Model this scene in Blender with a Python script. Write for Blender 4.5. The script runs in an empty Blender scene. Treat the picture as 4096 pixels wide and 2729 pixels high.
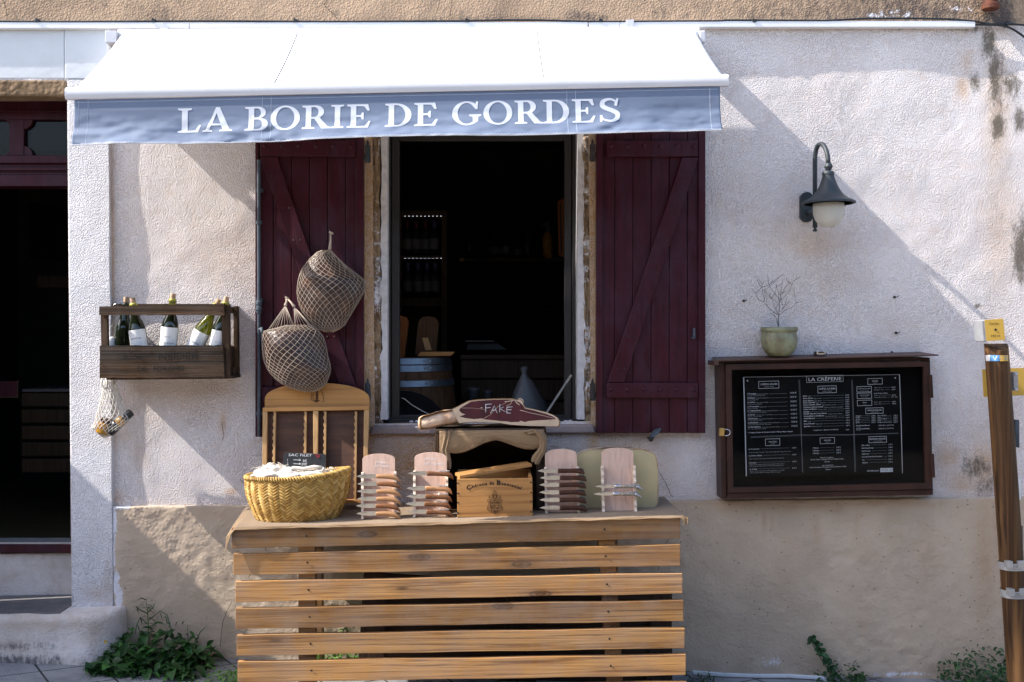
import bpy, bmesh, math, random
import numpy as np
from mathutils import Vector, Matrix, Euler, geometry
random.seed(7)
rng = np.random.default_rng(11)
SC = bpy.context.scene
COL = SC.collection
# ---------------------------------------------------------------- camera, sky, sun, exposure
D = 5.0; FPX = 4350.0; ZC = 1.47
YAW = math.atan(136/FPX); ROLL = math.radians(0.5)
r0 = Vector((math.cos(YAW), -math.sin(YAW), 0)); u0 = Vector((0, 0, 1)); F = Vector((math.sin(YAW), math.cos(YAW), 0))
R_ = r0*math.cos(ROLL) - u0*math.sin(ROLL); U_ = r0*math.sin(ROLL) + u0*math.cos(ROLL)
cam = bpy.data.cameras.new('camera'); camo = bpy.data.objects.new('camera', cam); COL.objects.link(camo)
m = Matrix((R_, U_, -F)).transposed().to_4x4(); m.translation = Vector((0, -D, ZC)); camo.matrix_world = m
cam.sensor_width = 36; cam.lens = FPX/4096*36; cam.clip_end = 500; cam.clip_start = 0.05
SC.camera = camo
SUN_TX, SUN_TY = 6.5, 6.4
sd = Vector((SUN_TX, 1, -SUN_TY)).normalized()
W = bpy.data.worlds.new('World'); SC.world = W; W.use_nodes = True
nt = W.node_tree; bg = nt.nodes['Background']
sky = nt.nodes.new('ShaderNodeTexSky'); sky.sky_type = 'NISHITA'; sky.sun_disc = False; sky.dust_density = 2.0; sky.ozone_density = 1.0
el = math.asin(-sd.z); sky.sun_elevation = el
sky.sun_rotation = math.atan2(-sd.x, -sd.y)
nt.links.new(sky.outputs[0], bg.inputs[0]); bg.inputs[1].default_value = 0.15
sun = bpy.data.lights.new('sun', 'SUN'); sun.energy = 3.3; sun.angle = math.radians(0.5); sun.color = (1, .95, .87)
suno = bpy.data.objects.new('sun', sun); COL.objects.link(suno)
suno.rotation_euler = sd.to_track_quat('-Z', 'Y').to_euler(); suno.location = (-8, -3, 9)
SC.view_settings.view_transform = 'Standard'; SC.view_settings.look = 'None'
SC.view_settings.exposure = 1.5; SC.view_settings.gamma = 1
SC.render.engine = 'CYCLES'

def P(u, v, d=0.0):
    """point of the plane d metres in front of the wall that the photo shows at pixel u, v"""
    r = F*FPX + R_*(u-2048) + U_*(1364.5-v)
    t = (D-d)/r.y
    return Vector((0, -D, ZC)) + r*t
def S(px, d=0.0): return px*(D-d)/FPX
def X(u, d=0.0, v=1364): return P(u, v, d).x
def Z(v, d=0.0, u=2048): return P(u, v, d).z
# ---------------------------------------------------------------- object helpers
ORG = {}
def tag(o, label=None, cat=None, group=None, kind=None):
    if label: o['label'] = label
    if cat: o['category'] = cat
    if group: o['group'] = group
    if kind: o['kind'] = kind
    return o
def thing(name, loc=(0, 0, 0), label=None, cat=None, group=None, rot=None):
    o = bpy.data.objects.new(name, None); COL.objects.link(o); o.location = loc
    o.empty_display_size = .05
    if rot: o.rotation_euler = rot
    ORG[o] = Vector((0, 0, 0)) if rot is not None else Vector(loc)
    return tag(o, label, cat, group)
def dup(root, loc, rot=None, label=None, group=None):
    r = root.copy(); COL.objects.link(r); r.location = loc
    if rot is not None: r.rotation_euler = rot
    if label: r['label'] = label
    if group: r['group'] = group
    for ch in list(root.children):
        c = ch.copy(); COL.objects.link(c); c.parent = r
        for g in ch.children:
            e = g.copy(); COL.objects.link(e); e.parent = c
    return r
class MB:
    def __init__(s): s.v = []; s.f = []; s.c = []
    def add(s, vs, fs, col=None):
        o = len(s.v); s.v += [tuple(p) for p in vs]; s.f += [tuple(i+o for i in f) for f in fs]
        if col is None: col = random.random()
        s.c += [col]*len(fs)
        return s
    def box(s, lo, hi, M=None, col=None):
        x0, y0, z0 = lo; x1, y1, z1 = hi
        vs = [Vector(p) for p in ((x0,y0,z0),(x1,y0,z0),(x1,y1,z0),(x0,y1,z0),(x0,y0,z1),(x1,y0,z1),(x1,y1,z1),(x0,y1,z1))]
        if M is not None: vs = [M @ p for p in vs]
        return s.add(vs, [(0,3,2,1),(4,5,6,7),(0,1,5,4),(1,2,6,5),(2,3,7,6),(3,0,4,7)], col)
    def hexa(s, f4, b4, col=None):
        """front 4 points (counter-clockwise seen from the camera, from lower left) and back 4"""
        vs = list(f4)+list(b4)
        return s.add(vs, [(0,1,2,3),(5,4,7,6),(1,5,6,2),(4,0,3,7),(3,2,6,7),(4,5,1,0)], col)
    def pbox(s, u0_, v0_, u1_, v1_, d0, d1, col=None):
        """box whose front face (depth d1) covers the pixel rectangle, going back to depth d0"""
        a, b, c, e = P(u0_, v1_, d1), P(u1_, v1_, d1), P(u1_, v0_, d1), P(u0_, v0_, d1)
        off = Vector((0, d1-d0, 0))
        return s.hexa([a, b, c, e], [a+off, b+off, c+off, e+off], col)
    def pquad(s, pts, d0, d1, col=None):
        """prism: pixel polygon (counter-clockwise from lower left) at depth d1, extruded back to d0"""
        f = [P(u, v, d1) for u, v in pts]; off = Vector((0, d1-d0, 0)); return s.prism(f, off, col)
    def prism(s, f, off, col=None):
        n = len(f); vs = list(f)+[p+off for p in f]
        pl = [[Vector(p) for p in f]]
        nn = (f[1]-f[0]).cross(f[2]-f[1])
        tris = geometry.tessellate_polygon(pl)
        fs = []
        nrm = geometry.normal([Vector(p) for p in f]) if n > 2 else nn
        fl = nrm.dot(off) > 0
        for t in tris:
            a, b, c = t
            tn = (f[b]-f[a]).cross(f[c]-f[a])
            if tn.dot(off) > 0: a, b, c = a, c, b
            fs.append((a, b, c)); fs.append((a+n, c+n, b+n))
        for i in range(n):
            j = (i+1) % n
            fs.append((i, i+n, j+n, j) if not fl else (i, j, j+n, i+n))
        return s.add(vs, fs, col)
    def tube(s, pts, r, n=6, cap=True, col=None):
        pts = [Vector(p) for p in pts]; k = len(pts)
        rs = r if isinstance(r, (list, tuple)) else [r]*k
        vs = []; up = Vector((.13, .31, .94)); prev = None
        for i, p in enumerate(pts):
            t = (pts[min(i+1, k-1)]-pts[max(i-1, 0)])
            if t.length < 1e-9: t = Vector((0, 0, 1))
            t.normalize()
            a = (prev if prev is not None else up); a = a - t*a.dot(t)
            if a.length < 1e-4: a = t.orthogonal()
            a.normalize(); prev = a; b = t.cross(a)
            for j in range(n):
                w = 2*math.pi*j/n; vs.append(p+(a*math.cos(w)+b*math.sin(w))*rs[i])
        fs = []
        for i in range(k-1):
            for j in range(n):
                j2 = (j+1) % n; fs.append((i*n+j, i*n+j2, (i+1)*n+j2, (i+1)*n+j))
        if cap: fs.append(tuple(range(n-1, -1, -1))); fs.append(tuple((k-1)*n+j for j in range(n)))
        return s.add(vs, fs, col)
    def lathe(s, prof, c=(0, 0, 0), n=24, M=None, col=None, lobes=0, lamp=0):
        """prof: list of (radius, z) from bottom to top"""
        c = Vector(c); vs = []; k = len(prof)
        for r, z in prof:
            for j in range(n):
                w = 2*math.pi*j/n; rr = r*(1+lamp*abs(math.cos(lobes*w/2))) if lobes else r
                q = Vector((rr*math.cos(w), rr*math.sin(w), z))
                if M is not None: q = M @ q
                vs.append(c+q)
        fs = []
        for i in range(k-1):
            for j in range(n):
                j2 = (j+1) % n; fs.append((i*n+j, i*n+j2, (i+1)*n+j2, (i+1)*n+j))
        if prof[0][0] > 1e-6: fs.append(tuple(range(n-1, -1, -1)))
        if prof[-1][0] > 1e-6: fs.append(tuple((k-1)*n+j for j in range(n)))
        return s.add(vs, fs, col)
    def rings(s, rings, n, cap=True, col=None):
        vs = [p for r in rings for p in r]; k = len(rings); fs = []
        for i in range(k-1):
            for j in range(n):
                j2 = (j+1) % n; fs.append((i*n+j, i*n+j2, (i+1)*n+j2, (i+1)*n+j))
        if cap: fs.append(tuple(range(n-1, -1, -1))); fs.append(tuple((k-1)*n+j for j in range(n)))
        return s.add(vs, fs, col)
    def leaf(s, p, dr, L, w, bend=.3, col=None, up=Vector((0, 0, 1))):
        dr = Vector(dr).normalized(); sd_ = dr.cross(up)
        if sd_.length < .01: sd_ = Vector((1, 0, 0))
        sd_.normalize(); nn = sd_.cross(dr); vs = []; K = 4
        for i in range(K+1):
            t = i/K; c = Vector(p)+dr*L*t - nn*bend*L*t*t*.0 + Vector((0, 0, -1))*bend*L*t*t
            ww = w*math.sin(math.pi*min(1, t*.93+.07))**.8*.5
            vs += [c-sd_*ww+nn*ww*.35, c, c+sd_*ww+nn*ww*.35]
        fs = []
        for i in range(K):
            a = i*3; fs += [(a, a+1, a+4, a+3), (a+1, a+2, a+5, a+4)]
        return s.add(vs, fs, col)
    def build(s, name, mat, parent=None, smooth=False, bevel=0, label=None, auto=None):
        me = bpy.data.meshes.new(name); o = bpy.data.objects.new(name, me); COL.objects.link(o)
        org = Vector((0, 0, 0))
        if parent is not None:
            org = ORG[parent]; o.parent = parent; ORG[o] = org
        else:
            ORG[o] = org
        me.from_pydata([(p[0]-org.x, p[1]-org.y, p[2]-org.z) for p in s.v], [], s.f)
        a = me.attributes.new('rnd', 'FLOAT', 'FACE'); a.data.foreach_set('value', s.c)
        me.materials.append(mat)
        if smooth: me.shade_smooth()
        if auto:
            me.shade_smooth()
            try: me.set_sharp_from_angle(angle=math.radians(auto))
            except Exception: pass
        if bevel:
            b = o.modifiers.new('bevel', 'BEVEL'); b.width = bevel; b.segments = 2; b.limit_method = 'ANGLE'
            b.harden_normals = False
        if label: o['label'] = label
        me.update()
        return o
# ---------------------------------------------------------------- numpy noise
def vnoise(x, y, sc, seed=0):
    g = np.random.default_rng(seed).random((256, 256)); x = x*sc; y = y*sc
    xi = np.floor(x).astype(int); yi = np.floor(y).astype(int); fx = x-xi; fy = y-yi
    fx = fx*fx*(3-2*fx); fy = fy*fy*(3-2*fy)
    q = lambda a, b: g[a & 255, b & 255]
    return (q(xi, yi)*(1-fx)+q(xi+1, yi)*fx)*(1-fy)+(q(xi, yi+1)*(1-fx)+q(xi+1, yi+1)*fx)*fy
def fbm(x, y, sc, oc=4, seed=0):
    s = 0; a = 1; t = 0
    for i in range(oc):
        s = s+a*vnoise(x, y, sc*2**i, seed+i); t += a; a *= .5
    return s/t
# ---------------------------------------------------------------- materials
class NT:
    def __init__(s, name):
        s.m = bpy.data.materials.new(name); s.m.use_nodes = True; s.t = s.m.node_tree
        s.b = s.t.nodes['Principled BSDF']; s.tc = s.n('ShaderNodeTexCoord'); s.oc = s.tc.outputs['Object']
    def n(s, ty, **k):
        x = s.t.nodes.new(ty)
        for a, b in k.items(): setattr(x, a, b)
        return x
    def l(s, a, b): s.t.links.new(a, b)
    def mp(s, sc, src=None, loc=(0, 0, 0), rot=(0, 0, 0)):
        x = s.n('ShaderNodeMapping'); x.inputs['Scale'].default_value = sc; x.inputs['Location'].default_value = loc
        x.inputs['Rotation'].default_value = rot; s.l(src or s.oc, x.inputs[0]); return x.outputs[0]
    def noise(s, scale, detail=4, rough=.55, vec=None, dist=0):
        x = s.n('ShaderNodeTexNoise'); x.inputs['Scale'].default_value = scale; x.inputs['Detail'].default_value = detail
        x.inputs['Roughness'].default_value = rough; x.inputs['Distortion'].default_value = dist
        s.l(vec or s.oc, x.inputs['Vector']); return x.outputs['Fac']
    def voro(s, scale, vec=None, feat='F1', out='Distance', rnd=1):
        x = s.n('ShaderNodeTexVoronoi', feature=feat); x.inputs['Scale'].default_value = scale
        x.inputs['Randomness'].default_value = rnd
        s.l(vec or s.oc, x.inputs['Vector']); return x.outputs[out]
    def ramp(s, fac, st, interp='LINEAR'):
        x = s.n('ShaderNodeValToRGB'); x.color_ramp.interpolation = interp; e = x.color_ramp.elements
        while len(e) > len(st): e.remove(e[-1])
        while len(e) < len(st): e.new(1)
        for i, (p, c) in enumerate(st):
            e[i].position = p; c = (c, c, c) if not isinstance(c, (tuple, list)) else c; e[i].color = (*c[:3], 1)
        s.l(fac, x.inputs[0]); return x.outputs[0]
    def mix(s, fac, a, b, mode='MIX'):
        x = s.n('ShaderNodeMix', data_type='RGBA', blend_type=mode)
        for v, i in ((fac, 0), (a, 6), (b, 7)):
            if isinstance(v, (int, float)): x.inputs[i].default_value = v if i == 0 else (v, v, v, 1)
            elif isinstance(v, (tuple, list)): x.inputs[i].default_value = (*v[:3], 1)
            else: s.l(v, x.inputs[i])
        return x.outputs[2]
    def math(s, op, a, b=0.0, c=None):
        x = s.n('ShaderNodeMath', operation=op)
        for i, v in enumerate((a, b) if c is None else (a, b, c)):
            if isinstance(v, (int, float)): x.inputs[i].default_value = v
            else: s.l(v, x.inputs[i])
        return x.outputs[0]
    def attr(s, name):
        x = s.n('ShaderNodeAttribute'); x.attribute_name = name; return x.outputs['Fac']
    def bump(s, h, dist, strength=1, nrm=None):
        x = s.n('ShaderNodeBump'); x.inputs['Distance'].default_value = dist; x.inputs['Strength'].default_value = strength
        s.l(h, x.inputs['Height'])
        if nrm: s.l(nrm, x.inputs['Normal'])
        return x.outputs[0]
    def out(s, col=None, rough=None, nrm=None, metal=None, **k):
        b = s.b
        for v, nm in ((col, 'Base Color'), (rough, 'Roughness'), (metal, 'Metallic')):
            if v is None: continue
            if isinstance(v, (int, float)): b.inputs[nm].default_value = v
            elif isinstance(v, (tuple, list)): b.inputs[nm].default_value = (*v[:3], 1)
            else: s.l(v, b.inputs[nm])
        if nrm: s.l(nrm, b.inputs['Normal'])
        for a, v in k.items(): b.inputs[a.replace('_', ' ')].default_value = v
        return s.m
def sm(c, k): return tuple(x*k for x in c)
def pm(name, c, var=.25, scale=12, rough=.6, bs=60, bd=.001, metal=0, c2=None, stretch=None, rnd=0, **k):
    n = NT(name); v = n.mp(stretch) if stretch else None
    f = n.noise(scale, 5, .6, v); c2 = c2 or sm(c, 1-var*1.6)
    col = n.ramp(f, [(.33, c2), (.62, c)])
    if rnd: col = n.mix(1, col, n.ramp(n.attr('rnd'), [(0, 1-rnd), (1, 1+rnd*.3)]), 'MULTIPLY')
    nr = n.bump(n.noise(bs, 4, .6, v), bd) if bd else None
    return n.out(col, rough, nr, metal, **k)
def wood(name, c, cd, axis=0, g=1.0, rough=.62, knots=0, bd=.0012, weather=0, rnd=.25, lines=.35):
    n = NT(name)
    sc = [85*g, 85*g, 85*g]; sc[axis] = 1.7*g
    # every piece samples another part of the pattern
    off = n.n('ShaderNodeVectorMath', operation='SCALE'); cm = n.n('ShaderNodeCombineXYZ')
    a = n.attr('rnd')
    for i in range(3): n.l(n.math('MULTIPLY', a, (7.3, 3.1, 5.7)[i]), cm.inputs[i])
    ad = n.n('ShaderNodeVectorMath', operation='ADD'); n.l(n.oc, ad.inputs[0]); n.l(cm.outputs[0], ad.inputs[1])
    base = ad.outputs[0]
    kn = None; vec = n.mp(tuple(sc), base)
    g1 = n.noise(1, 5, .62, vec, .6)
    sc2 = [22*g]*3; sc2[axis] = .8*g
    g2 = n.noise(1, 3, .5, n.mp(tuple(sc2), base), 1.2)
    col = n.ramp(g1, [(.34, cd), (.5, c), (.72, sm(c, 1.12))])
    col = n.mix(n.ramp(g2, [(.35, lines), (.62, 0)]), col, cd)
    col = n.mix(1, col, n.ramp(a, [(0, 1-rnd), (1, 1+rnd*.35)]), 'MULTIPLY')
    h = g1
    if knots:
        s3 = [11.0]*3; s3[axis] = 3.4
        vd = n.voro(1, n.mp(tuple(s3), base))
        k1 = n.ramp(vd, [(0, .4), (.07, 1), (.1, .5), (.14, .9), (.18, .25), (.32, 0)])
        col = n.mix(n.math('MULTIPLY', k1, knots), col, sm(cd, .3))
    if weather:
        col = n.mix(n.ramp(n.noise(7, 5, .65), [(.38, 0), (.66, weather)]), col, (.3, .28, .26))
    sf = n.noise(3.1, 3, .5)
    col = n.mix(n.ramp(sf, [(.4, 0), (.75, .25)]), col, sm(cd, .7))
    n.out(col, n.ramp(g1, [(.3, rough+.12), (.7, rough-.05)]), n.bump(h, bd), Specular_IOR_Level=.25)
    return n.m
def glassy(name, tint=(1, 1, 1), rough=.02, refl=1.0, ior=1.45):
    """thin pane: see-through with a fresnel reflection"""
    n = NT(name); t = n.n('ShaderNodeBsdfTransparent'); t.inputs[0].default_value = (*tint, 1)
    gl = n.n('ShaderNodeBsdfGlossy'); gl.inputs['Roughness'].default_value = rough
    fr = n.n('ShaderNodeFresnel'); fr.inputs[0].default_value = ior
    mx = n.n('ShaderNodeMixShader'); n.l(n.math('MULTIPLY', fr.outputs[0], refl), mx.inputs[0]); n.l(t.outputs[0], mx.inputs[1]); n.l(gl.outputs[0], mx.inputs[2])
    n.l(mx.outputs[0], n.t.nodes['Material Output'].inputs[0]); return n.m
def emit(name, c, s):
    n = NT(name); return n.out((0, 0, 0), .5, Emission_Color=(*c, 1), Emission_Strength=s)

def stucco(name, c, cd, grain=170, gd=.0045, dirt=.35, big=.006, stain=(.12, .1, .075), stain2=(.42, .29, .19), pits=0):
    n = NT(name)
    f = n.noise(2.2, 6, .62); f2 = n.noise(19, 5, .7)
    col = n.ramp(f, [(.32, cd), (.58, c)])
    col = n.mix(n.ramp(f2, [(.48, 0), (.8, dirt)]), col, sm(stain2, 1.1))
    sp = n.noise(90, 2, .5)
    col = n.mix(n.ramp(sp, [(.62, 0), (.74, dirt*.9)]), col, sm(cd, .62))
    t2 = n.math('MULTIPLY', n.attr('tan'), n.ramp(n.noise(30, 6, .8), [(.3, .45), (.62, 1)]))
    col = n.mix(t2, col, stain2)
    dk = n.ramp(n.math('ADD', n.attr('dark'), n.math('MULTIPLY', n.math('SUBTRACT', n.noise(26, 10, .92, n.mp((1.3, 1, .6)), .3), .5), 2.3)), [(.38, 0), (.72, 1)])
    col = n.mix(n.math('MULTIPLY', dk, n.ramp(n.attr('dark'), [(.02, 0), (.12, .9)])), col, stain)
    wt = n.ramp(n.math('ADD', n.attr('white'), n.math('MULTIPLY', n.math('SUBTRACT', n.noise(30, 8, .85), .5), 2.0)), [(.45, 0), (.55, 1)])
    col = n.mix(n.math('MULTIPLY', wt, n.ramp(n.attr('white'), [(.02, 0), (.1, 1)])), col, (.72, .71, .75))
    g = n.noise(grain, 2, .45); g2 = n.noise(grain*.38, 3, .5)
    smo = n.ramp(n.noise(3.4, 3, .5), [(.3, .55), (.7, 1)])
    vg = n.voro(grain*.8); h = n.math('MULTIPLY', n.math('ADD', n.math('MULTIPLY', n.ramp(vg, [(.05, 1), (.6, 0)]), .55), n.math('ADD', n.math('MULTIPLY', g, .35), n.math('MULTIPLY', g2, .35))), smo)
    nr = n.bump(h, gd); nr = n.bump(n.noise(9, 3, .5), big, 1, nr)
    if pits:
        pv = n.ramp(n.voro(26, n.mp((1, 1, 1.6))), [(.05, 0), (.12, 1)])
        pm_ = n.ramp(n.noise(5, 4, .7), [(.44, 1), (.56, 0)])
        ph = n.math('MAXIMUM', pv, pm_)
        nr = n.bump(ph, .006, 1, nr)
        col = n.mix(n.math('MULTIPLY', n.math('SUBTRACT', 1.0, ph), .7), col, (.08, .06, .05))
        rg = n.ramp(n.noise(16, 8, .8, n.mp((1, 1, 2.0))), [(.36, 1), (.6, 0)])
        rg = n.math('MULTIPLY', rg, n.ramp(n.noise(2.3, 3, .5), [(.45, 0), (.58, 1)]))
        nr = n.bump(rg, pits*.3, 1, nr)
    return n.out(col, .92, nr, Specular_IOR_Level=.2)

M = {}
M['wall'] = stucco('wall plaster', (.77, .715, .705), (.69, .625, .61), dirt=.24, grain=200, gd=.0095, stain2=(.56, .34, .165))
M['pilaster'] = stucco('white pilaster plaster', (.80, .78, .80), (.72, .70, .72), dirt=.12, grain=200, gd=.0095)
M['upper'] = stucco('old tan render', (.44, .31, .21), (.30, .21, .145), grain=120, gd=.006, dirt=.6, stain=(.07, .06, .06))
M['plinth'] = stucco('beige plinth render', (.55, .44, .335), (.48, .375, .28), grain=70, gd=.0025, dirt=.14, pits=.009)
M['step'] = stucco('weathered step render', (.78, .72, .69), (.58, .49, .42), grain=120, gd=.003, dirt=.5, stain=(.06, .06, .07))
M['lintel'] = stucco('white painted concrete', (.66, .69, .72), (.60, .62, .64), grain=40, gd=.001, dirt=.05, big=.003)
M['stone'] = stucco('crumbling brown stone', (.30, .21, .13), (.12, .075, .04), grain=45, gd=.010, dirt=.5)
M['sill'] = stucco('grey cement sill', (.30, .25, .25), (.22, .17, .15), grain=80, gd=.002, dirt=.4)
M['treads'] = stucco('grey stone tread', (.19, .18, .18), (.12, .115, .12), grain=90, gd=.002, dirt=.2)
M['rim'] = pm('flaking white paint', (.68, .66, .68), .15, 40, .6, 60, .001)
def paint_red():
    n = NT('oxblood shutter paint'); v = n.mp((14, 14, 1.3)); g = n.noise(3, 6, .7, v)
    col = n.ramp(g, [(.3, (.026, .0035, .008)), (.6, (.050, .0062, .013)), (.8, (.074, .013, .022))])
    p = n.noise(10, 6, .75, n.mp((1, 1, .5))); col = n.mix(n.ramp(p, [(.47, 0), (.70, .5)]), col, (.055, .032, .055))
    return n.out(col, .42, n.bump(n.noise(3, 4, .6, n.mp((60, 60, 3))), .0012), Specular_IOR_Level=.22)
M['red'] = paint_red()
M['fabric_white'] = pm('white canvas', (.84, .84, .84), .03, 3, .8, 30, .0012)
def valm():
    n = NT('grey canvas'); c = n.ramp(n.noise(4, 4, .5), [(.3, (.105, .142, .22)), (.7, (.13, .168, .25))])
    w = n.n('ShaderNodeTexWave'); 
    return n.out(c, .75, n.bump(n.noise(900, 2, .5), .0004), Sheen_Weight=.1)
M['valance'] = valm()
M['letter'] = pm('white vinyl', (.52, .55, .62), .02, 5, .6, 100, 0)
M['alu'] = pm('white aluminium', (.62, .62, .65), .04, 6, .35, 60, 0)
M['plast'] = pm('white plastic trunking', (.80, .80, .82), .06, 4, .4, 60, 0)
M['cable'] = pm('black cable', (.015, .018, .02), .2, 20, .45)
M['slatw'] = wood('varnished pine slats', (.52, .27, .092), (.20, .085, .028), 0, 1, .55, knots=1, lines=.6, rnd=.42, weather=.28, bd=.002)
M['postw'] = wood('pine post', (.34, .17, .07), (.17, .075, .03), 2, 1, .6)
M['boxw'] = wood('pale box pine', (.46, .235, .080), (.30, .135, .045), 0, .8, .55, rnd=.06, lines=.25)
M['plyw'] = wood('varnished plywood', (.46, .235, .075), (.32, .15, .045), 0, .5, .45, rnd=.05, lines=.2)
M['frmw'] = wood('light frame wood', (.50, .31, .14), (.37, .21, .09), 2, 1, .5, rnd=.1)
M['beech'] = wood('pale beech', (.62, .43, .34), (.50, .33, .26), 2, .8, .6, rnd=.06, lines=.15)
M['crate'] = wood('weathered crate wood', (.090, .046, .020), (.012, .008, .006), 0, .8, .85, bd=.006, weather=.10, rnd=.3, lines=.8)
M['cratev'] = wood('weathered crate upright', (.095, .050, .023), (.014, .009, .006), 2, .8, .85, bd=.006, weather=.08, rnd=.3, lines=.8)
M['oldw'] = wood('dark old door wood', (.055, .030, .018), (.022, .012, .008), 0, .7, .75, bd=.003)
M['oldv'] = wood('dark old upright', (.06, .033, .02), (.022, .012, .008), 2, .7, .75, bd=.003)
M['blackp'] = pm('dark grey green lacquer', (.024, .034, .042), .2, 14, .55, 200, .0003)
M['iron'] = pm('blue grey painted iron', (.055, .075, .10), .3, 30, .5, 90, .0006)
M['rusty'] = pm('dark rusty iron', (.045, .03, .028), .5, 40, .7, 90, .001)
M['brown'] = pm('brown painted steel', (.050, .022, .016), .3, 9, .42, 60, .0004, Specular_IOR_Level=.25, c2=(.028, .014, .012))
M['cap'] = pm('brown steel cap', (.085, .038, .028), .2, 9, .5, 60, .0004)
M['winf'] = pm('dark brown window frame', (.022, .018, .018), .2, 9, .45)
M['board'] = pm('black menu board', (.004, .004, .005), .2, 6, .5, 60, 0, Specular_IOR_Level=.08)
M['backb'] = pm('dark case back', (.006, .006, .007), .2, 6, .6, 60, 0, Specular_IOR_Level=.08)
M['ink'] = pm('white print', (.55, .56, .60), .02, 5, .6, 60, 0)
M['inkdim'] = pm('grey print', (.30, .31, .34), .02, 5, .6, 60, 0)
M['burn'] = pm('burnt brown print', (.05, .02, .008), .1, 20, .8, 60, 0)
M['chalk'] = pm('chalk', (.75, .75, .78), .2, 90, .9, 60, 0)
M['chalkred'] = pm('red chalk', (.55, .02, .03), .1, 90, .9, 60, 0)
M['slate'] = pm('slate board', (.02, .024, .03), .2, 20, .7)
M['steel'] = pm('blade steel', (.62, .61, .58), .08, 30, .24, 60, 0, metal=.9)
M['bolster'] = pm('polished steel', (.6, .6, .62), .1, 30, .15, 60, 0, metal=1)
M['rail'] = pm('pale rack rail', (.78, .64, .52), .12, 30, .6, 60, .0004)
M['h_light'] = wood('light olive handle', (.46, .25, .12), (.27, .12, .05), 0, 2, .35, rnd=.15, bd=.0003)
M['h_mid'] = wood('brown handle', (.22, .095, .04), (.10, .038, .016), 0, 2, .35, rnd=.2, bd=.0003)
M['h_dark'] = wood('dark walnut handle', (.075, .028, .014), (.035, .012, .007), 0, 2, .38, rnd=.15, bd=.0003)
M['h_horn'] = pm('mottled horn', (.45, .40, .33), .3, 220, .4, 60, 0, c2=(.06, .04, .03))
M['burlap'] = None
def burlap():
    n = NT('burlap'); v = n.oc; c = n.ramp(n.noise(6, 4, .6), [(.3, (.21, .13, .066)), (.7, (.29, .19, .10))])
    a = n.n('ShaderNodeTexWave', bands_direction='X'); a.inputs['Scale'].default_value = 75; n.l(n.mp((1, 1, 1)), a.inputs[0]); a.inputs['Distortion'].default_value = 1
    b = n.n('ShaderNodeTexWave', bands_direction='Y'); b.inputs['Scale'].default_value = 75; n.l(n.mp((1, 1, 1)), b.inputs[0]); b.inputs['Distortion'].default_value = 1
    h = n.math('ADD', a.outputs['Fac'], b.outputs['Fac'])
    sp = n.noise(120, 3, .6); c = n.mix(n.ramp(sp, [(.4, .25), (.6, 0)]), c, (.22, .14, .07))
    return n.out(c, .95, n.bump(n.math('ADD', h, n.noise(160, 3, .6)), .0012), Sheen_Weight=.2)
M['burlap'] = burlap()
M['felt'] = pm('brown felt backing', (.085, .035, .018), .35, 5, .7, 300, .0004, stretch=(1, 1, 7))
def straw():
    n = NT('straw'); a = n.attr('rnd'); c = n.ramp(a, [(0, (.30, .16, .03)), (.5, (.52, .32, .075)), (1, (.68, .46, .16))])
    g = n.noise(1, 3, .6, n.mp((60, 60, 380))); c = n.mix(n.ramp(g, [(.35, .5), (.6, 0)]), c, (.25, .13, .03))
    return n.out(c, .6, n.bump(g, .0012))
M['straw'] = straw()
M['cotton'] = pm('unbleached cotton', (.72, .66, .58), .12, 20, .9, 220, .003)
M['cord'] = pm('ham net cord', (.50, .41, .33), .2, 30, .9, 200, 0)
M['cordw'] = pm('white net cord', (.72, .68, .62), .1, 30, .9, 200, 0)
def hamskin():
    n = NT('cured ham skin'); f = n.noise(9, 6, .7); c = n.ramp(f, [(.34, (.014, .006, .006)), (.52, (.040, .017, .013)), (.66, (.10, .042, .022)), (.8, (.26, .13, .055))])
    w = n.noise(38, 4, .7); c = n.mix(n.ramp(w, [(.6, 0), (.74, .3)]), c, (.30, .19, .13))
    return n.out(c, .38, n.bump(n.noise(24, 4, .6), .008))
M['ham'] = hamskin()
M['meat'] = pm('ham meat', (.080, .008, .016), .25, 22, .45, 60, .0008, c2=(.035, .004, .009), stretch=(1, 1, .25))
M['fat'] = pm('ham fat', (.60, .46, .33), .12, 14, .4, 60, .0006)
M['hamrind'] = pm('ham rind', (.40, .22, .09), .45, 26, .45, 40, .003, c2=(.16, .075, .03))
M['cheese'] = pm('pale cheese paste', (.54, .44, .24), .12, 6, .5, 30, .0006, c2=(.44, .39, .23))
M['rind'] = pm('mottled cheese rind', (.50, .42, .33), .3, 22, .8, 50, .003, c2=(.28, .13, .045))
M['potm'] = pm('glazed celadon pot', (.24, .25, .15), .4, 15, .4, 30, .0012, c2=(.12, .095, .05))
M['bark'] = pm('thin bark', (.07, .042, .035), .3, 60, .8)
M['soil'] = pm('soil', (.04, .025, .015), .4, 60, .95, 60, .004)
M['frost'] = None
def frost():
    n = NT('frosted lamp glass'); n.out((.86, .84, .78), .45, None, 0, Transmission_Weight=.55, IOR=1.2); return n.m
M['frost'] = frost()
M['bulb'] = pm('white bulb', (.85, .85, .82), .02, 5, .3, 60, 0)
def bottleglass(nm, c, tr=.75):
    n = NT(nm); n.out(c, .03, None, 0, Transmission_Weight=tr, IOR=1.48, Coat_Weight=.3); return n.m
M['gdark'] = bottleglass('dark green bottle glass', (.012, .018, .008), .3)
M['golive'] = bottleglass('olive bottle glass', (.20, .22, .02), .8)
M['paper'] = pm('white label paper', (.80, .80, .80), .04, 14, .6, 60, 0)
M['cork'] = pm('cork', (.60, .40, .25), .35, 60, .9, 60, .001)
M['capy'] = pm('gold foil capsule', (.40, .36, .06), .1, 30, .35, 60, 0, metal=.3)
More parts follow.
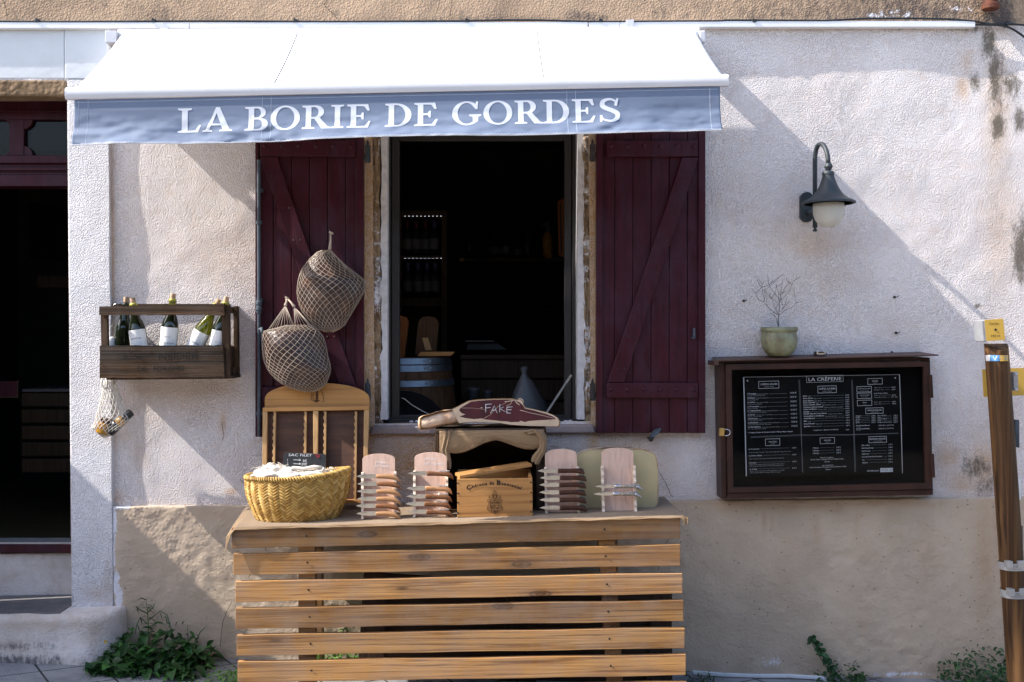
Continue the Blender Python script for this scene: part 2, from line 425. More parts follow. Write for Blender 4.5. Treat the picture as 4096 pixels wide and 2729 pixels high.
M['amber'] = pm('amber glass', (.45, .22, .02), .2, 30, .15, 60, 0)
M['blackpl'] = pm('black plastic', (.012, .012, .014), .1, 30, .3, 60, 0)
M['gold'] = pm('yellow sign plate', (.58, .36, .065), .04, 6, .4, 60, 0)
M['galv'] = pm('galvanised steel', (.50, .51, .53), .12, 30, .35, 60, 0, metal=.55)
M['brass'] = pm('brass', (.55, .36, .12), .1, 30, .35, 60, 0, metal=.7)
M['blue'] = pm('blue sticker', (.10, .27, .55), .05, 6, .5, 60, 0)
M['logw'] = wood('pressure treated log', (.185, .092, .034), (.035, .015, .006), 2, .6, .6, bd=.004, lines=.9)
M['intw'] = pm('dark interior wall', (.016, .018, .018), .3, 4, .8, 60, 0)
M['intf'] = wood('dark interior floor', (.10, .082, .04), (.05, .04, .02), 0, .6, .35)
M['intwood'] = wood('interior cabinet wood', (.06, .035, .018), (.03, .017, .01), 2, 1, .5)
M['barrelw'] = wood('barrel oak', (.13, .065, .03), (.06, .028, .013), 2, .8, .6)
M['hoop'] = pm('barrel hoop steel', (.22, .27, .33), .2, 12, .35, 60, 0, metal=.8)
M['led'] = emit('small led', (.75, .85, 1), 1.6)
M['bag'] = pm('white plastic bag', (.09, .09, .10), .1, 14, .4, 30, .003)
M['pave'] = None
def pave():
    n = NT('embossed grey paving'); br = n.n('ShaderNodeTexBrick'); v = n.mp((1, 1, 1), rot=(0, 0, math.radians(-32)))
    n.l(v, br.inputs['Vector']); br.inputs['Scale'].default_value = 1; br.inputs['Mortar Size'].default_value = .005
    br.inputs['Brick Width'].default_value = .25; br.inputs['Row Height'].default_value = .25; br.offset = 0
    br.inputs['Mortar Smooth'].default_value = .4
    f = n.noise(5, 6, .65); c = n.ramp(f, [(.35, (.14, .145, .16)), (.62, (.29, .285, .30))])
    c = n.mix(br.outputs['Fac'], c, (.035, .035, .035))
    dots = n.ramp(n.voro(75, v, rnd=.1), [(.25, 1), (.5, 0)])
    return n.out(c, .85, n.bump(n.math('ADD', n.math('MULTIPLY', dots, .5), n.math('MULTIPLY', n.math('SUBTRACT', 1.0, br.outputs['Fac']), 2.0)), .003))
M['pave'] = pave()
M['leafd'] = None
def leafm(nm, a, b):
    n = NT(nm); c = n.ramp(n.attr('rnd'), [(0, a), (.8, b), (1, sm(b, 1.7))]); n.out(c, .5, None, 0)
    t = n.n('ShaderNodeBsdfTranslucent'); n.l(c, t.inputs[0]); mx = n.n('ShaderNodeMixShader'); mx.inputs[0].default_value = .25
    n.l(n.b.outputs[0], mx.inputs[1]); n.l(t.outputs[0], mx.inputs[2]); n.l(mx.outputs[0], n.t.nodes['Material Output'].inputs[0]); return n.m
M['leafd'] = leafm('dark weed leaf', (.012, .045, .010), (.035, .115, .022))
M['leafb'] = leafm('bright grass', (.05, .16, .02), (.13, .30, .04))
M['leafp'] = leafm('pellitory leaf', (.014, .05, .013), (.035, .10, .03))
M['rust'] = pm('rust red pipe', (.13, .035, .015), .4, 30, .8, 60, .002)
M['orange'] = wood('orange lit crate wood', (.30, .11, .03), (.28, .08, .02), 2, 1, .6)  # orange light is put into the wood colour, no lamp behind it
M['glass'] = glassy('thin glass', (.96, .97, .97), .02, .12)
M['dglass'] = glassy('dusty pane', (.45, .45, .42), .08, .45)
M['far'] = pm('opposite stone facade', (.13, .10, .08), .4, 3, .9, 20, .01)
M['tin'] = pm('silver tin', (.6, .6, .62), .05, 10, .3, 60, 0, metal=.7)
# ================================================================ the setting
def gz(x): return -.015-.047*x
def grid_obj(name, xs, ys, fn, mat, kind=None, parent=None, attrs=None, smooth=True, skip=None):
    """fn(A, B) -> (X, Y, Z) arrays for the outer grid of xs, ys"""
    A, B = np.meshgrid(xs, ys); px, py, pz = fn(A, B); nx = len(xs); ny = len(ys)
    org = ORG[parent] if parent is not None else Vector((0, 0, 0))
    co = np.stack([px-org.x, py-org.y, pz-org.z], -1).reshape(-1, 3)
    i = np.arange(nx-1); j = np.arange(ny-1); I, J = np.meshgrid(i, j)
    keep = np.ones(I.shape, bool)
    if skip is not None:
        cx = (A[:-1, :-1]+A[1:, 1:])/2; cy = (B[:-1, :-1]+B[1:, 1:])/2; keep = ~skip(cx, cy)
    a = (J*nx+I)[keep]; q = np.stack([a, a+1, a+1+nx, a+nx], -1)
    me = bpy.data.meshes.new(name); me.vertices.add(len(co)); me.vertices.foreach_set('co', co.ravel())
    me.loops.add(q.size); me.loops.foreach_set('vertex_index', q.ravel().astype(np.int32))
    me.polygons.add(len(q)); me.polygons.foreach_set('loop_start', np.arange(0, q.size, 4, dtype=np.int32))
    me.update(calc_edges=True)
    if smooth: me.shade_smooth()
    at = attrs(px, pz) if attrs else {}
    for k in ('tan', 'dark', 'white'):
        v = at.get(k)
        t = me.attributes.new(k, 'FLOAT', 'POINT')
        if v is not None: t.data.foreach_set('value', np.clip(v, 0, 1).ravel().astype(np.float32))
    me.materials.append(mat)
    o = bpy.data.objects.new(name, me); COL.objects.link(o); ORG[o] = org
    if parent is not None: o.parent = parent
    if kind: o['kind'] = kind
    return o
cr = [R_.x, R_.y, R_.z]; cu = [U_.x, U_.y, U_.z]
def proj(x, y, z):
    dx, dy, dz = x, y+D, z-ZC
    w = dx*F.x+dy*F.y+dz*F.z
    return 2048+FPX*(dx*R_.x+dy*R_.y+dz*R_.z)/w, 1364.5-FPX*(dx*U_.x+dy*U_.y+dz*U_.z)/w
def blobs(lst, q=1.0):
    def g(px, pz):
        u, v = proj(px, np.zeros_like(px), pz); s = np.zeros_like(px)
        wob = 1+.9*(fbm(px, pz, 9, 4, 91)-.5)
        for (cx, cy, ru, rv, a) in lst:
            s = np.maximum(s, a*np.exp(-(((u-cx)/ru/q)**2+((v-cy)/rv/q)**2)*wob))
        return s
    return g
def seg(*ks, step=.014):
    out = [ks[0]]
    for a, b in zip(ks[:-1], ks[1:]):
        n = max(1, int(abs(b-a)/step)); out += list(np.linspace(a, b, n+1)[1:])
    return np.array(out)
# ground sheet to the horizon, denser where it is seen
xg = seg(-60, -12, -4, 4, 12, 60, step=1.5); yg = seg(-60, -8, -.0, 1.0, step=1.0)
grid_obj('street_paving', xg, yg, lambda a, b: (a, b, gz(np.clip(a, -4, 4))-.01*np.sin(b)), M['pave'], 'structure')
M['road'] = pm('pale warm street stone', (.33, .285, .23), .2, 3, .9, 40, .003)
MB().add([(-30, -7.4, .22), (30, -7.4, .22), (30, -1.6, .22), (-30, -1.6, .22)], [(0, 1, 2, 3)]).build('street', M['road'])['kind'] = 'structure'  # added street sheet out of view, pale to bounce warm light onto the shop

bl = thing('shop_building', (0, 0, gz(0)), 'old plastered shop front with pale pink stucco, dark red shutters and a serving window', 'building')
xd = X(277, 0); xw0, xw1 = X(1497, 0), X(2361, 0); zw0, zw1 = Z(1690, 0, 1900), Z(455, 0, 1900)
zdt = Z(330, 0, 200); zst = .285; XL = -3.05
zup = Z(100, 0, 2000)
def zpl(x): return Z(2023, 0, 480)+(x-X(480, 0))*(Z(1986, 0, 3980)-Z(2023, 0, 480))/(X(3980, 0)-X(480, 0))
tanB = blobs([(3850,350,28,45,.75),(3870,250,25,60,.5),(3985,450,50,330,.55),(4000,900,70,300,.45),(3250,985,110,60,.5),(1750,1850,420,150,1.1),(2480,1840,180,130,.8),(2200,1900,300,120,.9),  # tan below the sill: brown stain with shade and warm bounce painted in
  (3790,1830,60,60,.7),(3850,1930,80,60,.7),(3940,1860,80,110,.8),(890,1690,14,50,.8),(925,1965,22,12,.8),(1478,1150,34,900,1.6),(2374,1150,30,900,1.5),(450,1250,6,1000,.75),(3150,1650,600,90,.12),
  (470,1990,25,30,.6),(3300,1130,200,90,.2),(3600,1300,150,100,.14),(700,1600,260,90,.35),(560,1830,30,60,.4),(900,1050,200,160,.28)])
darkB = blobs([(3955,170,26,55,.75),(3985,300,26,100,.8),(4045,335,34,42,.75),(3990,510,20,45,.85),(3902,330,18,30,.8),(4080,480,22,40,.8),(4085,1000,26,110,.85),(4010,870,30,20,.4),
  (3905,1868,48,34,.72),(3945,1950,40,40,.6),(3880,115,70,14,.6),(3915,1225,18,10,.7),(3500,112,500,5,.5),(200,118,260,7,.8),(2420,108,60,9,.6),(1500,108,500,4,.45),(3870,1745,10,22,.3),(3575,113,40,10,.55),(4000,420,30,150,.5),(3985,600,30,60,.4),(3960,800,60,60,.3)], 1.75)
def wfn(a, b):
    d = .014*(fbm(a, b, 1.7, 3, 5)-.5)+.006*(fbm(a, b, 9, 3, 15)-.5)
    ed = np.minimum.reduce([np.abs(a-xw0), np.abs(a-xw1)]); 
    f = np.clip(np.minimum(np.abs(a-xd), ed)/.06, 0, 1); f = np.where((b > zw1+.1) | (b < zw0-.1), np.clip(np.abs(a-xd)/.06, 0, 1), f)
    f = f*np.clip((zup-b)/.05, 0, 1)
    return a, -(d*f), b
xs = seg(-7, XL, xd, xw0, xw1, 3.2, 7); zs = seg(-.3, zst, zw0, zw1, zdt, zup)
xs = np.unique(np.concatenate([seg(-7, -3.4, step=.3), seg(-3.4, XL, xd, xw0, xw1, 2.9), seg(2.9, 7, step=.3)]))
def wskip(cx, cz): return ((cx > XL) & (cx < xd) & (cz > zst) & (cz < zdt)) | ((cx > xw0) & (cx < xw1) & (cz > zw0) & (cz < zw1))
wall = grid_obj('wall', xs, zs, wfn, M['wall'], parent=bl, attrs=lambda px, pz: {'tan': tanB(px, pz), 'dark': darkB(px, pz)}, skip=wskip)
upD = blobs([(470,20,140,40,.42),(640,50,60,30,.5),(2350,70,50,16,.7),(2750,30,160,50,.45),(3250,50,300,60,.5),(3700,50,260,70,.62),(3990,70,40,70,.9),(2000,78,700,10,.4),(3300,80,900,10,.4),(1200,20,300,20,.3),(1900,20,200,20,.3)], 2.3)
upW = blobs([(3560,60,220,30,.45),(3850,40,150,30,.42)])
grid_obj('upper_wall', np.unique(np.concatenate([seg(-7, -2.6, step=.3), seg(-2.6, 2.9), seg(2.9, 7, step=.3)])), seg(zup, zup+.3, zup+.32, step=.014),
  lambda a, b: (a, -(.012*(fbm(a, b, 3, 4, 44)-.5)+.008), b), M['upper'], parent=bl, attrs=lambda px, pz: {'dark': upD(px, pz), 'white': upW(px, pz)})
MB().box((-7, -.008, zup+.32), (7, .3, zup+3)).build('storey_above', M['upper'], bl)
# plinth
x0 = X(452, 0)
plT = blobs([(2900,2010,240,14,.6),(3500,2010,300,16,.7),(3700,2200,40,160,.35),(3260,2120,16,90,.5),(3420,2080,12,70,.5),(3052,2075,10,50,.9),(3085,2085,7,40,.7),(3200,2020,330,28,.7),(3930,2250,45,300,.85),(3985,2100,40,200,.8),(3120,2300,50,140,.3),(700,2060,200,20,.2)])
plW = blobs([(462,2080,18,60,.8),(458,2200,12,120,.9),(470,2330,18,80,.85),(480,2400,20,60,.8),(3080,2640,60,30,.5),(3350,2640,12,60,.45),(3600,2690,160,14,.6),(480,2030,60,9,.8),(2990,2560,10,100,.4)])
plD = blobs([(3330,2715,500,12,.4),(3990,2450,14,70,.3),(480,2420,12,20,.8)])
def plf(a, b):
    top = np.vectorize(zpl)(a[0])[None, :]; z = gz(a)-.25+(top-gz(a)+.25)*b
    d = .022+.016*(fbm(a, z, 2.2, 4, 33)-.5)+.010*(fbm(a, z, 24, 4, 8)-.5)*np.clip(2.2*fbm(a, z, 1.6, 2, 88)-.3, .25, 1.3)
    d = np.where(b > .9999, -.02, d); z = np.where(b > .9999, top+.002, z)
    z = z+np.where((b > .99) & (b < .9999), .008*(fbm(a, z, 20, 3, 61)-.5)-.003, 0)
    return a, -d, z
grid_obj('plinth', np.unique(np.concatenate([seg(x0, 2.9, step=.012), seg(2.9, 7, step=.3)])), np.append(np.linspace(0, .9995, 125), 1.0), plf, M['plinth'], parent=bl,
  attrs=lambda px, pz: {'tan': plT(px, pz), 'white': plW(px, pz), 'dark': plD(px, pz)})
# pilaster beside the door
pz0, pz1 = gz(-2)+.1, Z(318, .03, 300)
def pif(a, b):
    s = (a-a.min())/(a.max()-a.min()); d = .024+.004*(fbm(a, b, 6, 3, 71)-.5)
    wx = .006*(fbm(a*0, b, 5, 3, 3)-.5)
    d = np.where((s < .001) | (s > .999), -.01, d); return a+wx, -d, b
piD = blobs([(330,2395,140,14,.35),(450,2300,8,120,.5),(300,2385,20,10,.5)]); piT = blobs([(400,2370,60,30,.5),(438,2340,16,80,.6)])
c0, c1 = X(277, .03), X(441, .03)
grid_obj('pilaster', np.concatenate([[c0-.0005, c0], seg(c0+.004, c1-.003), [c1, c1+.0005]]), seg(pz0, pz1), pif, M['pilaster'], parent=bl,
  attrs=lambda px, pz: {'dark': piD(px, pz), 'tan': piT(px, pz)})
# white concrete lintel band and the stone under it
lx1 = X(441, .035)
MB().box((XL-.3, -.006, Z(316, .006, 150)), (X(268, .006), .1, Z(118, .006, 150))).box((X(268.7, .006), -.009, Z(318, .006, 300)), (lx1, .1, Z(117, .006, 300))).build('lintel', M['lintel'], bl, bevel=.006)
MB().box((XL-.3, -.012, Z(388, 0, 150)), (X(276, 0), .1, Z(322, 0, 150))).build('stone_beam', M['stone'], bl, bevel=.01)
# the step: front face and tread
stD = blobs([(100,2600,300,30,.7),(150,2540,180,22,.55),(420,2590,120,20,.4),(120,2500,60,10,.3),(20,2560,60,60,.6)], 1.4); stT = blobs([(250,2460,260,24,.5),(430,2480,40,60,.6),(60,2540,80,14,.5)])
sx1 = X(492, .05)
def stf(a, b):
    z = (gz(a)-.1)+(zst+.002-(gz(a)-.1))*b
    e = np.clip((sx1-a)/.16, 0, 1); d = .165*np.sqrt(np.clip(1-(1-e)**2, 0, 1))+.014*(fbm(a, z, 5, 4, 17)-.5)+.03*(1-b)
    d = np.where(b > .9, d-.02*((b-.9)/.1)**2, d)
    d = np.where(b > .9999, -.05, d)
    return a, -d, z-.012*np.clip(b, 0, .99)*(fbm(a, b, 6, 3, 12)-.3)
grid_obj('step', seg(-3.6, sx1, step=.016), np.append(np.linspace(0, .999, 30), 1.0), stf, M['step'], parent=bl, attrs=lambda px, pz: {'dark': stD(px, pz), 'tan': stT(px, pz)})
MB().box((XL, -.145, zst-.06), (X(277, 0), .3, zst+.004)).build('tread', M['treads'], bl, bevel=.008)
MB().box((XL, .2, zst), (X(300, 0), .34, Z(2214, -.2, 100))).build('threshold', M['step'], bl, bevel=.008)
# door frame with transom panes
f = MB(); dd = -.2
f.pbox(-300, 386, 300, 478, -.3, dd); f.pbox(37, 478, 95, 622, -.3, dd-.005); f.pbox(-300, 622, 300, 652, -.3, dd+.01); f.pbox(-300, 652, 300, 690, -.3, dd-.012)
f.pbox(-300, 672, 300, 682, -.3, dd); f.pbox(-300, 700, 300, 745, -.3, dd+.012); f.pbox(-300, 690, 300, 700, -.3, dd-.01); f.pbox(-300, 440, 300, 446, -.3, dd+.006)
f.pbox(280, 478, 300, 2170, -.3, dd-.03)
for s in (0, 1):
    cv = 478 if s == 0 else 622; sg = 1 if s == 0 else -1
    pts = [(95, cv)]+[(95+35*math.cos(t)*1.0, cv+sg*38*math.sin(t)) for t in np.linspace(0, math.pi/2, 7)]
    f.pquad(pts if s == 1 else pts[::-1], -.24, dd-.008)
    f.pquad(([(37, cv), (37, cv+sg*20), (18, cv)] if s == 0 else [(37, cv), (18, cv), (37, cv+sg*20)]), -.24, dd-.008)
f.build('door_frame', M['red'], bl, bevel=.003)
MB().pbox(-300, 476, 300, 624, -.235, -.23).build('transom_pane', M['dglass'], bl)
MB().pbox(-300, 2178, 300, 2212, -.3, -.17).build('door_sill', M['red'], bl, bevel=.003)
MB().pbox(-300, 2170, 300, 2179, -.3, -.18).build('sill_strip', M['galv'], bl)
# added door-sized panel out of view, placed to shade the lower left wall
lf = MB(); lz0, lz1 = .40, 2.12
lf.box((XL-.045, -.9, lz0), (XL, -.03, lz1)); lf.box((XL-.052, -.82, 1.2), (XL+.007, -.12, 1.26)); lf.box((XL-.052, -.82, lz0+.1), (XL+.007, -.12, lz0+.22))
lf.build('added_shade_panel', M['red'], bl, bevel=.003)
# interior
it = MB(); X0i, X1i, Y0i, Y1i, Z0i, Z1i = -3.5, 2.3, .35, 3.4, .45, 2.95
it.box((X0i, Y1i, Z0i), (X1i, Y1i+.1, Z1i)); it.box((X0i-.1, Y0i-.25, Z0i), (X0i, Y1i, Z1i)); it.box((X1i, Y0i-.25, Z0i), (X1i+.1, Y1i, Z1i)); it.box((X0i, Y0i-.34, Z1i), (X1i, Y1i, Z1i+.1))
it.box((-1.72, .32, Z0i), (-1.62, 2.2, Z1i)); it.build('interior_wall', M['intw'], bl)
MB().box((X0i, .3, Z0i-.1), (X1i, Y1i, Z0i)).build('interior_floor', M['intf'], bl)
# window: rough stone reveal, flaking white rim, brown frame, cement sill
for side in (0, 1):
    ua, ub = (1490, 1527) if side == 0 else (2333, 2368)
    def stn(a_, b_, ua=ua, ub=ub, side=side):
        xa_, xb_ = X(ua), X(ub); e = .007*(fbm(b_, a_*0+side, 14, 4, 31)-.5); j = np.exp(-((np.mod(b_*3.1, 1)-.5)/.03)**2)
        dd_ = -.012+.030*(fbm(a_, b_, 22, 4, 62+side)-.5)-.012*j
        x_ = xa_+(xb_-xa_)*a_+np.where((a_ > .6) if side == 0 else (a_ < .4), e*2, 0)
        edge = (a_ > .99) if side == 0 else (a_ < .01)
        return x_, -np.where(edge, -.14, dd_), b_
    grid_obj('stone_reveal', np.concatenate([np.linspace(0, 1, 10)]), seg(Z(1692), Z(440), step=.006), stn, M['stone'], parent=bl, attrs=lambda px, pz: {'white': .35+.5*(fbm(px, pz, 6, 4, 81)-.4), 'dark': .4*(fbm(px, pz, 8, 4, 82)-.2)})
wr = MB()
for side in (0, 1):
    wr = MB(); pts_in = []; pts_out = []
    for k in range(40):
        v = 450+k*31.5; e = (fbm(np.array(float(side)), np.array(v/100.), 2, 4, 5)-.5)*22*(.3+k/40); 
        if side == 0: pts_in.append((1550, v)); pts_out.append((1524+e, v))
        else: pts_in.append((2310, v)); pts_out.append((2336-e, v))
    for k in range(39):
        a, b, c, e = pts_out[k+1], pts_in[k+1], pts_in[k], pts_out[k]
        if side: a, b, c, e = b, a, e, c
        wr.pquad([a, b, c, e], -.14, -.012)
    wr.build('white_rim', M['rim'], bl)
MB().pquad([(1470, 1738), (2400, 1730), (2372, 1690), (1500, 1694)], -.0, .0).build('sill_apron', M['sill'], bl) if False else None
sl = MB(); a, b = P(1478, 1740, .03), P(2385, 1733, .03); c, e = P(2375, 1700, .03), P(1490, 1706, .03)
bk = [p+Vector((0, .05, 0)) for p in (a, b)]+[Vector((c.x, .18, c.z+.012)), Vector((e.x, .18, e.z+.012))]
sl.hexa([a, b, c, e], bk); sl.build('window_sill', M['sill'], bl, bevel=.008)
wf = MB(); fd = -.1
for (ua, ub) in ((1548, 1562), (1566, 1598), (2258, 2286), (2290, 2312)): wf.pbox(ua, 450, ub, 1692, -.16, fd+(.0 if ua in (1548, 2290) else -.015))
wf.pbox(1562, 450, 1566, 1680, -.16, fd-.03); wf.pbox(2286, 450, 2290, 1680, -.16, fd-.03)
wf.pbox(1598, 450, 2258, 563, -.16, fd-.02); wf.pbox(1562, 1660, 2290, 1675, -.16, fd-.02); wf.pbox(1550, 1676, 2311, 1698, -.16, fd+.02)
wf.build('window_frame', M['winf'], bl, bevel=.002)
for (u, v) in ((1645, 1686), (1668, 1685), (2230, 1683), (2262, 1685), (2280, 1684)):
    wt = MB(); wt.pquad([(u-9, v+3), (u+6, v+4), (u+10, v-2), (u-4, v-4)], -.085, -.079); wt.build('paint_flake', M['rim'], bl)
# shutters
def shutter(ul, ur, vtl, vb, dn, left):
    d0, d1 = .018, .05
    s = MB(); n = 5; fr = 20 if not left else 24
    inner0, inner1 = ul+22, ur-30 if left else ur-28
    w = (ur-ul)
    for k in range(6):
        a = ul+w*k/6+1.3; b = ul+w*(k+1)/6-1.3
        s.pbox(a, vtl, b, vb, d0, d1-random.uniform(0, .002))
    s.pbox(ul+3, vtl+3, ur-3, vb-3, d0+.001, d1-.010)
    o = s.build('shutter', M['red'], bl, bevel=.0025)
    e = MB()
    if left: e.pbox(ur-32, vtl, ur-1, vb, d0, d1+.010); e.pbox(ul, vtl, ul+14, vb, d0, d1+.012)
    else: e.pbox(ul, vtl, ul+24, vb, d0, d1+.012); e.pbox(ur-28, vtl, ur, vb, d0, d1+.012)
    e.build('edge_strip', M['red'], o, bevel=.002)
    r = MB(); ra, rb = (ul+20, ur-34) if left else (ul+40, ur-30)
    r1 = MB(); r1.pbox(ra, 562, rb, 626, d1-.002, d1+.024); r1.build('top_rail', M['red'], o, bevel=.003)
    v2 = 1550 if left else 1532
    r2 = MB(); r2.pbox(ra, v2, rb, v2+60, d1-.002, d1+.024); r2.build('bottom_rail', M['red'], o, bevel=.003)
    br = MB()
    if left: br.pquad([(1358, 1550), (1426, 1550), (1108, 628), (1040, 628)], d1-.002, d1+.022)
    else: br.pquad([(2430, 1530), (2497, 1530), (2795, 630), (2729, 630)], d1-.002, d1+.022)
    br.build('brace', M['red'], o, bevel=.003)
    for vv in (585, v2+26):
        for k in range(6):
            st_ = MB(); u = ra+18+(rb-ra-36)*k/5; c = P(u, vv+(2 if k % 2 else 0), d1+.024)
            st_.lathe([(.0105, -.001), (.010, .002), (.006, .005), (0, .006)], c, 10, Matrix.Rotation(math.pi/2, 3, 'X')); st_.build('bolt_head', M['red'], o, smooth=True)
    for k in range(7):
        t = (k+.5)/7; u = (1075+(1392-1075)*t) if left else (2762-(2762-2463)*t); vv = 640+(1540-640)*t
        for q in (-14, 14): st_ = MB(); st_.lathe([(.0035, 0), (.0032, .0015), (0, .002)], P(u+q, vv, d1+.022), 8, Matrix.Rotation(math.pi/2, 3, 'X')); st_.build('nail_head', M['cable'], o, smooth=True)
    hu = ur+16 if left else ul-16
    for vv in ((612, 1565) if left else (608, 1565)):
        hg = MB(); c = P(hu, vv, .05)
        hg.lathe([(.0, -.045), (.013, -.043), (.013, -.002), (.0115, -.001), (.0115, .001), (.0125, .002), (.0125, .034), (.006, .036), (.006, .042), (.003, .056), (0, .06)], c, 12)
        sgn = -1 if left else 1
        lo = (min(c.x, c.x+sgn*.03), -.055, c.z-.03); hi = (max(c.x, c.x+sgn*.03), -.047, c.z-.006); hg.box(lo, hi)
        hg.build('hinge', M['rusty'] if not left else M['blackp'], o, auto=40)
    return o
shl = shutter(1021, 1455, 455, 1748, 0, True)
shr = shutter(2386, 2822, 450, 1733, 0, False)
rd = MB(); rx = lambda v: P(1036, v, .085)
rd.tube([P(1035, 640, .085), P(1037, 1745, .085)], .0085, 10)
for v, rr in ((890, .014), (1213, .015), (1225, .012), (1236, .015), (1247, .012)):
    c = rx(v); rd.lathe([(.008, -.012), (rr, -.006), (rr, .006), (.008, .012)], c, 12)
for v in (760, 1200, 1655): c = rx(v); rd.box((c.x-.014, -.085, c.z-.008), (c.x+.014, -.05, c.z+.008))
rd.build('espagnolette_rod', M['iron'], shl, auto=40)
lv = MB(); lv.tube([P(1046, 1310, .10), P(1052, 1370, .12), P(1060, 1412, .115), P(1078, 1418, .10)], [.006, .007, .008, .009], 8)
lv.tube([P(1050, 1322, .10), P(1036, 1316, .09)], .006, 8); lv.build('rod_handle', M['iron'], shl, smooth=True)
lt = MB(); c = P(2774, 1330, .062); lt.box((c.x-.004, c.y-.014, c.z-.028), (c.x+.006, c.y, c.z+.02)); lt.box((c.x-.012, c.y-.018, c.z-.03), (c.x+.004, c.y-.006, c.z-.02)); lt.build('latch', M['iron'], shr, bevel=.002)
# shutter stop
so = thing('shutter_stop', P(2592, 1748, 0), 'small grey iron leaf-shaped catch on the wall under the right-hand shutter', 'shutter catch')
b = MB(); c = P(2594, 1752, 0); b.tube([c, c+Vector((0, -.07, 0))], .006, 8); b.lathe([(.011, 0), (.011, .008), (.005, .012), (0, .012)], c+Vector((0, -.066, 0)), 12, Matrix.Rotation(math.pi/2, 3, 'X')); b.build('pin', M['rusty'], so, smooth=True)
b = MB(); a0 = P(2597, 1748, .068)
b.leaf(P(2602, 1745, .068), (P(2646, 1711, .068)-P(2602, 1745, .068)), .062, .024, 0, up=Vector((0, -1, 0))); b.pbox(2600, 1742, 2617, 1756, .055, .064)
o = b.build('catch_leaf', M['iron'], so); md = o.modifiers.new('thick', 'SOLIDIFY'); md.thickness = .004

# trunking, cable, drain pipe
tk = thing('cable_trunking', P(0, 100, 0), 'long white plastic cable trunking running along the wall above the awning', 'cable trunking')
for (ua, va, ub, vb) in ((-300, 101, 757, 102), (759, 102, 2352, 100), (2356, 101, 2480, 97), (2481, 97, 3902, 96)):
    b = MB(); h = 12.5; A = P(ua, va+h, .033); B = P(ub, vb+h, .033); Cc = P(ub, vb-h, .033); E = P(ua, va-h, .033); of = Vector((0, .036, 0))
    b.hexa([A, B, Cc, E], [A+of, B+of, Cc+of, E+of]); b.build('trunking_length', M['plast'], tk, bevel=.003)
b = MB(); pts = []
for u in np.linspace(-300, 3300, 120):
    v = 86+(-5*math.sin((u-1850)/160*1.0) if 1850 < u < 2350 else 0)-(3 if 2900 < u else 0)+1.2*math.sin(u/170.)
    pts.append(P(u, v, .03))
pts += [P(u, v, .03) for u, v in ((3450, 75), (3650, 74), (3800, 77), (3900, 86), (3960, 97), (4060, 98), (4200, 108))]
cb = tag(b.tube(pts, .0052, 6).build('black_cable', M['cable'], smooth=True), 'thin black cable clipped along the wall just above the white trunking', 'cable')
b = MB(); pts = [P(3895, 99, .025), P(3960, 100, .03), P(4030, 108, .03), P(4096, 148, .03), P(4140, 200, .03)]; pts = [pts[0].lerp(pts[0], 0)]+pts
sm_ = []
for i in range(len(pts)-1):
    for t in (0, .25, .5, .75): 
        p0, p1, p2, p3 = pts[max(i-1, 0)], pts[i], pts[i+1], pts[min(i+2, len(pts)-1)]
        sm_.append(.5*((2*p1)+(-p0+p2)*t+(2*p0-5*p1+4*p2-p3)*t*t+(-p0+3*p1-3*p2+p3)*t**3))
tag(b.tube(sm_, .005, 6).build('black_cable', M['cable'], smooth=True), 'short black cable drooping from the right end of the white trunking', 'cable')
for i, u in enumerate((150, 615, 1182, 1868, 2403, 3017, 4030)):
    v = 84 if u < 3900 else 95; b = MB(); c = P(u, v, .03); b.box((c.x-.009, c.y-.008, c.z-.007), (c.x+.009, 0, c.z+.007)); b.tube([c+Vector((-.004, -.004, .006)), c+Vector((-.004, -.010, .012))], .003, 6)
    nm = ['far left corner above the lintel', 'left awning bracket', 'left awning seam', 'middle of the awning', 'right awning bracket', 'right end of the awning', 'drain pipe']
    b.build('cable_clip', M['blackpl'], cb, bevel=.0015)
dp = thing('drain_pipe', P(3958, 0, 0), 'rust red drain pipe end above the mouldy stain at the top right', 'pipe')
b = MB(); c = P(3960, 20, .05); b.tube([c+Vector((0, 0, .4)), c], .033, 16); b.build('pipe', M['rust'], dp, auto=40)
b = MB(); c = P(3962, 30, .05); b.lathe([(.025, -.012), (.038, -.008), (.040, .012), (.034, .016)], c, 18); b.build('pipe_collar', M['rust'], dp, auto=40)
cr_ = MB()
for line in ([(1310,0),(1296,18),(1318,45),(1340,62),(1350,82)], [(1808,0),(1803,40),(1800,80)], [(1370,112),(1390,125),(1408,136)], [(10,0),(25,30),(32,84)], [(2900,2290),(2895,2320)],
             [(2640,1895),(2662,1930),(2678,1970),(2700,2000)], [(960,1915),(975,1930),(990,1945)], [(888,1690),(892,1720),(898,1745),(885,1768)]):
    p = []
    for (a, b_), (c, e) in zip(line[:-1], line[1:]):
        for t in (0, .33, .66): p.append(P(a+(c-a)*t+random.uniform(-2, 2), b_+(e-b_)*t+random.uniform(-2, 2), .0135 if b_ > 90 else .016))
    cr_.tube(p, .0014, 4)
for line in ([(925,2410),(905,2450),(890,2490),(885,2560),(880,2600)], [(1063,2190),(1066,2215)], [(2674,2155),(2660,2180)], [(2640,2265),(2630,2290)], [(1000,2300),(995,2320)]):
    p = []
    for (a, b_), (c, e) in zip(line[:-1], line[1:]):
        for t in (0, .33, .66): p.append(P(a+(c-a)*t+random.uniform(-2, 2), b_+(e-b_)*t+random.uniform(-2, 2), .034))
    cr_.tube(p, .0014, 4)
cr_.build('wall_crack', M['rusty'], bl)

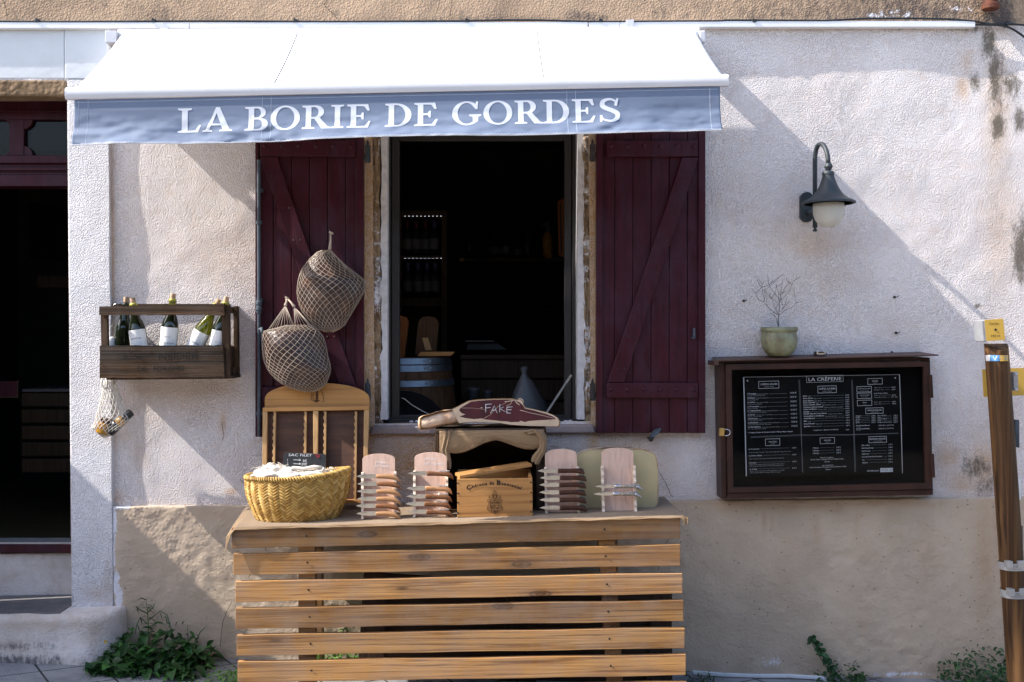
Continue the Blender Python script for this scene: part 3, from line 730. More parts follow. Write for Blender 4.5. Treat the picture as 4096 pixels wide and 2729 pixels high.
# kerb strip at the foot of the wall, right
kb = MB(); pts = [(2770, 2693), (2900, 2703), (3040, 2708), (3150, 2707), (3290, 2716), (3330, 2735)]
for (a, b_), (c, e) in zip(pts[:-1], pts[1:]):
    A = P(a, b_+5, .10); B = P(c, e+5, .10); h = Vector((0, 0, .016)); of = Vector((0, .012, 0))
    kb.hexa([A, B, B+h, A+h], [A+of, B+of, B+h+of, A+h+of])
tag(kb.build('kerb_strip', M['lintel'], bevel=.003), kind='structure')

# opposite side of the street, behind the camera: what the panes reflect and what closes the sky
op = thing('opposite_house', (0, -7.4, 0), 'shaded stone house on the other side of the street', 'building')
MB().box((-16, -8.4, -.6), (14, -7.4, 3.6)).build('wall', M['far'], op)
for xx in (-8, -1.2, 5): MB().box((xx, -7.45, .1), (xx+1.1, -7.36, 2.3)).build('door', M['oldw'], op, bevel=.01)

# ================================================================ awning
aw = thing('awning', P(1640, 140, .1), 'white retractable awning with grey lettered valance stretched over the window', 'awning')
pA0, pA1, pB0, pB1 = P(490, 138, .12), P(303, 356, .74), P(2782, 127, .12), P(2890, 304, .74)
def cany(a, b):
    w = lambda c: (pA0[c]*(1-b)+pA1[c]*b)*(1-a)+(pB0[c]*(1-b)+pB1[c]*b)*a
    sag = -.010*np.sin(b*math.pi)+.003*(fbm(a*3, b, 4, 3, 9)-.5)*np.sin(b*math.pi)
    return w(0), w(1), w(2)+sag
o = grid_obj('canopy', np.linspace(0, 1, 120), np.linspace(0, 1, 24), cany, M['fabric_white'], parent=aw); md = o.modifiers.new('t', 'SOLIDIFY'); md.thickness = .0015
b = MB()
for a, c in ((.302, .302), (.72, .7265)):
    pts = []
    for k in range(12):
        t = .02+.96*k/11; aa = np.array([[a]]); q = cany(aa, np.array([[t]])); pts.append(Vector((float(q[0][0, 0]), float(q[1][0, 0])-.0005, float(q[2][0, 0])+.0030)))
    b.tube(pts, .0016, 4)
b.build('seam', M['cable'], o)
b = MB(); b.tube([P(478, 148, .10), P(2792, 138, .10)], .034, 16); b.build('roller', M['alu'], aw, auto=40)
# front bar
b = MB(); prof = [(0, 0), (.026, -.001), (.031, .010), (.032, .030), (.026, .041), (.014, .047), (0, .048)]
La, Lb = P(275, 402, .74), P(2904, 348, .74)
ring = lambda p: [p+Vector((0, -a, c)) for a, c in prof]
b.rings([ring(La), ring(Lb)], len(prof)); b.build('front_bar', M['alu'], aw, auto=50)
b = MB(); b.rings([[p+Vector((-.004, 0, 0)) for p in ring(La)], ring(La)], len(prof)); b.build('end_cap', M['alu'], aw); b = MB(); b.rings([ring(Lb), [p+Vector((.004, 0, 0)) for p in ring(Lb)]], len(prof)); b.build('end_cap', M['alu'], aw)
# brackets
b = MB()
c = P(455, 165, .1); b.box((c.x-.022, -.15, c.z-.02), (c.x+.03, -.02, c.z+.033)); b.box((c.x-.028, -.10, c.z-.06), (c.x-.010, 0, c.z+.02)); b.lathe([(.026, 0), (.026, .05)], c+Vector((.005, 0, 0)), 14, Matrix.Rotation(math.pi/2, 3, 'Y')); b.tube([P(448, 188, .09), P(443, 215, .09)], .007, 8)
b.build('bracket', M['alu'], aw, bevel=.006)
b = MB(); c = P(2803, 155, .1); b.box((c.x-.014, -.15, c.z-.03), (c.x+.012, 0, c.z+.024)); b.build('bracket', M['alu'], aw, bevel=.005)
for (u0_, v0_, u1_, v1_) in ((634, 92, 662, 140), (2520, 80, 2522, 132)):
    b = MB(); w = 16
    b.pquad([(u1_-w, v1_), (u1_+w, v1_), (u1_+w-2, v1_-22), (u0_+w, v0_-2), (u0_-w, v0_), (u1_-w-2, v1_-18)], .04, .046)
    b.tube([P(u1_, v1_-4, .05), P(u1_, v1_-4, .062)], .007, 6)
    b.build('hanger', M['alu'], aw, bevel=.001)
# folding arms under the cloth
for sx, (uu, vv), (eu, ev) in ((1, (455, 285), (330, 398)), (-1, (2770, 190), (2850, 350))):
    b = MB(); a = P(uu, vv, .06); e = P(eu, ev, .73); el_ = a.lerp(e, .5)+Vector((sx*.03, 0, .0)); b.tube([a, el_, e], .024, 8)
    b.box((a.x-.03, -.09, a.z-.03), (a.x+.03, 0, a.z+.05)); b.build('folding_arm', M['alu'], aw, auto=40)
# valance
va0, va1 = P(298, 401, .760), P(2879, 347, .760); vH = S(186, .760)
def vwave(x, t):
    x = np.asarray(x, float); t = np.asarray(t, float)
    n1 = vnoise(x, t*.35, 5.2, 101)-.5; n2 = vnoise(x+t*.05, t*.5, 13, 102)-.5; n3 = vnoise(x, t*.35+3, 34, 103)-.5; n4 = vnoise(x, t*.2, 2.1, 104)-.5
    tt = np.clip((t-.25)/.75, 0, 1)
    return .022*tt*n4+.030*tt**1.2*n1+.018*tt**1.2*n2+.005*tt*n3+.012*t+.045*tt*tt
def vpt(x, dz):
    """point on the valance, dz metres below its top edge"""
    s = (x-va0.x)/(va1.x-va0.x); zt = va0.z+(va1.z-va0.z)*s
    return s, zt
def vfn(a, b):
    x = va0.x+(va1.x-va0.x)*a; zt = va0.z+(va1.z-va0.z)*a
    bt = 1+.015*np.sin(x*5)+.012*(vnoise(x, x*0, 3, 55)-.5)
    dn = vwave(x, b); return x, -.760-dn, zt-vH*b*bt
vo = grid_obj('valance', np.linspace(0, 1, 520), np.linspace(0, 1, 40), lambda a, b: vfn(a, b), M['valance'], parent=aw); md = vo.modifiers.new('t', 'SOLIDIFY'); md.thickness = .0012
b = MB()
for dz in (0, .0045):
    pts = [];
    for s in np.linspace(0, 1, 400):
        q = vfn(np.array([[s]]), np.array([[1.0]])); pts.append(Vector((float(q[0][0, 0]), float(q[1][0, 0])-.001+dz*.2, float(q[2][0, 0])+dz+.0008*math.sin(s*1400))))
    b.tube(pts, .0024 if dz == 0 else .0012, 5)
b.build('hem', M['letter'], vo, smooth=True)
b = MB()
for s in (.0065, .021, .2875, .301, .7595, .773, .984):
    pts = []
    for t in np.linspace(.02, .97, 40):
        q = vfn(np.array([[s]]), np.array([[t]])); pts.append(Vector((float(q[0][0, 0]), float(q[1][0, 0])-.0012, float(q[2][0, 0]))))
    b.tube(pts, .0008, 4)
pts = []
for s in np.linspace(.004, .996, 200):
    q = vfn(np.array([[s]]), np.array([[.055]])); pts.append(Vector((float(q[0][0, 0]), float(q[1][0, 0])-.0012, float(q[2][0, 0]))))
b.tube(pts, .0007, 4); b.build('stitching', M['letter'], vo)
# serif lettering
def arc(cx, cy, rx, ry, a0, a1, n=14): return [(cx+rx*math.cos(math.radians(a0+(a1-a0)*i/n)), cy+ry*math.sin(math.radians(a0+(a1-a0)*i/n))) for i in range(n+1)]
def s_glyph():
    cp = [(.66,.70),(.66,.84),(.52,.955),(.33,.955),(.18,.86),(.17,.70),(.33,.575),(.53,.49),(.70,.36),(.69,.17),(.52,.045),(.32,.05),(.15,.14),(.09,.29)]
    hw = [.012,.03,.04,.055,.085,.095,.09,.09,.095,.085,.055,.045,.03,.012]; L = []; Rr = []
    P2 = []
    for i in range(len(cp)-1):
        p0, p1, p2, p3 = cp[max(i-1, 0)], cp[i], cp[i+1], cp[min(i+2, len(cp)-1)]
        for t in (0, .25, .5, .75):
            P2.append(tuple(.5*((2*p1[k])+(-p0[k]+p2[k])*t+(2*p0[k]-5*p1[k]+4*p2[k]-p3[k])*t*t+(-p0[k]+3*p1[k]-3*p2[k]+p3[k])*t**3) for k in (0, 1))+(hw[i]*(1-t)+hw[i+1]*t,))
    for i, (x, y, w) in enumerate(P2):
        a = P2[max(i-1, 0)]; c = P2[min(i+1, len(P2)-1)]; dx, dy = c[0]-a[0], c[1]-a[1]; l = math.hypot(dx, dy) or 1
        L.append((x-dy/l*w, y+dx/l*w)); Rr.append((x+dy/l*w, y-dx/l*w))
    return [L+Rr[::-1]], [[(.60,.70),(.70,.68),(.76,1.0),(.69,1.0),(.62,.85)], [(.05,0),(.12,0),(.19,.12),(.14,.30),(.06,.30)]]
GL = {
 'L': ([[(0,0),(.74,0),(.84,.29),(.77,.31),(.64,.10),(.35,.07),(.35,.90),(.50,.94),(.50,1),(0,1),(0,.94),(.14,.9),(.14,.1),(0,.06)]], .90),
 'A': ([[(0,0),(.36,0),(.36,.06),(.25,.09),(.31,.26),(.66,.26),(.73,.09),(.62,.06),(.62,0),(1.08,0),(1.08,.06),(.97,.09),(.61,1.02),(.47,1.02),(.12,.09),(0,.06)], [(.34,.34),(.49,.78),(.64,.34)]], 1.10),
 'B': ([[(0,0)]+arc(.50,.27,.34,.27,-90,80)+arc(.47,.76,.28,.24,-60,90)+[(0,1),(0,.94),(.13,.9),(.13,.1),(0,.06)], [(.33,.07)]+[(.33,.47)]+arc(.46,.27,.18,.20,90,-90), [(.33,.56)]+[(.33,.93)]+arc(.44,.745,.13,.185,90,-90)], .93),
 'O': ([arc(.53,.5,.53,.52,0,352,40), arc(.53,.5,.33,.45,0,352,36)], 1.14),
 'R': ([[(0,0),(.46,0),(.46,.06),(.33,.09),(.33,.44),(.44,.44),(.72,0),(1.04,0),(1.04,.06),(.93,.09),(.64,.48)]+arc(.48,.73,.31,.27,-50,90)+[(0,1),(0,.94),(.13,.9),(.13,.1),(0,.06)], [(.33,.52),(.33,.93)]+arc(.44,.725,.15,.205,90,-90)], 1.05),
 'I': ([[(0,0),(.46,0),(.46,.06),(.33,.09),(.33,.91),(.46,.94),(.46,1),(0,1),(0,.94),(.13,.91),(.13,.09),(0,.06)]], .58),
 'E': ([[(0,0),(.76,0),(.86,.28),(.79,.3),(.64,.09),(.33,.07),(.33,.47),(.49,.47),(.54,.36),(.60,.36),(.60,.66),(.54,.66),(.49,.55),(.33,.55),(.33,.93),(.62,.91),(.75,.72),(.82,.74),(.76,1),(0,1),(0,.94),(.13,.9),(.13,.1),(0,.06)]], .96),
 'D': ([[(0,0)]+arc(.42,.5,.54,.5,-90,90)+[(0,1),(0,.94),(.13,.9),(.13,.1),(0,.06)], [(.33,.07),(.33,.93)]+arc(.40,.5,.34,.43,90,-90)], 1.06),
 'G': ([arc(.53,.5,.53,.52,52,318,34)+[(.95,.14),(.95,.36),(1.06,.40),(1.06,.46),(.62,.46),(.62,.40),(.75,.36),(.75,.12)]+arc(.53,.5,.33,.45,302,55,30)+[(.86,.68),(.93,.69),(.95,1.0),(.89,1.0)]], 1.14),
}
b = MB(); H = S(98, .755); base0 = P(716, 536, .755); base1 = P(2484, 493, .755)
seq = 'LA BORIE DE GORDES'; adv = []
for ch in seq:
    adv.append(.42 if ch == ' ' else (.86 if ch == 'S' else GL[ch][1]))
tot = sum(adv); k = (base1.x-base0.x)/H/tot; cur = 0
def put_poly(loops, x_off, off):
    vv = [Vector((p[0], p[1], 0)) for l in loops for p in l]; tr = geometry.tessellate_polygon([[Vector((p[0], p[1], 0)) for p in l] for l in loops])
    bm = bmesh.new(); vs = [bm.verts.new(v) for v in vv]
    for t in tr:
        try: bm.faces.new([vs[i] for i in t])
        except ValueError: pass
    for ax in (0, 1):
        for q in np.arange(-.1, 1.2, .11):
            n = Vector((1, 0, 0)) if ax == 0 else Vector((0, 1, 0))
            bmesh.ops.bisect_plane(bm, geom=bm.verts[:]+bm.edges[:]+bm.faces[:], plane_co=n*q, plane_no=n)
    bm.verts.index_update(); out = []
    for v in bm.verts:
        x = base0.x+(x_off+v.co.x*k)*H; s = (x-base0.x)/(base1.x-base0.x); zb = base0.z+(base1.z-base0.z)*s; z = zb+v.co.y*H
        sa = (x-va0.x)/(va1.x-va0.x); zt = va0.z+(va1.z-va0.z)*sa; bt = 1+.015*math.sin(x*5)+.012*(float(vnoise(np.array(x), np.array(0.), 3, 55))-.5); t = (zt-z)/(vH*bt)
        out.append(Vector((x, -.760-float(vwave(x, t))-.0022-off, z)))
    fs = []
    for f_ in bm.faces:
        idx = [v.index for v in f_.verts]; fs.append(idx)
    b.add(out, fs); bm.free()
for ch, a in zip(seq, adv):
    if ch == 'S':
        l, ex = s_glyph(); put_poly(l, cur*k, 0)
        for e in ex: put_poly([e], cur*k, .0006)
    elif ch != ' ': put_poly(GL[ch][0], cur*k, 0)
    cur += a
b.build('lettering', M['letter'], vo, smooth=True)
# ================================================================ table
zl = Z(2110, .57, 925); zr = Z(2064, .57, 2735); xl_ = X(925, .57, 2110); xr_ = X(2735, .57, 2064)
def tz(x): return zl+(zr-zl)*(x-xl_)/(xr_-xl_)
def T(u, d, dz=0.0):
    p = P(u, 2050, d); return Vector((p.x, -d, tz(p.x)+dz))
tb = thing('slatted_table', (0, -.55, gz(0)), 'pine table with a front of wide horizontal slats, standing below the window', 'table')
sl6 = [(917, 2112, 2195, 2721, 2072, 2154), (923, 2217, 2302, 2721, 2179, 2263), (932, 2327, 2409, 2730, 2293, 2375), (933, 2434, 2517, 2734, 2402, 2484),
       (938, 2541, 2624, 2739, 2512, 2593), (942, 2647, 2732, 2744, 2619, 2702), (946, 2755, 2840, 2748, 2728, 2812)]
for i, (ul, a, b_, ur, c, e) in enumerate(sl6):
    b = MB(); f4 = [P(ul+9, b_, .575), P(ur, e, .575), P(ur, c, .575), P(ul+9, a, .575)]; of = Vector((0, .024, 0))
    # a slat is cut in several lengths of the same board so that its edge can wander
    n = 14; fr = []
    for t in range(n+1):
        s = t/n; lo = f4[0].lerp(f4[1], s)+Vector((0, .002*math.sin(s*9+i), .0012*math.sin(s*23+i*2))); hi = f4[3].lerp(f4[2], s)+Vector((0, .002*math.sin(s*9+i), .0015*math.sin(s*17+i*3)))
        fr.append([lo, lo+of, hi+of, hi])
    b.rings(fr, 4, col=(i*.37+.13) % 1); b.build('slat', M['slatw'], tb, bevel=.002)
b = MB()
for ul, ur in ((1226, 2424),):
    for i, (l, a, b_, r_, c, e) in enumerate(sl6[:6]):
        for uu in (1226+i*4, 2418+i*5):
            s = (uu-l)/(r_-l); v = ((a+b_)/2)*(1-s)+((c+e)/2)*s
            b.lathe([(.0045, 0), (.0042, .001), (.002, .0004), (0, .0002)], P(uu, v-2, .5765), 10, Matrix.Rotation(math.pi/2, 3, 'X'))
b.build('screw', M['blackpl'], tb)
for (ut, ub, w) in ((1226, 1228, 34), (2424, 2468, 32)):
    b = MB(); A = P(ut-w, 2120, .55); B_ = P(ut+w, 2120, .55); A2 = P(ub-w, 2860, .55); B2 = P(ub+w, 2860, .55); of = Vector((0, .05, 0))
    b.hexa([A2, B2, B_, A], [A2+of, B2+of, B_+of, A+of]); b.build('leg', M['slatw'], tb, bevel=.002)
for u in (1262, 2440):
    b = MB(); p = T(u, .12); b.box((p.x-.03, p.y-.03, gz(p.x)), (p.x+.03, p.y+.03, p.z-.03)); b.build('leg', M['slatw'], tb, bevel=.002)
b = MB()
for k in range(4):
    d0 = .05+k*.125; a, c = T(1010, .3), T(2660, .3)
    b.hexa([Vector((a.x, -d0-.12, a.z-.03)), Vector((c.x, -d0-.12, c.z-.03)), Vector((c.x, -d0-.12, c.z-.008)), Vector((a.x, -d0-.12, a.z-.008))],
           [Vector((a.x, -d0, a.z-.03)), Vector((c.x, -d0, c.z-.03)), Vector((c.x, -d0, c.z-.008)), Vector((a.x, -d0, a.z-.008))])
b.build('table_top', M['slatw'], tb)
# burlap cloth
XA, XB = X(905, .58, 2100), X(2737, .58, 2066); XA2 = X(985, .04, 2020); XB2 = X(2655, .04, 1975)
def clf(a, b):
    # b: 0 back .. .8 front edge .. 1 hanging lip
    bt = np.clip(b/.86, 0, 1); hg = np.clip((b-.86)/.14, 0, 1)
    xa = XA2+(XA-XA2)*bt; xb = XB2+(XB-XB2)*bt
    x = xa+(xb-xa)*a; d = .04+(.582-.04)*bt+.004*(fbm(a*18, b, 1, 3, 6)-.5)*bt+hg*(.006+.004*np.sin(a*41))
    z = zl+(zr-zl)*(x-xl_)/(xr_-xl_)+.0035*(fbm(a*16, b*5, 1, 3, 27)-.5)*(1-hg)
    ed = np.clip((.02-a)/.02, 0, 1)
    dr = hg*(.004+.007*fbm(a*14, a*0, 1, 3, 77)+.045*np.clip((.012-a)/.012, 0, 1)+.02*np.clip((a-.99)/.01, 0, 1)); z = z-dr
    z = z-.012*ed*bt-.030*ed*bt*bt
    return x, -d, z
def cl_skip(cx, cz): return (cx > 9)
o = grid_obj('burlap_cloth', np.concatenate([np.linspace(0, .03, 16), np.linspace(.032, .975, 260), np.linspace(.98, 1, 8)]), np.concatenate([np.linspace(0, .84, 30), np.linspace(.845, 1, 14)]), clf, M['burlap'])
tag(o, 'brown burlap cloth spread over the top of the slatted table', 'cloth'); md = o.modifiers.new('t', 'SOLIDIFY'); md.thickness = .003
b = MB(); c = T(2738, .58); 
for k in range(26):
    a = c+Vector((random.uniform(-.006, .012), random.uniform(-.008, .004), -.003)); b.tube([a, a+Vector((random.uniform(-.004, .006), -.004, -.012)), a+Vector((random.uniform(-.006, .01), -.004, -random.uniform(.022, .034)))], .0012, 4)
b.build('frayed_corner', M['burlap'], o)
# old door lying behind the slats
od = thing('old_door', (0, -.3, gz(.3)), 'dark old panelled door leaning on the wall behind the table slats', 'door')
b = MB(); b.pquad([(1420, 2860), (2692, 2860), (2686, 2372), (1458, 2290)], .20, .22); b.build('panel', M['oldw'], od)
for (a, c) in ((1455, 1545), (2030, 2155), (2610, 2690)):
    b = MB(); ya = 2290+(a-1458)*82/1230; yc = 2290+(c-1458)*82/1230
    b.pquad([(a-35, 2860), (c-12, 2860), (c, yc), (a, ya)], .215, .245); b.build('stile', M['oldv'], od, bevel=.004)
for (va, vb) in ((0, 42), (250, 330)):
    b = MB(); b.pquad([(1540, 2296+vb), (2612, 2368+vb*.9), (2612, 2368+va*.9), (1540, 2296+va)], .215, .24); b.build('rail', M['oldw'], od, bevel=.004)

# ================================================================ wall lamp
lp = thing('wall_lamp', P(3228, 830, 0), 'dark swan-neck wall lamp with a bell shade and frosted globe on the right-hand wall', 'lamp')
b = MB(); prof = [(-27,-50),(-27,48),(-20,56),(-16,63),(-8,66),(0,68),(8,66),(16,63),(20,56),(27,48),(27,-50),(20,-58),(16,-64),(8,-68),(0,-69),(-8,-68),(-16,-64),(-20,-58)][::-1]
b.pquad([(3229+x*.98, 829+y*.88) for x, y in prof], .0, .022); b.build('back_plate', M['blackp'], lp, bevel=.004)
q = lambda u, v, d: P(u, v, d)
b = MB(); pts = [q(3260, 905, .075), q(3260, 660, .075)]
top0 = q(3260, 640, .075); end = q(3313, 655, .2); r = (end-top0).length/2; mid = top0.lerp(end, .5); hd = (end-top0).normalized()
for t in np.linspace(0, math.pi, 16): pts.append(mid-hd*r*math.cos(t)+Vector((0, 0, 1))*math.sin(t)*S(72, .13))
pts.append(end); b.tube(pts, .0105, 12); b.tube([q(3229, 850, .02), q(3260, 850, .075)], .012, 10)
b.build('arm', M['blackp'], lp, smooth=True)
b = MB(); c = q(3260, 912, .075); b.lathe([(0, -.018), (.009, -.016), (.011, -.011), (.006, -.005), (.007, 0), (.012, .004), (.012, .008)], c, 14); b.build('finial', M['blackp'], lp, smooth=True)
b = MB(); c = q(3314, 667, .2); b.lathe([(0, -.019), (.013, -.014), (.019, 0), (.013, .014), (.004, .019)], c, 16)
c = q(3314, 815, .2); k = S(1, .2)
sh = [(107, 0), (106, 6), (98, 11), (80, 19), (60, 35), (45, 56), (34, 78), (27, 98), (23, 112), (23, 113), (24, 116), (24, 124), (21, 129), (10, 131), (10, 135), (0, 136)]
b.lathe([(r_*k, z*k) for r_, z in sh], c, 40); b.lathe([(107*k, 0), (100*k, -2*k), (72*k, 9*k), (62*k, 12*k)], c, 40)
b.build('lamp_shade', M['blackp'], lp, auto=35)
b = MB(); b.lathe([(0, -98*k), (20*k, -95*k), (40*k, -83*k), (54*k, -64*k), (61*k, -40*k), (62*k, -20*k), (62*k, 8*k)], c, 32); o = b.build('globe', M['frost'], lp, smooth=True)
md = o.modifiers.new('t', 'SOLIDIFY'); md.thickness = .002
b = MB(); b.lathe([(0, -74*k), (15*k, -71*k), (26*k, -58*k), (28*k, -46*k), (22*k, -28*k), (14*k, -12*k), (14*k, 8*k)], c, 24); b.build('bulb', M['bulb'], lp, smooth=True)

# ================================================================ menu case
mc = thing('menu_case', P(3300, 1985, 0), 'brown metal wall showcase holding the black printed crepe menu', 'display case')
def C(X_, Y_, d): return (2800+X_/2.354, 1380+Y_/2.354)
def cq(b, pts, d0, d1): b.pquad([C(x, y, 0) for x, y in pts], d0, d1)
b = MB(); cq(b, [(205,1440),(2195,1413),(2165,160),(180,186)], 0, .012)
cq(b, [(205,1450),(250,1450),(232,150),(180,150)], 0, .105); cq(b, [(2185,1413),(2195,1413),(2166,120),(2156,120)], 0, .10)
cq(b, [(250,1450),(2195,1413),(2193,1362),(262,1397)], 0, .112); cq(b, [(232,185),(2160,150),(2158,118),(230,140)], 0, .10)
b.build('case_body', M['brown'], mc, bevel=.0015)
b = MB(); a0, a1, a2, a3 = P(2858, 1446, .14), P(3755, 1424, .14), P(3722, 1419, .0), P(2886, 1437, .0)
up = Vector((0, 0, .006)); b.add([a0, a1, Vector((a1.x-.03, 0, a1.z+.012)), Vector((a0.x+.02, 0, a0.z+.012)), a0+up, a1+up, Vector((a1.x-.03, 0, a1.z+.018)), Vector((a0.x+.02, 0, a0.z+.018))],
  [(0,3,2,1),(4,5,6,7),(0,1,5,4),(1,2,6,5),(2,3,7,6),(3,0,4,7)])
b.box((a0.x, -.14, a0.z-.018), (a0.x+.02, 0, a0.z+.002)); b.build('roof_cap', M['cap'], mc, bevel=.001)
capz = lambda u: P(2858+(u-2858), 1440-(u-2858)*.0245, .08).z+.012
b = MB(); fo = [(262,1395),(2185,1360),(2155,155),(242,182)]; fi = [(315,1343),(2125,1300),(2108,205),(298,235)]
for i in range(4):
    j = (i+1) % 4; cq(b, [fo[i], fo[j], fi[j], fi[i]], .10, .122)
do = b.build('door_frame', M['brown'], mc, bevel=.0015)
b = MB(); cq(b, [(318,1340),(2122,1298),(2106,208),(300,238)], .106, .109); b.build('glass_pane', M['glass'], mc)
b = MB(); cq(b, [(262,1395),(2185,1360),(2155,165),(242,190)], .013, .016); b.build('back_panel', M['backb'], mc)
for (ya, yb) in ((280, 500), (1025, 1250)):
    b = MB(); x_ = 2150+(ya-280)*.022; cq(b, [(x_+14,yb),(x_+50,yb),(x_+38,ya),(x_+2,ya)], .085, .128); b.build('hinge', M['brown'], mc, bevel=.003)
mb_ = MB(); cq(mb_, [(432,1235),(1908,1207),(1880,280),(407,304)], .060, .066); mo = mb_.build('menu_board', M['board'], mc)
# ---- text helpers (the built-in font, turned into mesh)
_tc = {}
def glyphs(s, shear=0.0, bold=0.0, space=1.0):
    key = (s, shear, bold, space)
    if key in _tc: return _tc[key]
    cu_ = bpy.data.curves.new('t', 'FONT'); cu_.body = s; cu_.size = 1; cu_.shear = shear; cu_.offset = bold; cu_.resolution_u = 2; cu_.space_character = space
    ob = bpy.data.objects.new('t', cu_); COL.objects.link(ob); dg = bpy.context.evaluated_depsgraph_get()
    me = bpy.data.meshes.new_from_object(ob.evaluated_get(dg)); vs = [v.co.copy() for v in me.vertices]; fs = [tuple(p.vertices) for p in me.polygons]
    bpy.data.objects.remove(ob); bpy.data.curves.remove(cu_); bpy.data.meshes.remove(me)
    w = max([v.x for v in vs], default=0); _tc[key] = (vs, fs, w); return _tc[key]
def text(b, s, p, xd_, up_, size, width=None, align='L', shear=0, bold=0, fn=None):
    """size: metres of the capital height; width: fitted width in metres"""
    vs, fs, w = glyphs(s, shear, bold)
    if not vs: return
    k = size/.70; kx = width/w if width else k; o = -w*kx*{'L': 0, 'C': .5, 'R': 1}[align]
    if fn: out = [fn(v.x*kx+o, v.y*k) for v in vs]
    else: out = [p+xd_*(v.x*kx+o)+up_*(v.y*k) for v in vs]
    b.add(out, fs)
def strokes(b, lines, fn, r=.0012):
    for l in lines: b.tube([fn(x, y) for x, y in l], r, 4)
# ---- menu text; coordinates are those of an enlargement of the photograph (3.363 per pixel from 2940, 1480)
MD = .0672
def mp_(x, y): return P(2940+x/3.363, 1480+y/3.363, MD)
sk = Vector((1, 0, .019)).normalized(); su = Vector((-.012, 0, 1)).normalized(); km = S(1/3.363, MD)
tx1 = MB(); tx2 = MB(); dash = MB()
def mt(s, x, y, h, x2=None, align='L', dim=False, shear=0, bold=0):
    text(tx2 if dim else tx1, s, mp_(x, y), sk, su, h*km, (x2-x)*km if x2 else None, align, shear, bold)
def frame_box(x0, y0, x1, y1, t=2.2, mb=None):
    mb = mb or tx1
    w = (x1-x0)*km; h = (y1-y0)*km; o = mp_(x0, y1); tt = t*km
    for (a, c, e, f_) in ((0, 0, w, tt), (0, h-tt, w, h), (0, tt, tt, h-tt), (w-tt, tt, w, h-tt)):
        mb.add([o+sk*a+su*c, o+sk*e+su*c, o+sk*e+su*f_, o+sk*a+su*f_], [(0, 1, 2, 3)])
def dashes(x0, x1, y):
    x = x0; o = mp_(x0, y)
    while x < x1-3:
        a = (x-x0)*km; dash.add([o+sk*a, o+sk*(a+9*km), o+sk*(a+9*km)+su*2.4*km, o+sk*a+su*2.4*km], [(0, 1, 2, 3)]); x += 14
mt('LA CRÊPERIE', 985, 152, 46, 1440); frame_box(963, 82, 1466, 172, 3)
for (t, sub, x0, y0, x1, y1) in (('CRÊPES SALEES', '(SALTED CREPES)', 318, 154, 597, 254), ('CRÊPES SUCREES', '(SWEET CREPES)', 1114, 217, 1371, 314), ('ALCOOL', '(ALCOHOL)', 1785, 116, 1989, 198),
     ('BOISSONS FRAICHES', '(COLD DRINKS)', 1758, 512, 2001, 592), ('SALADES', '(SALADS)', 409, 928, 609, 1022), ('GLACES', '(ICE CREAM)', 1144, 913, 1345, 997), ('BOISSONS CHAUDES', '(HOT DRINKS)', 1800, 897, 2046, 983)):
    frame_box(x0, y0, x1, y1, 4); w = {'CRÊPES SALEES': 232, 'CRÊPES SUCREES': 232, 'ALCOOL': 88, 'BOISSONS FRAICHES': 190, 'SALADES': 108, 'GLACES': 92, 'BOISSONS CHAUDES': 220}[t]
    cx = (x0+x1)/2; mt(t, cx-w/2, y0+(y1-y0)*.52, 22 if w > 200 else 18, cx+w/2); mt(sub, cx-w*.28, y0+(y1-y0)*.80, 12, cx+w*.28, dim=True, shear=.3)
L1 = [('3 Fromages', 'Emmental, Chèvre, Bleu', 'Emmental, Goat cheese, Blue cheese', '13.50 €', 331, 288, 445), ('Classique', 'Emmental, Oeuf, Jambon cuit', 'Emmental, Egg, Ham', '14.50 €', 386, 268, 460), ('La Chèvre', 'Chèvre, Jambon, Tomates', 'Goat Cheese, Ham, Tomatoes', '14.50 €', 446, 272, 450),
      ('La Provençale', 'Ratatouille, Oeuf', 'Ratatouille, Egg', '15.00 €', 503, 320, 432), ('La Végétarienne', 'Emmental, Tomates, Mozza, Pesto', 'Emmental, Tomatoes, Mozzarella, Pesto', '15.50 €', 558, 348, 578), ('La Savoie', 'Oeuf, Jambon Cuit, Tomme de Savoie', 'Egg, Ham, Tomme de Savoie', '16.00 €', 613, 273, 518),
      ("L'Américaine", 'Emmental, Oeuf, Viande Hachée', 'Emmental, Egg, minced meat', '16.50 €', 666, 312, 522), ('La Basquaise', 'Emincé de poulet, Poivrons, Oignons, Sauce', 'Minced chicken, Peppers, Onions, Tomato sauce', '17.00 €', 720, 316, 606), ('La Norvégienne', 'Crème fraîche, Saumon fumé, Tomates', 'Sour Cream, Smoked Salmon, Tomatoes', '17.00 €', 777, 348, 604)]
for i, (a, c, e, pr, y, x2, x3) in enumerate(L1):
    x = 164+i*1.4; mt(a, x, y, 17, x2, bold=.012); mt(c, x2+10, y, 12, x3, dim=True, shear=.2); mt(e, x+2, y+24, 11, x+40+len(e)*6.1, dim=True, shear=.2); dashes(x3+10, 705+i*2, y-6-i*.3); mt(pr, 736+i*2.2, y-11, 21, 826+i*1.8)
mt('* Crêpes à base de farine de blé / Wheat flour crepes', 174, 852, 15, 786, bold=.01)
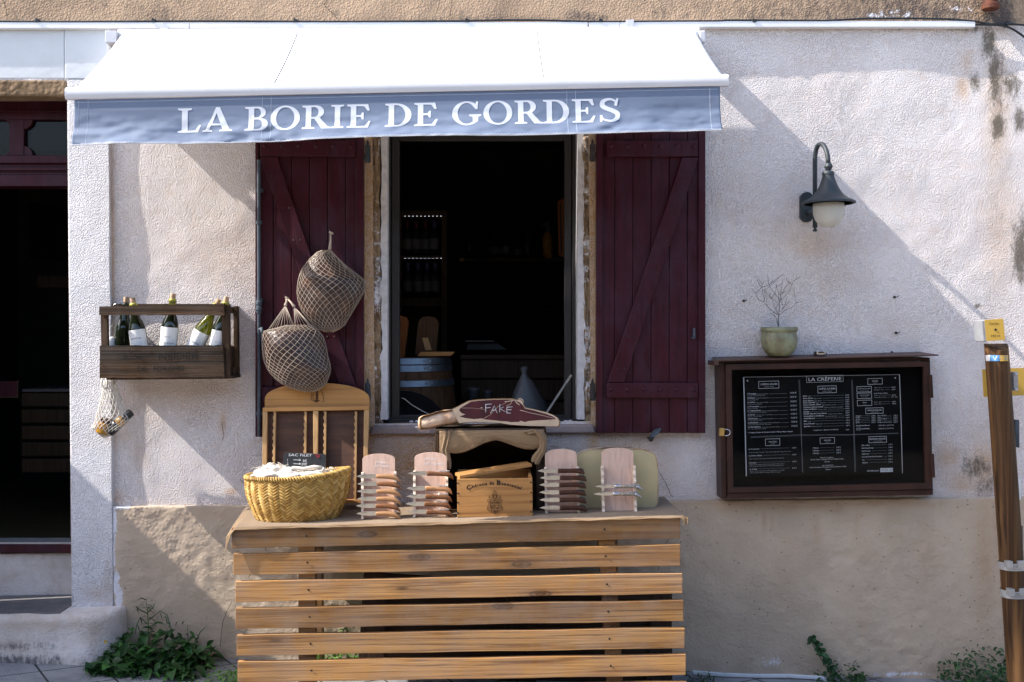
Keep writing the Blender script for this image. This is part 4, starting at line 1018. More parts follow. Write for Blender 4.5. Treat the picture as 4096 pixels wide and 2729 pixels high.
L2 = [('Sucre', 'Sugar', 360, 972, 1030, '3.00 €'), ('Sucre, Citron', 'Sugar, Lemon', 391, 1050, 1170, '3.50 €'), ('Sucre, Beurre', 'Sugar, Butter', 424, 1056, 1170, '3.50 €'), ('Sucre, Cannelle', 'Sugar, Cinnamon', 450, 1080, 1224, '4.00 €'),
      ('Sucre, Cannelle, Citron', 'Sugar, Cinnamon, Lemon', 479, 1160, 1365, '4.50 €'), ('Confiture (abricot, fraise)', 'Apricot or strawberry marmalade', 511, 1190, 1460, '4.00 €'), ('Crème de Marron', 'Chestnut cream', 539, 1105, 1236, '4.50 €'), ('Nutella', '', 572, 1000, 1000, '5.50 €'),
      ('Nutella, Noix de Coco, Banane', 'Nutella, Coconut, Banana', 599, 1242, 1450, '6.00 €'), ('Caramel Beurre Salé Maison', 'Homemade salted butter', 631, 1202, 1382, '5.50 €'), ('Grand Marnier', '', 662, 1080, 1080, '6.50 €'), ('Miel', 'Honey', 698, 968, 1028, '6.00 €'), ("Sirop D'Erable", 'Maple syrup', 733, 1074, 1184, '6.00 €'), ('Spéculos', 'Spéculos biscuits', 768, 1020, 1168, '6.00 €')]
for i, (a, c, y, x2, x3, pr) in enumerate(L2):
    x = 914+i; mt(a, x, y, 16, x2, bold=.012)
    if c: mt(c, x2+10, y-1, 12, x3, dim=True, shear=.2)
    if x3 < 1440: dashes(x3+14, 1478, y-8)
    mt(pr, 1482+i*.7, y-13, 15, 1535+i*.7)
mt('* supplément : Banane ou chantilly', 1044, 818, 15, 1398); mt('1.00 €', 1486, 812, 15, 1536)
for (t, s2, y0) in (('Cidre doux ou brut', 'Sweet or raw cider', 224), ('Vins de Gordes', 'Wine of Gordes', 312), ('Bières', 'Beer', 408)):
    o = (y0-224)*.03; frame_box(1639+o, y0, 1842+o, y0+77, 4); w = len(t)*4.6; mt(t, 1741-w+o, y0+35, 13, 1741+w+o); mt(s2, 1741-w*.7+o, y0+54, 9, 1741+w*.7+o, dim=True)
for (a, x2, xa, xb, pr, xp, y) in (('Bolée - 25 cl', 1975, 1985, 2090, '4.50 €', 2102, 246), ('Bouteille - 75 cl', 2000, 2018, 2090, '14.00 €', 2104, 274), ('Rosé, Rouge ou Blanc', 2056, 0, 0, '', 0, 322), ('Verre', 1922, 1936, 2100, '4.00 €', 2108, 350), ('Pichet 50cl ou 75cl', 2030, 2038, 2092, '9 € / 17 €', 2104, 377), ('Demi - 25cl', 1972, 1982, 2088, '4.00 €', 2110, 438), ('Pinte - 50cl', 1968, 1978, 2088, '7.00 €', 2112, 466)):
    mt(a, 1872, y, 13, x2, dim=not a.startswith('Ro')); 
    if xa: dashes(xa, xb, y-8)
    if pr: mt(pr, xp, y-4, 14, xp+(55 if len(pr) < 8 else 82))
for i, (a, x2, c, x4, pr) in enumerate((('Orangina', 1698, 'Coca, Coca Zero', 2042, '3.50 €'), ('Perrier', 1682, 'Oasis', 1962, '3.50 €'), ('Ice Tea', 1684, 'Tropico Original', 2046, '3.50 €'), ('Fanta', 1672, 'Sirop', 1964, '3.50 €'), ('Sprite', 1676, 'Orange ou Citron pressé', 2112, '5.00 €'))):
    y = 626+i*22.6; mt(a, 1625, y, 12, x2, bold=.01); dashes(x2+12, 1822, y-6); mt('3.50 €', 1836, y-2, 14, 1890); mt(c, 1918, y-6, 12, x4, bold=.01); 
    if x4 < 2060: dashes(x4+10, 2110, y-12)
    mt(pr, 2132, y-6, 14, 2186)
for (a, c, pr, y) in (('Bouteille Eau Minérale', 'Still water', '2.50 € 50 cl / 4.50 € 75cl', 757), ('Bouteille Eau Pétillante', 'Sparkling water', '3.50 € 50 cl / 5.50 € 75cl', 800)):
    mt(a, 1630, y, 13, 1816, bold=.01); mt(c, 1632, y+18, 9, 1700, dim=True); mt(pr, 1928, y-2, 14, 2138)
L3 = [('La Provençale', 1074, 330, '15.00 €', 765, 1056, ['Salad, Tomatoes, Cucumber, Tuna, Anchovy, Egg, Black Olives, Red Onions'], 1118), ('La Chèvre Chaud', 1163, 360, '15.00 €', 766, 1148, ['Salad, Tomatoes, Goat Cheese Toast Black Olives, Red Onions'], 1204),
      ("L'Océane", 1258, 288, '16.00 €', 769, 1240, ['Salade, Avocat, Saumon fumé, Tomates, Oignons Rouge, Citron', 'Salad, Avocado, Smoked salmon, Tomatoes, Red Onions, Lemon'], 1281), ('La Truffée', 1345, 300, '22.00 €', 770, 1328, ["Salade, Tomates, Burrata, Truffe d'été, jambon cru, basilic", 'Salad, Tomatoes, Burrata, Summer Truffle, Ham, basil'], 1369)]
for i, (a, y, x2, pr, xp, yp, ls, yl) in enumerate(L3):
    x = 183+i*3.5; mt(a, x, y, 15, x2, bold=.012); dashes(x2+16, xp-24, y-12); mt(pr, xp, yp, 15, xp+60)
    for j, l in enumerate(ls): mt(l, x+4, yl+j*22, 12, x+4+len(l)*8.1, dim=True, shear=.25)
for a, y, pr in (('1 Boule', 1058, '3.00 €'), ('2 Boules', 1094, '5.50 €'), ('3 Boules', 1130, '7.00 €')): mt(a, 1045, y, 15, 1125 if a[0] == '1' else 1133, bold=.012); dashes(1146, 1340, y-9); mt(pr, 1362, y-7, 18, 1424)
for t, x0, x1, y in (('Parfums de glaces', 1145, 1325, 1188), ('Vanille, Fraise, Chocolat, Citron, Pistache, Café,', 1013, 1468, 1216), ('Passion', 1203, 1282, 1242), ('Ice cream flavors', 1173, 1328, 1292), ('Vanilla, Strawberry, Chocolate, Lemon, Pistachio, Coffee,', 997, 1510, 1320), ('Passion', 1217, 1292, 1346)): mt(t, x0, y, 15, x1, shear=.25)
for a, x2, y, pr in (('Café (coffee)', 1811, 1022, '2.50 €'), ('Café Allongé (long)', 1867, 1060, '3.00 €'), ('Café Noisette', 1824, 1100, '3.50 €'), ('Cappuccino', 1808, 1137, '4.00 €'), ('Chocolat Chaud (Hot Chocolate)', 1987, 1177, '4.00 €'), ('Thé', 1742, 1220, '3.50 €'), ('Infusion', 1788, 1256, '3.50 €')):
    x = 1699+(y-1022)*.06; mt(a, x, y, 14, x2, bold=.012); dashes(x2+18, 2050, y-9); mt(pr, 2064, y-10, 16, 2120)
mt('10€ Minimum', 1773, 1368, 17, 1940, bold=.012)
o = mp_(1956, 1376); w, h = 172*km, 54*km; pq = MB(); pq.add([o, o+sk*w, o+sk*w+su*h, o+su*h], [(0, 1, 2, 3)]); pq.build('payment_label', M['ink'], mo)
pk = MB()
for (xa, ya, xb, yb) in ((1970, 1352, 2000, 1340), (2016, 1360, 2054, 1332), (2080, 1358, 2118, 1334)):
    MD = .0676; frame_box(xa, min(ya, yb), xb, max(ya, yb), 4, pk); MD = .0672
pk.build('payment_symbol', M['board'], mo)
mo['n'] = 1; del mo['n']
tx1.build('printed_text', M['ink'], mo); tx2.build('small_print', M['inkdim'], mo); dash.build('dotted_leaders', M['inkdim'], mo)
b = MB()
for l in ([(120,98),(1200,80),(2212,63)], [(2212,63),(2235,700),(2252,1390)], [(115,98),(135,760),(152,1430)]):
    b.tube([P(2940+x/3.363, 1480+y/3.363, .067) for x, y in l], [.0007]*3 if l[0][1] != 98 or l[1][0] != 135 else [.0022]*3, 4)
b.tube([P(2940+x/3.363, 1480+y/3.363, .067) for x, y in ((2212,63),(2235,700),(2252,1390))], .0014, 4)
for (x, y) in ((168,146),(2155,108)): b.lathe([(.003, 0), (.003, .001), (0, .002)], mp_(x, y), 10, Matrix.Rotation(math.pi/2, 3, 'X'))
b.build('board_edge', M['ink'], mo)
b = MB()
for l in ([(858,135),(880,700),(915,1380)], [(870,135),(892,700),(905,1380)], [(1568,135),(1590,700),(1612,1375)], [(1580,135),(1600,700),(1624,1375)], [(208,900),(860,872),(1500,878),(2200,848)], [(208,912),(860,884),(1500,868),(2200,858)]):
    b.tube([mp_(x, y) for x, y in l], .00035, 4)
b.build('divider_line', M['inkdim'], mo)
# padlock
pl = thing('padlock', P(2887, 1730, .12), 'small brass padlock hanging on the left edge of the menu case', 'padlock')
b = MB(); b.pquad([C(181,857,0), C(228,860,0), C(234,785,0), C(188,782,0)], .115, .135); b.build('body', M['brass'], pl, bevel=.003)
b = MB(); b.tube([P(*C(x, y, 0), .125) for x, y in ((228,855),(255,855),(278,845),(284,826),(278,806),(258,796),(232,796))], .0028, 8); b.build('shackle', M['bolster'], pl, smooth=True)
# pot with bare shrub, tin
cz_ = P(3117, 1427, .075)
pt = thing('potted_shrub', cz_, 'leafless little shrub in a lobed green glazed pot on top of the menu case', 'potted plant')
k = S(1, .075); b = MB(); prof = [(36, 0), (42, 4), (55, 16), (66, 36), (71, 58), (71, 76), (67, 92), (66, 97), (71, 100), (73, 108), (72, 116), (68, 118), (64, 112), (60, 100), (0, 100)]
b.lathe([(r_*k, z*k) for r_, z in prof], cz_+Vector((0, 0, .001)), 48, lobes=12, lamp=.035); b.build('pot', M['potm'], pt, smooth=True)
b = MB(); b.lathe([(60*k, 101*k), (0, 106*k)], cz_, 20); b.build('soil', M['soil'], pt)
BR = [([(640,1010),(640,950),(638,880),(650,800),(655,720),(655,660),(650,600),(645,560)], 8), ([(640,1000),(625,950),(612,880),(575,820),(555,770)], 4), ([(612,880),(600,860),(560,820),(515,800)], 2.5),
 ([(640,820),(600,800),(530,750),(470,690),(415,620),(330,590),(300,540),(285,490),(270,455),(220,415)], 5), ([(285,490),(330,445),(385,385),(470,365),(520,330),(600,270),(650,235),(718,185)], 3), ([(410,620),(430,560),(432,450),(428,370)], 4), ([(425,590),(400,500),(388,420),(385,345),(330,250)], 3.5), ([(385,400),(340,345),(312,275)], 2), ([(385,345),(412,305)], 2),
 ([(640,820),(610,750),(570,670),(540,590),(520,520),(510,485)], 4.5), ([(640,640),(590,600),(530,560),(460,490),(395,420)], 3.5), ([(650,560),(600,510),(560,450),(510,390),(490,340),(475,225)], 3.5), ([(530,570),(570,520),(600,440),(612,350)], 3), ([(650,560),(640,480),(620,400),(605,340)], 3.5), ([(615,385),(660,350),(702,328),(706,280)], 3),
 ([(655,660),(670,560),(680,460),(695,380),(700,330)], 3), ([(660,600),(720,555),(790,480),(830,410),(855,350),(860,322)], 4), ([(670,520),(720,450),(770,370),(800,325),(870,300),(940,250),(985,222)], 4), ([(800,325),(775,280),(765,250)], 2.5), ([(850,350),(820,325),(795,290)], 2.5), ([(670,510),(710,490),(740,455)], 2),
 ([(660,820),(700,790),(740,750),(790,735),(840,715),(890,670),(925,635),(970,625),(1015,612)], 4), ([(925,635),(905,560),(890,470),(885,390)], 3), ([(665,775),(700,740),(740,700),(790,640),(815,605)], 3), ([(700,740),(740,670),(765,600),(782,530)], 2.5), ([(715,690),(690,630),(650,560)], 2.5), ([(700,640),(695,580),(650,460)], 2), ([(455,670),(458,600),(460,520)], 2.2), ([(500,350),(540,300),(552,270)], 2), ([(530,560),(500,520),(512,485)], 2), ([(600,740),(620,680),(640,640)], 2.4), ([(440,430),(500,380),(560,330),(602,285)], 2)]
b = MB()
for i, (l, w) in enumerate(BR):
    h = hash_ = ((i*37) % 11-5)/5.*.045; n = len(l)
    pts = [P(2950+x/3.92, 1050+y/3.92, .075+h*(j/max(1, n-1))+(.0 if i else 0)) for j, (x, y) in enumerate(l)]
    b.tube(pts, [max(.0009, w*.5/3.92*S(1, .08)*2.0*(1-.6*j/n)) for j in range(n)], 5)
b.build('bare_shrub', M['bark'], pt, smooth=True)
c = P(3281, 1422, .07); tn = thing('tin', c, 'small round silver tin on top of the menu case', 'tin')
b = MB(); k = S(1, .07); b.lathe([(25*k, 0), (26*k, 2*k), (26*k, 10*k), (27.5*k, 11*k), (27.5*k, 15*k), (26*k, 16*k), (0, 16*k)], c, 28); b.build('can', M['bolster'], tn, auto=40)
# hooks in the wall
for (u, v, lab) in ((2974, 1204, 'small screw hook in the wall to the left of the bare shrub'), (3577, 1189, 'small white-tipped screw hook, upper one right of the potted shrub'), (3583, 1332, 'small dark hook in the wall just above the right half of the menu case'), (3566, 1410, 'tiny rusty screw head just above the roof of the menu case')):
    b = MB(); c = P(u, v, .0); b.lathe([(.006, 0), (.006, .008), (.003, .010), (0, .011)], c, 10, Matrix.Rotation(math.pi/2, 3, 'X'))
    if v < 1400: b.tube([c+Vector((0, -.005, 0)), c+Vector((.004, -.028, 0)), c+Vector((.010, -.03, .006))], .002, 6)
    tag(b.build('wall_hook', M['rusty'], smooth=True), lab, 'hook', 'hooks and screws in the wall')

# ================================================================ signpost at the right edge
sp = thing('signpost', (P(4085, 2729, .45).x, -.45, gz(2.0)), 'leaning round wooden waymark post with yellow plates at the right edge', 'signpost')
b = MB(); t0 = P(3984, 1375, .45); b0 = P(4088, 2860, .45); R0 = S(46, .45)
b0 = t0+(b0-t0)*1.05; ax = (t0-b0).normalized(); rr = []
for s in np.linspace(0, 1, 24):
    c = b0.lerp(t0, s); ring_ = []
    for j in range(28):
        w = 2*math.pi*j/28; r1 = R0*(1+.02*math.sin(3*w+s*4)); p = c+Vector((math.cos(w)*r1, math.sin(w)*r1, 0))
        if s == 1: p.z += -.03*max(0, -math.sin(w))-.0
        ring_.append(p)
    rr.append(ring_)
b.rings(rr, 28); b.build('post', M['logw'], sp, auto=50)
b = MB(); b.pquad([(3935,1366),(3948,1368),(3940,1282),(3929,1284)], .42, .50); b.pquad([(3945,1366),(4022,1360),(4014,1275),(3938,1279)], .44, .497); b.build('cap_block', M['galv'], sp, bevel=.001)
b = MB(); b.pquad([(3946,1365),(4021,1360),(4013,1275),(3938,1280)], .4975, .5005); gp = b.build('name_plate', M['gold'], sp, bevel=.0005)
b = MB(); tdx = Vector((1, 0, .035)).normalized(); tup = Vector((-.06, 0, 1)).normalized()
text(b, 'Gordes', P(3957, 1300, .5015), tdx, tup, S(9.5, .5), S(40, .5)); text(b, '343 m', P(3963, 1349, .5015), tdx, tup, S(9.5, .5), S(38, .5)); b.build('plate_lettering', M['blackpl'], gp)
b = MB(); b.lathe([(.0052, 0), (.005, .0015), (.002, .002), (0, .001)], P(3982, 1319, .5012), 12, Matrix.Rotation(math.pi/2, 3, 'X')); b.build('plate_screw', M['rusty'], gp)
def curved(b, ua, ub, va, vb, rad_add=.0012, slope=0, n=10):
    """band wrapped on the post between two pixel columns"""
    vs = []
    for v0_, row in ((vb, 0), (va, 1)):
        for i in range(n+1):
            u = ua+(ub-ua)*i/n; s = (v0_-1375)/(2860-1375)/1.05; c = t0.lerp(b0, s); x = P(u, v0_, .49).x-c.x; R1 = R0*1.02+rad_add; x = max(-R1*.999, min(R1*.999, x)); vs.append(Vector((c.x+x, c.y-math.sqrt(R1*R1-x*x), P(u, v0_+slope*i, .49).z)))
    b.add(vs, [(i, i+1, i+1+n+1, i+n+1) for i in range(n)])
for (ua, ub, mm, nm) in ((3956, 3966, 'paper', 'sticker_edge'), (3966, 3995, 'blue', 'sticker_emblem'), (3995, 4032, 'gold', 'sticker_strip')):
    b = MB(); curved(b, ua, ub, 1421, 1445); o = b.build(nm, M[mm], sp)
b = MB(); b.tube([P(3972, 1425, .5), P(3979, 1441, .5), P(3988, 1424, .5)], .0016, 4)
b.build('emblem_stroke', M['paper'], sp)
b = MB(); text(b, 'Département', P(3998, 1428, .5), tdx, tup, S(5, .5), S(32, .5)); text(b, 'VAUCLUSE', P(4000, 1439, .5), tdx, tup, S(6, .5), S(31, .5)); b.build('sticker_lettering', M['blue'], sp)
b = MB(); b.pquad([(3936,1588),(4200,1578),(4200,1468),(3930,1478)], .34, .345); b.build('arrow_board', M['gold'], sp)
for (ua, ub, va, vb, d, mm) in ((4034, 4056, 1489, 1566, .42, 'galv'), (4056, 4073, 1488, 1565, .44, 'galv'), (4049, 4068, 1679, 1790, .43, 'galv'), (4062, 4078, 1680, 1792, .46, 'iron'), (4066, 4084, 1914, 2000, .47, 'paper'), (4082, 4092, 2104, 2190, .45, 'iron')):
    b = MB(); b.pquad([(ua, vb-3), (ub, vb), (ub-1, va), (ua-2, va)], d-.02, d); 
    if ua in (4056,):
        for vv in (1497, 1558): b.lathe([(.007, 0), (.006, .006), (0, .008)], P(4062, vv, d), 10, Matrix.Rotation(math.pi/2, 3, 'X'))
    b.build('sign_bracket', M[mm], sp, bevel=.001)
for (vc) in (2260, 2371):
    b = MB(); s = (vc-1375)/(2860-1375)/1.05; c = t0.lerp(b0, s); vs = []; n = 32
    for row in (-.016, .016):
        for i in range(n): w = 2*math.pi*i/n; vs.append(c+Vector((math.cos(w)*(R0*1.02+.004), math.sin(w)*(R0*1.02+.004), row)))
    b.add(vs, [(i, (i+1) % n, (i+1) % n+n, i+n) for i in range(n)])
    cu0 = proj(c.x, c.y, c.z)[0]
    b.pbox(cu0-16, vc-14, cu0+6, vc+14, .49, .52); b.pbox(cu0+26, vc-15, cu0+62, vc+13, .48, .51); b.tube([P(cu0+4, vc, .51), P(cu0+30, vc, .505)], .0025, 6)
    o = b.build('clamp', M['galv'], sp, bevel=.001)
# ================================================================ wine crate on the wall, left
wc = thing('wine_crate', P(660, 1520, .0), 'weathered grey-brown wooden crate hung on the wall left of the window, holding wine bottles', 'crate')
def Q5(x, y): return (380+x/2.488, 1150+y/2.488)
def qp(b, pts, d0, d1, col=None): b.pquad([Q5(x, y) for x, y in pts], d0, d1, col)
def rough(b, pts, d0, d1, n=16, amp=3, col=None):
    """board given by its 4 corners in picture order (bl, br, tr, tl), with chewed edges"""
    bl_, br_, tr_, tl_ = [Vector(p) for p in pts]; out = []
    for i in range(n+1): t = i/n; p = bl_.lerp(br_, t); out.append((p.x, p.y+random.uniform(-amp, amp)))
    for i in range(n+1): t = i/n; p = tr_.lerp(tl_, t); out.append((p.x, p.y+random.uniform(-amp, amp)*.7))
    b.pquad([Q5(*p) for p in out], d0, d1, col)
b = MB(); rough(b, [(45,900),(1290,900),(1270,575),(48,580)], .195, .215, 26, 5); b.build('front_board', M['crate'], wc)
b = MB(); rough(b, [(40,275),(1285,275),(1283,160),(42,192)], .195, .217, 20, 4); b.build('front_rail', M['crate'], wc)
for (pts) in ([(62,600),(128,600),(120,262),(54,262)], [(1262,590),(1308,590),(1312,190),(1258,250)]):
    b = MB(); qp(b, pts, .17, .193); b.build('corner_post', M['cratev'], wc, bevel=.002)
b = MB(); b.pbox(398, 1216, 920, 1240, .0, .012); b.pbox(400, 1385, 935, 1500, .0, .012); b.build('back_board', M['crate'], wc)
# right end, seen from inside the street: upright strips running back to the wall
xr0 = P(890, 1300, .20).x
def endp(b, v0_, v1_, d0, d1, th=.012, off=0):
    z0, z1 = Z(v1_, .2, 890), Z(v0_, .2, 890); b.box((xr0+off, -d1, z0), (xr0+off+th, -d0, z1))
b = MB()
endp(b, 1385, 1506, .012, .194); b.build('end_board', M['crate'], wc, bevel=.0015); b = MB(); endp(b, 1225, 1250, .012, .194, .012)
b.build('end_board', M['crate'], wc, bevel=.0015)
b = MB(); endp(b, 1220, 1508, .165, .197, .016, .0125); b.build('end_post', M['cratev'], wc, bevel=.002)
b = MB(); endp(b, 1220, 1506, .0, .045, .018, .0125); endp(b, 1470, 1506, .05, .10, .012, .0125); b.build('end_post', M['cratev'], wc, bevel=.002)
b = MB(); xl0 = P(402, 1300, .2).x; z0, z1 = Z(1506, .2, 402), Z(1385, .2, 402); b.box((xl0, -.194, z0), (xl0+.012, -.012, z1)); b.build('end_board', M['crate'], wc); b = MB(); b.box((xl0, -.194, Z(1250, .2, 402)), (xl0+.012, -.012, Z(1228, .2, 402))); b.build('end_board', M['crate'], wc)
b = MB(); a, c = P(425, 1520, .19), P(925, 1518, .19); b.box((a.x, -.19, a.z), (c.x, 0, a.z+.012)); b.build('bottom_board', M['crate'], wc)
b = MB()
for x, y in ((318,610),(540,625),(760,612),(982,612),(1240,620),(1245,720),(1250,828),(60,755),(1255,170),(1255,228)): b.lathe([(.003, 0), (.003, .002), (0, .0025)], P(*Q5(x, y), .2165), 8, Matrix.Rotation(math.pi/2, 3, 'X'))
b.build('nail', M['rusty'], wc)
b = MB(); cd_ = (1, 0, .004); vx = Vector(cd_)
text(b, 'F. SC', P(*Q5(280, 722), .2168), vx, u0, S(68/2.488, .2), S(210/2.488, .2)); text(b, 'NEIDER', P(*Q5(625, 722), .2168), vx, u0, S(72/2.488, .2), S(395/2.488, .2))
text(b, 'DE   FORGHEI', P(*Q5(420, 838), .2168), vx, u0, S(54/2.488, .2), S(455/2.488, .2))
b.build('stencilled_name', pm('faded black stencil', (.012, .008, .007), .6, 160, .9, 60, 0), wc)
# ---- bottles
def wine_bottle(name, lab, bx, by, tx, ty, d, glass, paper=True, w=.0375, lab_t=(.28, .57), cork='cork', cap=None, dark=False, extra=None):
    """bottle axis from base pixel (hidden behind the board) to cork-top pixel, width w metres radius"""
    B_ = P(bx, by, d); Tp = P(tx, ty, d+.005); L = (Tp-B_).length; ax_ = (Tp-B_).normalized(); Mx = Vector((0, 0, 1)).rotation_difference(ax_).to_matrix()
    t = thing(name, B_, lab, 'wine bottle', 'wine bottles in the wall crate')
    h = L-.022; pf = [(0, 0), (w*.9, 0), (w, .006), (w, h*.60), (w*.97, h*.65), (w*.82, h*.72), (w*.58, h*.79), (w*.43, h*.86), (w*.38, h*.95), (w*.44, h*.955), (w*.44, h*.975), (w*.38, h*.98), (w*.37, h)]
    b = MB(); b.lathe(pf+[(0, h)], B_, 28, Mx); b.build('glass_body', glass, t, smooth=True)
    b = MB(); b.lathe([(0, h-.01), (w*.30, h-.01), (w*.31, h+.001), (w*.31, h+.024), (0, h+.024)], B_, 16, Mx); b.build('cork', M[cork], t, auto=40)
    if cap:
        b = MB(); b.lathe([(w*.405, h*.90), (w*.40, h*.955), (w*.46, h*.96), (w*.46, h*.985), (w*.40, h+.001)], B_, 18, Mx); b.build('foil_capsule', M[cap], t, smooth=True)
    if paper:
        # label: part of a cylinder turned to the street
        fr = Vector((0, -1, 0)); fr = (fr-ax_*fr.dot(ax_)).normalized(); sd2 = fr.cross(ax_)*-1; vs = []; n = 14
        for tt in lab_t:
            for i in range(n+1):
                a = math.radians(-72+144*i/n)+(.12); vs.append(B_+ax_*(L*tt)+(fr*math.cos(a)+sd2*math.sin(a))*(w+.0006))
        b = MB(); b.add(vs, [(i, i+1, i+n+2, i+n+1) for i in range(n)]); lo = b.build('paper_label', M['paper'], t, smooth=True)
        if extra:
            b = MB()
            for (s_, aa, hh, sz, wd) in extra:
                def fn(x, y, aa=aa, hh=hh):
                    a = aa+x/w; return B_+ax_*(L*lab_t[0]+hh+y)+(fr*math.cos(a)+sd2*math.sin(a))*(w+.0012)
                text(b, s_, None, None, None, sz, wd, 'C', fn=fn)
            b.build('label_print', M['slate'], lo)
    return t
by = 1440
wine_bottle('wine_bottle', 'dark unlabelled bottle with a tan cork, second thing from the left in the wall crate', 478, 1500, 506, 1190, .075, M['gdark'], paper=False)
wine_bottle('wine_bottle', 'dark bottle with white label leaning left in the crate, beside the unlabelled bottle', 576, 1500, 530, 1194, .13, M['gdark'], lab_t=(.30, .59), cap='capy', extra=[('ERMITAGE', 0, .058, .006, .044), ('~', -.3, .030, .006, .02), ('Cuvée des vignes', .1, .012, .004, .04)])
wine_bottle('wine_bottle', 'upright dark bottle with white label in the middle of the wall crate', 662, 1500, 693, 1176, .13, M['gdark'], lab_t=(.30, .59), cap='capy', extra=[('GRAND VIN', 0, .060, .004, .026), ('CHATEAUNEUF-DU-PAPE', .2, .032, .005, .05)])
wine_bottle('wine_bottle', 'olive green see-through bottle tilting strongly right in the wall crate', 722, 1498, 876, 1199, .12, M['golive'], lab_t=(.24, .57), cap='capy', extra=[('SANCERRE', 0, .066, .006, .04), ('2018', 0, .036, .004, .012), ('Les Vignes Fleuries', 0, .014, .005, .045)])
wine_bottle('wine_bottle', 'dark bottle with blank white label at the right end of the wall crate', 852, 1500, 907, 1189, .14, M['gdark'], lab_t=(.28, .57), cap='capy', extra=[('2016', 0, .05, .004, .014)])
t = thing('jar', P(443, 1440, .10), 'narrow white jar with wire clip at the left end of the wall crate', 'jar')
b = MB(); c = P(443, 1500, .10); b.lathe([(0, 0), (.022, 0), (.022, .15), (.018, .165), (.012, .17)], c, 18); b.build('body', M['bulb'], t, smooth=True)
b = MB(); b.tube([P(x, y, .125) for x, y in ((432,1305),(440,1312),(452,1300),(460,1280),(456,1262),(452,1240))], .0014, 6); b.tube([P(*Q5(x, y), .1) for x, y in ((180,178),(205,162),(230,180))], .0014, 6); b.build('wire_clip', M['bolster'], t)
# ---- net bag with jars under the crate
nb = thing('net_bag', P(430, 1520, .1), 'white cotton net bag with jar and black bottle, hanging under the wall crate', 'net bag')
prf = [(1522, 418, 452), (1560, 412, 470), (1600, 405, 485), (1640, 396, 502), (1668, 388, 518), (1690, 382, 510), (1712, 380, 486), (1732, 392, 460), (1745, 405, 440), (1751, 415, 425)]
def ring_at(t, prf, dc, ry, n=None):
    k = t*(len(prf)-1); i = min(int(k), len(prf)-2); f_ = k-i; v = prf[i][0]*(1-f_)+prf[i+1][0]*f_; l = prf[i][1]*(1-f_)+prf[i+1][1]*f_; r_ = prf[i][2]*(1-f_)+prf[i+1][2]*f_
    return v, (l+r_)/2, (r_-l)/2
def surf(t, th, prf, dc, ryf, sc=1.0):
    v, cx, hw = ring_at(t, prf, dc, None); c = P(cx, v, dc); rx_ = S(hw, dc)*sc; ry_ = min(rx_*ryf, .085)*sc; 
    return Vector((c.x+rx_*math.cos(th), -dc-ry_*math.sin(th), c.z))
def hamw(th, tt):
    g = max(0, min(1, math.sin(th)*2.2)); return 1+g*(.05*math.sin(3*th+7*tt)*math.sin(th)+.035*math.sin(11*tt+2*th)+.02*math.sin(17*tt-5*th))
def net(b, prf, dc, ryf, n, tw, r, steps=60, sc=1.03, t0_=0, th0=-.15, th1=math.pi+.15, back=False, mod=False):
    span = 2*math.pi
    for sg in (1, -1):
        for i in range(n):
            run = []
            for s_ in range(steps+1):
                t = t0_+(1-t0_)*s_/steps; th = (span*i/n+sg*tw*t) % (2*math.pi)
                if th > 1.12*math.pi and th < 1.88*math.pi and not back:
                    if len(run) > 1: b.tube(run, r, 4, cap=False)
                    run = []; continue
                pp = surf(t, th, prf, dc, ryf, sc)
                if mod:
                    cc = surf(t, 0, prf, dc, ryf, sc).lerp(surf(t, math.pi, prf, dc, ryf, sc), .5); pp = cc+(pp-cc)*hamw(th, t)
                run.append(pp)
            if len(run) > 1: b.tube(run, r, 4, cap=False)
b = MB(); net(b, prf, .10, .55, 20, 2.6, .0013, 46, t0_=0, back=True)
b.tube([P(*Q5(x, y), .12) for x, y in ((75,905),(66,950),(72,985),(95,1000),(118,985),(120,950),(112,905))], .0045, 8)
b.tube([P(*Q5(x, y), .12) for x, y in ((95,1000),(90,1080),(70,1200),(30,1300))], .0016, 5); b.tube([P(*Q5(x, y), .12) for x, y in ((118,985),(150,1080),(240,1180),(350,1215))], .0016, 5)
b.build('net', M['cordw'], nb, smooth=True)
j = thing('preserve_jar', P(408, 1712, .1), 'small amber preserve jar at the bottom left of the white net bag', 'jar')
b = MB(); Mx = Matrix.Rotation(math.radians(20), 3, 'Y'); c = P(410, 1734, .1); b.lathe([(0, 0), (.030, 0), (.032, .004), (.032, .045), (.027, .052)], c, 20, Mx); b.build('glass_body', M['amber'], j, smooth=True)
b = MB(); b.lathe([(.028, .050), (.031, .053), (.031, .066), (0, .067)], c, 20, Mx); b.build('lid', M['h_dark'], j, auto=40)
j = thing('oil_bottle', P(470, 1690, .1), 'black-capped bottle with a yellow band sticking out of the white net bag', 'bottle')
A = P(436, 1728, .1); Bq = P(524, 1650, .1); ax_ = (Bq-A).normalized(); Mx = Vector((0, 0, 1)).rotation_difference(ax_).to_matrix(); L = (Bq-A).length
b = MB(); b.lathe([(0, 0), (.024, 0), (.025, .004), (.025, L*.38), (.022, L*.44)], A, 20, Mx); b.build('glass_body', M['blackpl'], j, smooth=True)
b = MB(); b.lathe([(.0235, L*.43), (.024, L*.47), (.022, L*.62), (.019, L*.68)], A, 20, Mx); b.build('yellow_band', M['amber'], j, smooth=True)
b = MB(); b.lathe([(.0185, L*.67), (.0185, L), (.016, L*1.02), (0, L*1.02)], A, 20, Mx); b.build('cap', M['blackpl'], j, auto=40)
j = thing('cork', P(375, 1709, .1), 'pale round stopper poking out at the left of the white net bag', 'stopper')
b = MB(); b.lathe([(0, 0), (.009, 0), (.010, .004), (.010, .02), (0, .021)], P(386, 1712, .1), 14, Matrix.Rotation(math.radians(-75), 3, 'Y')); b.build('stopper', M['cotton'], j, smooth=True)

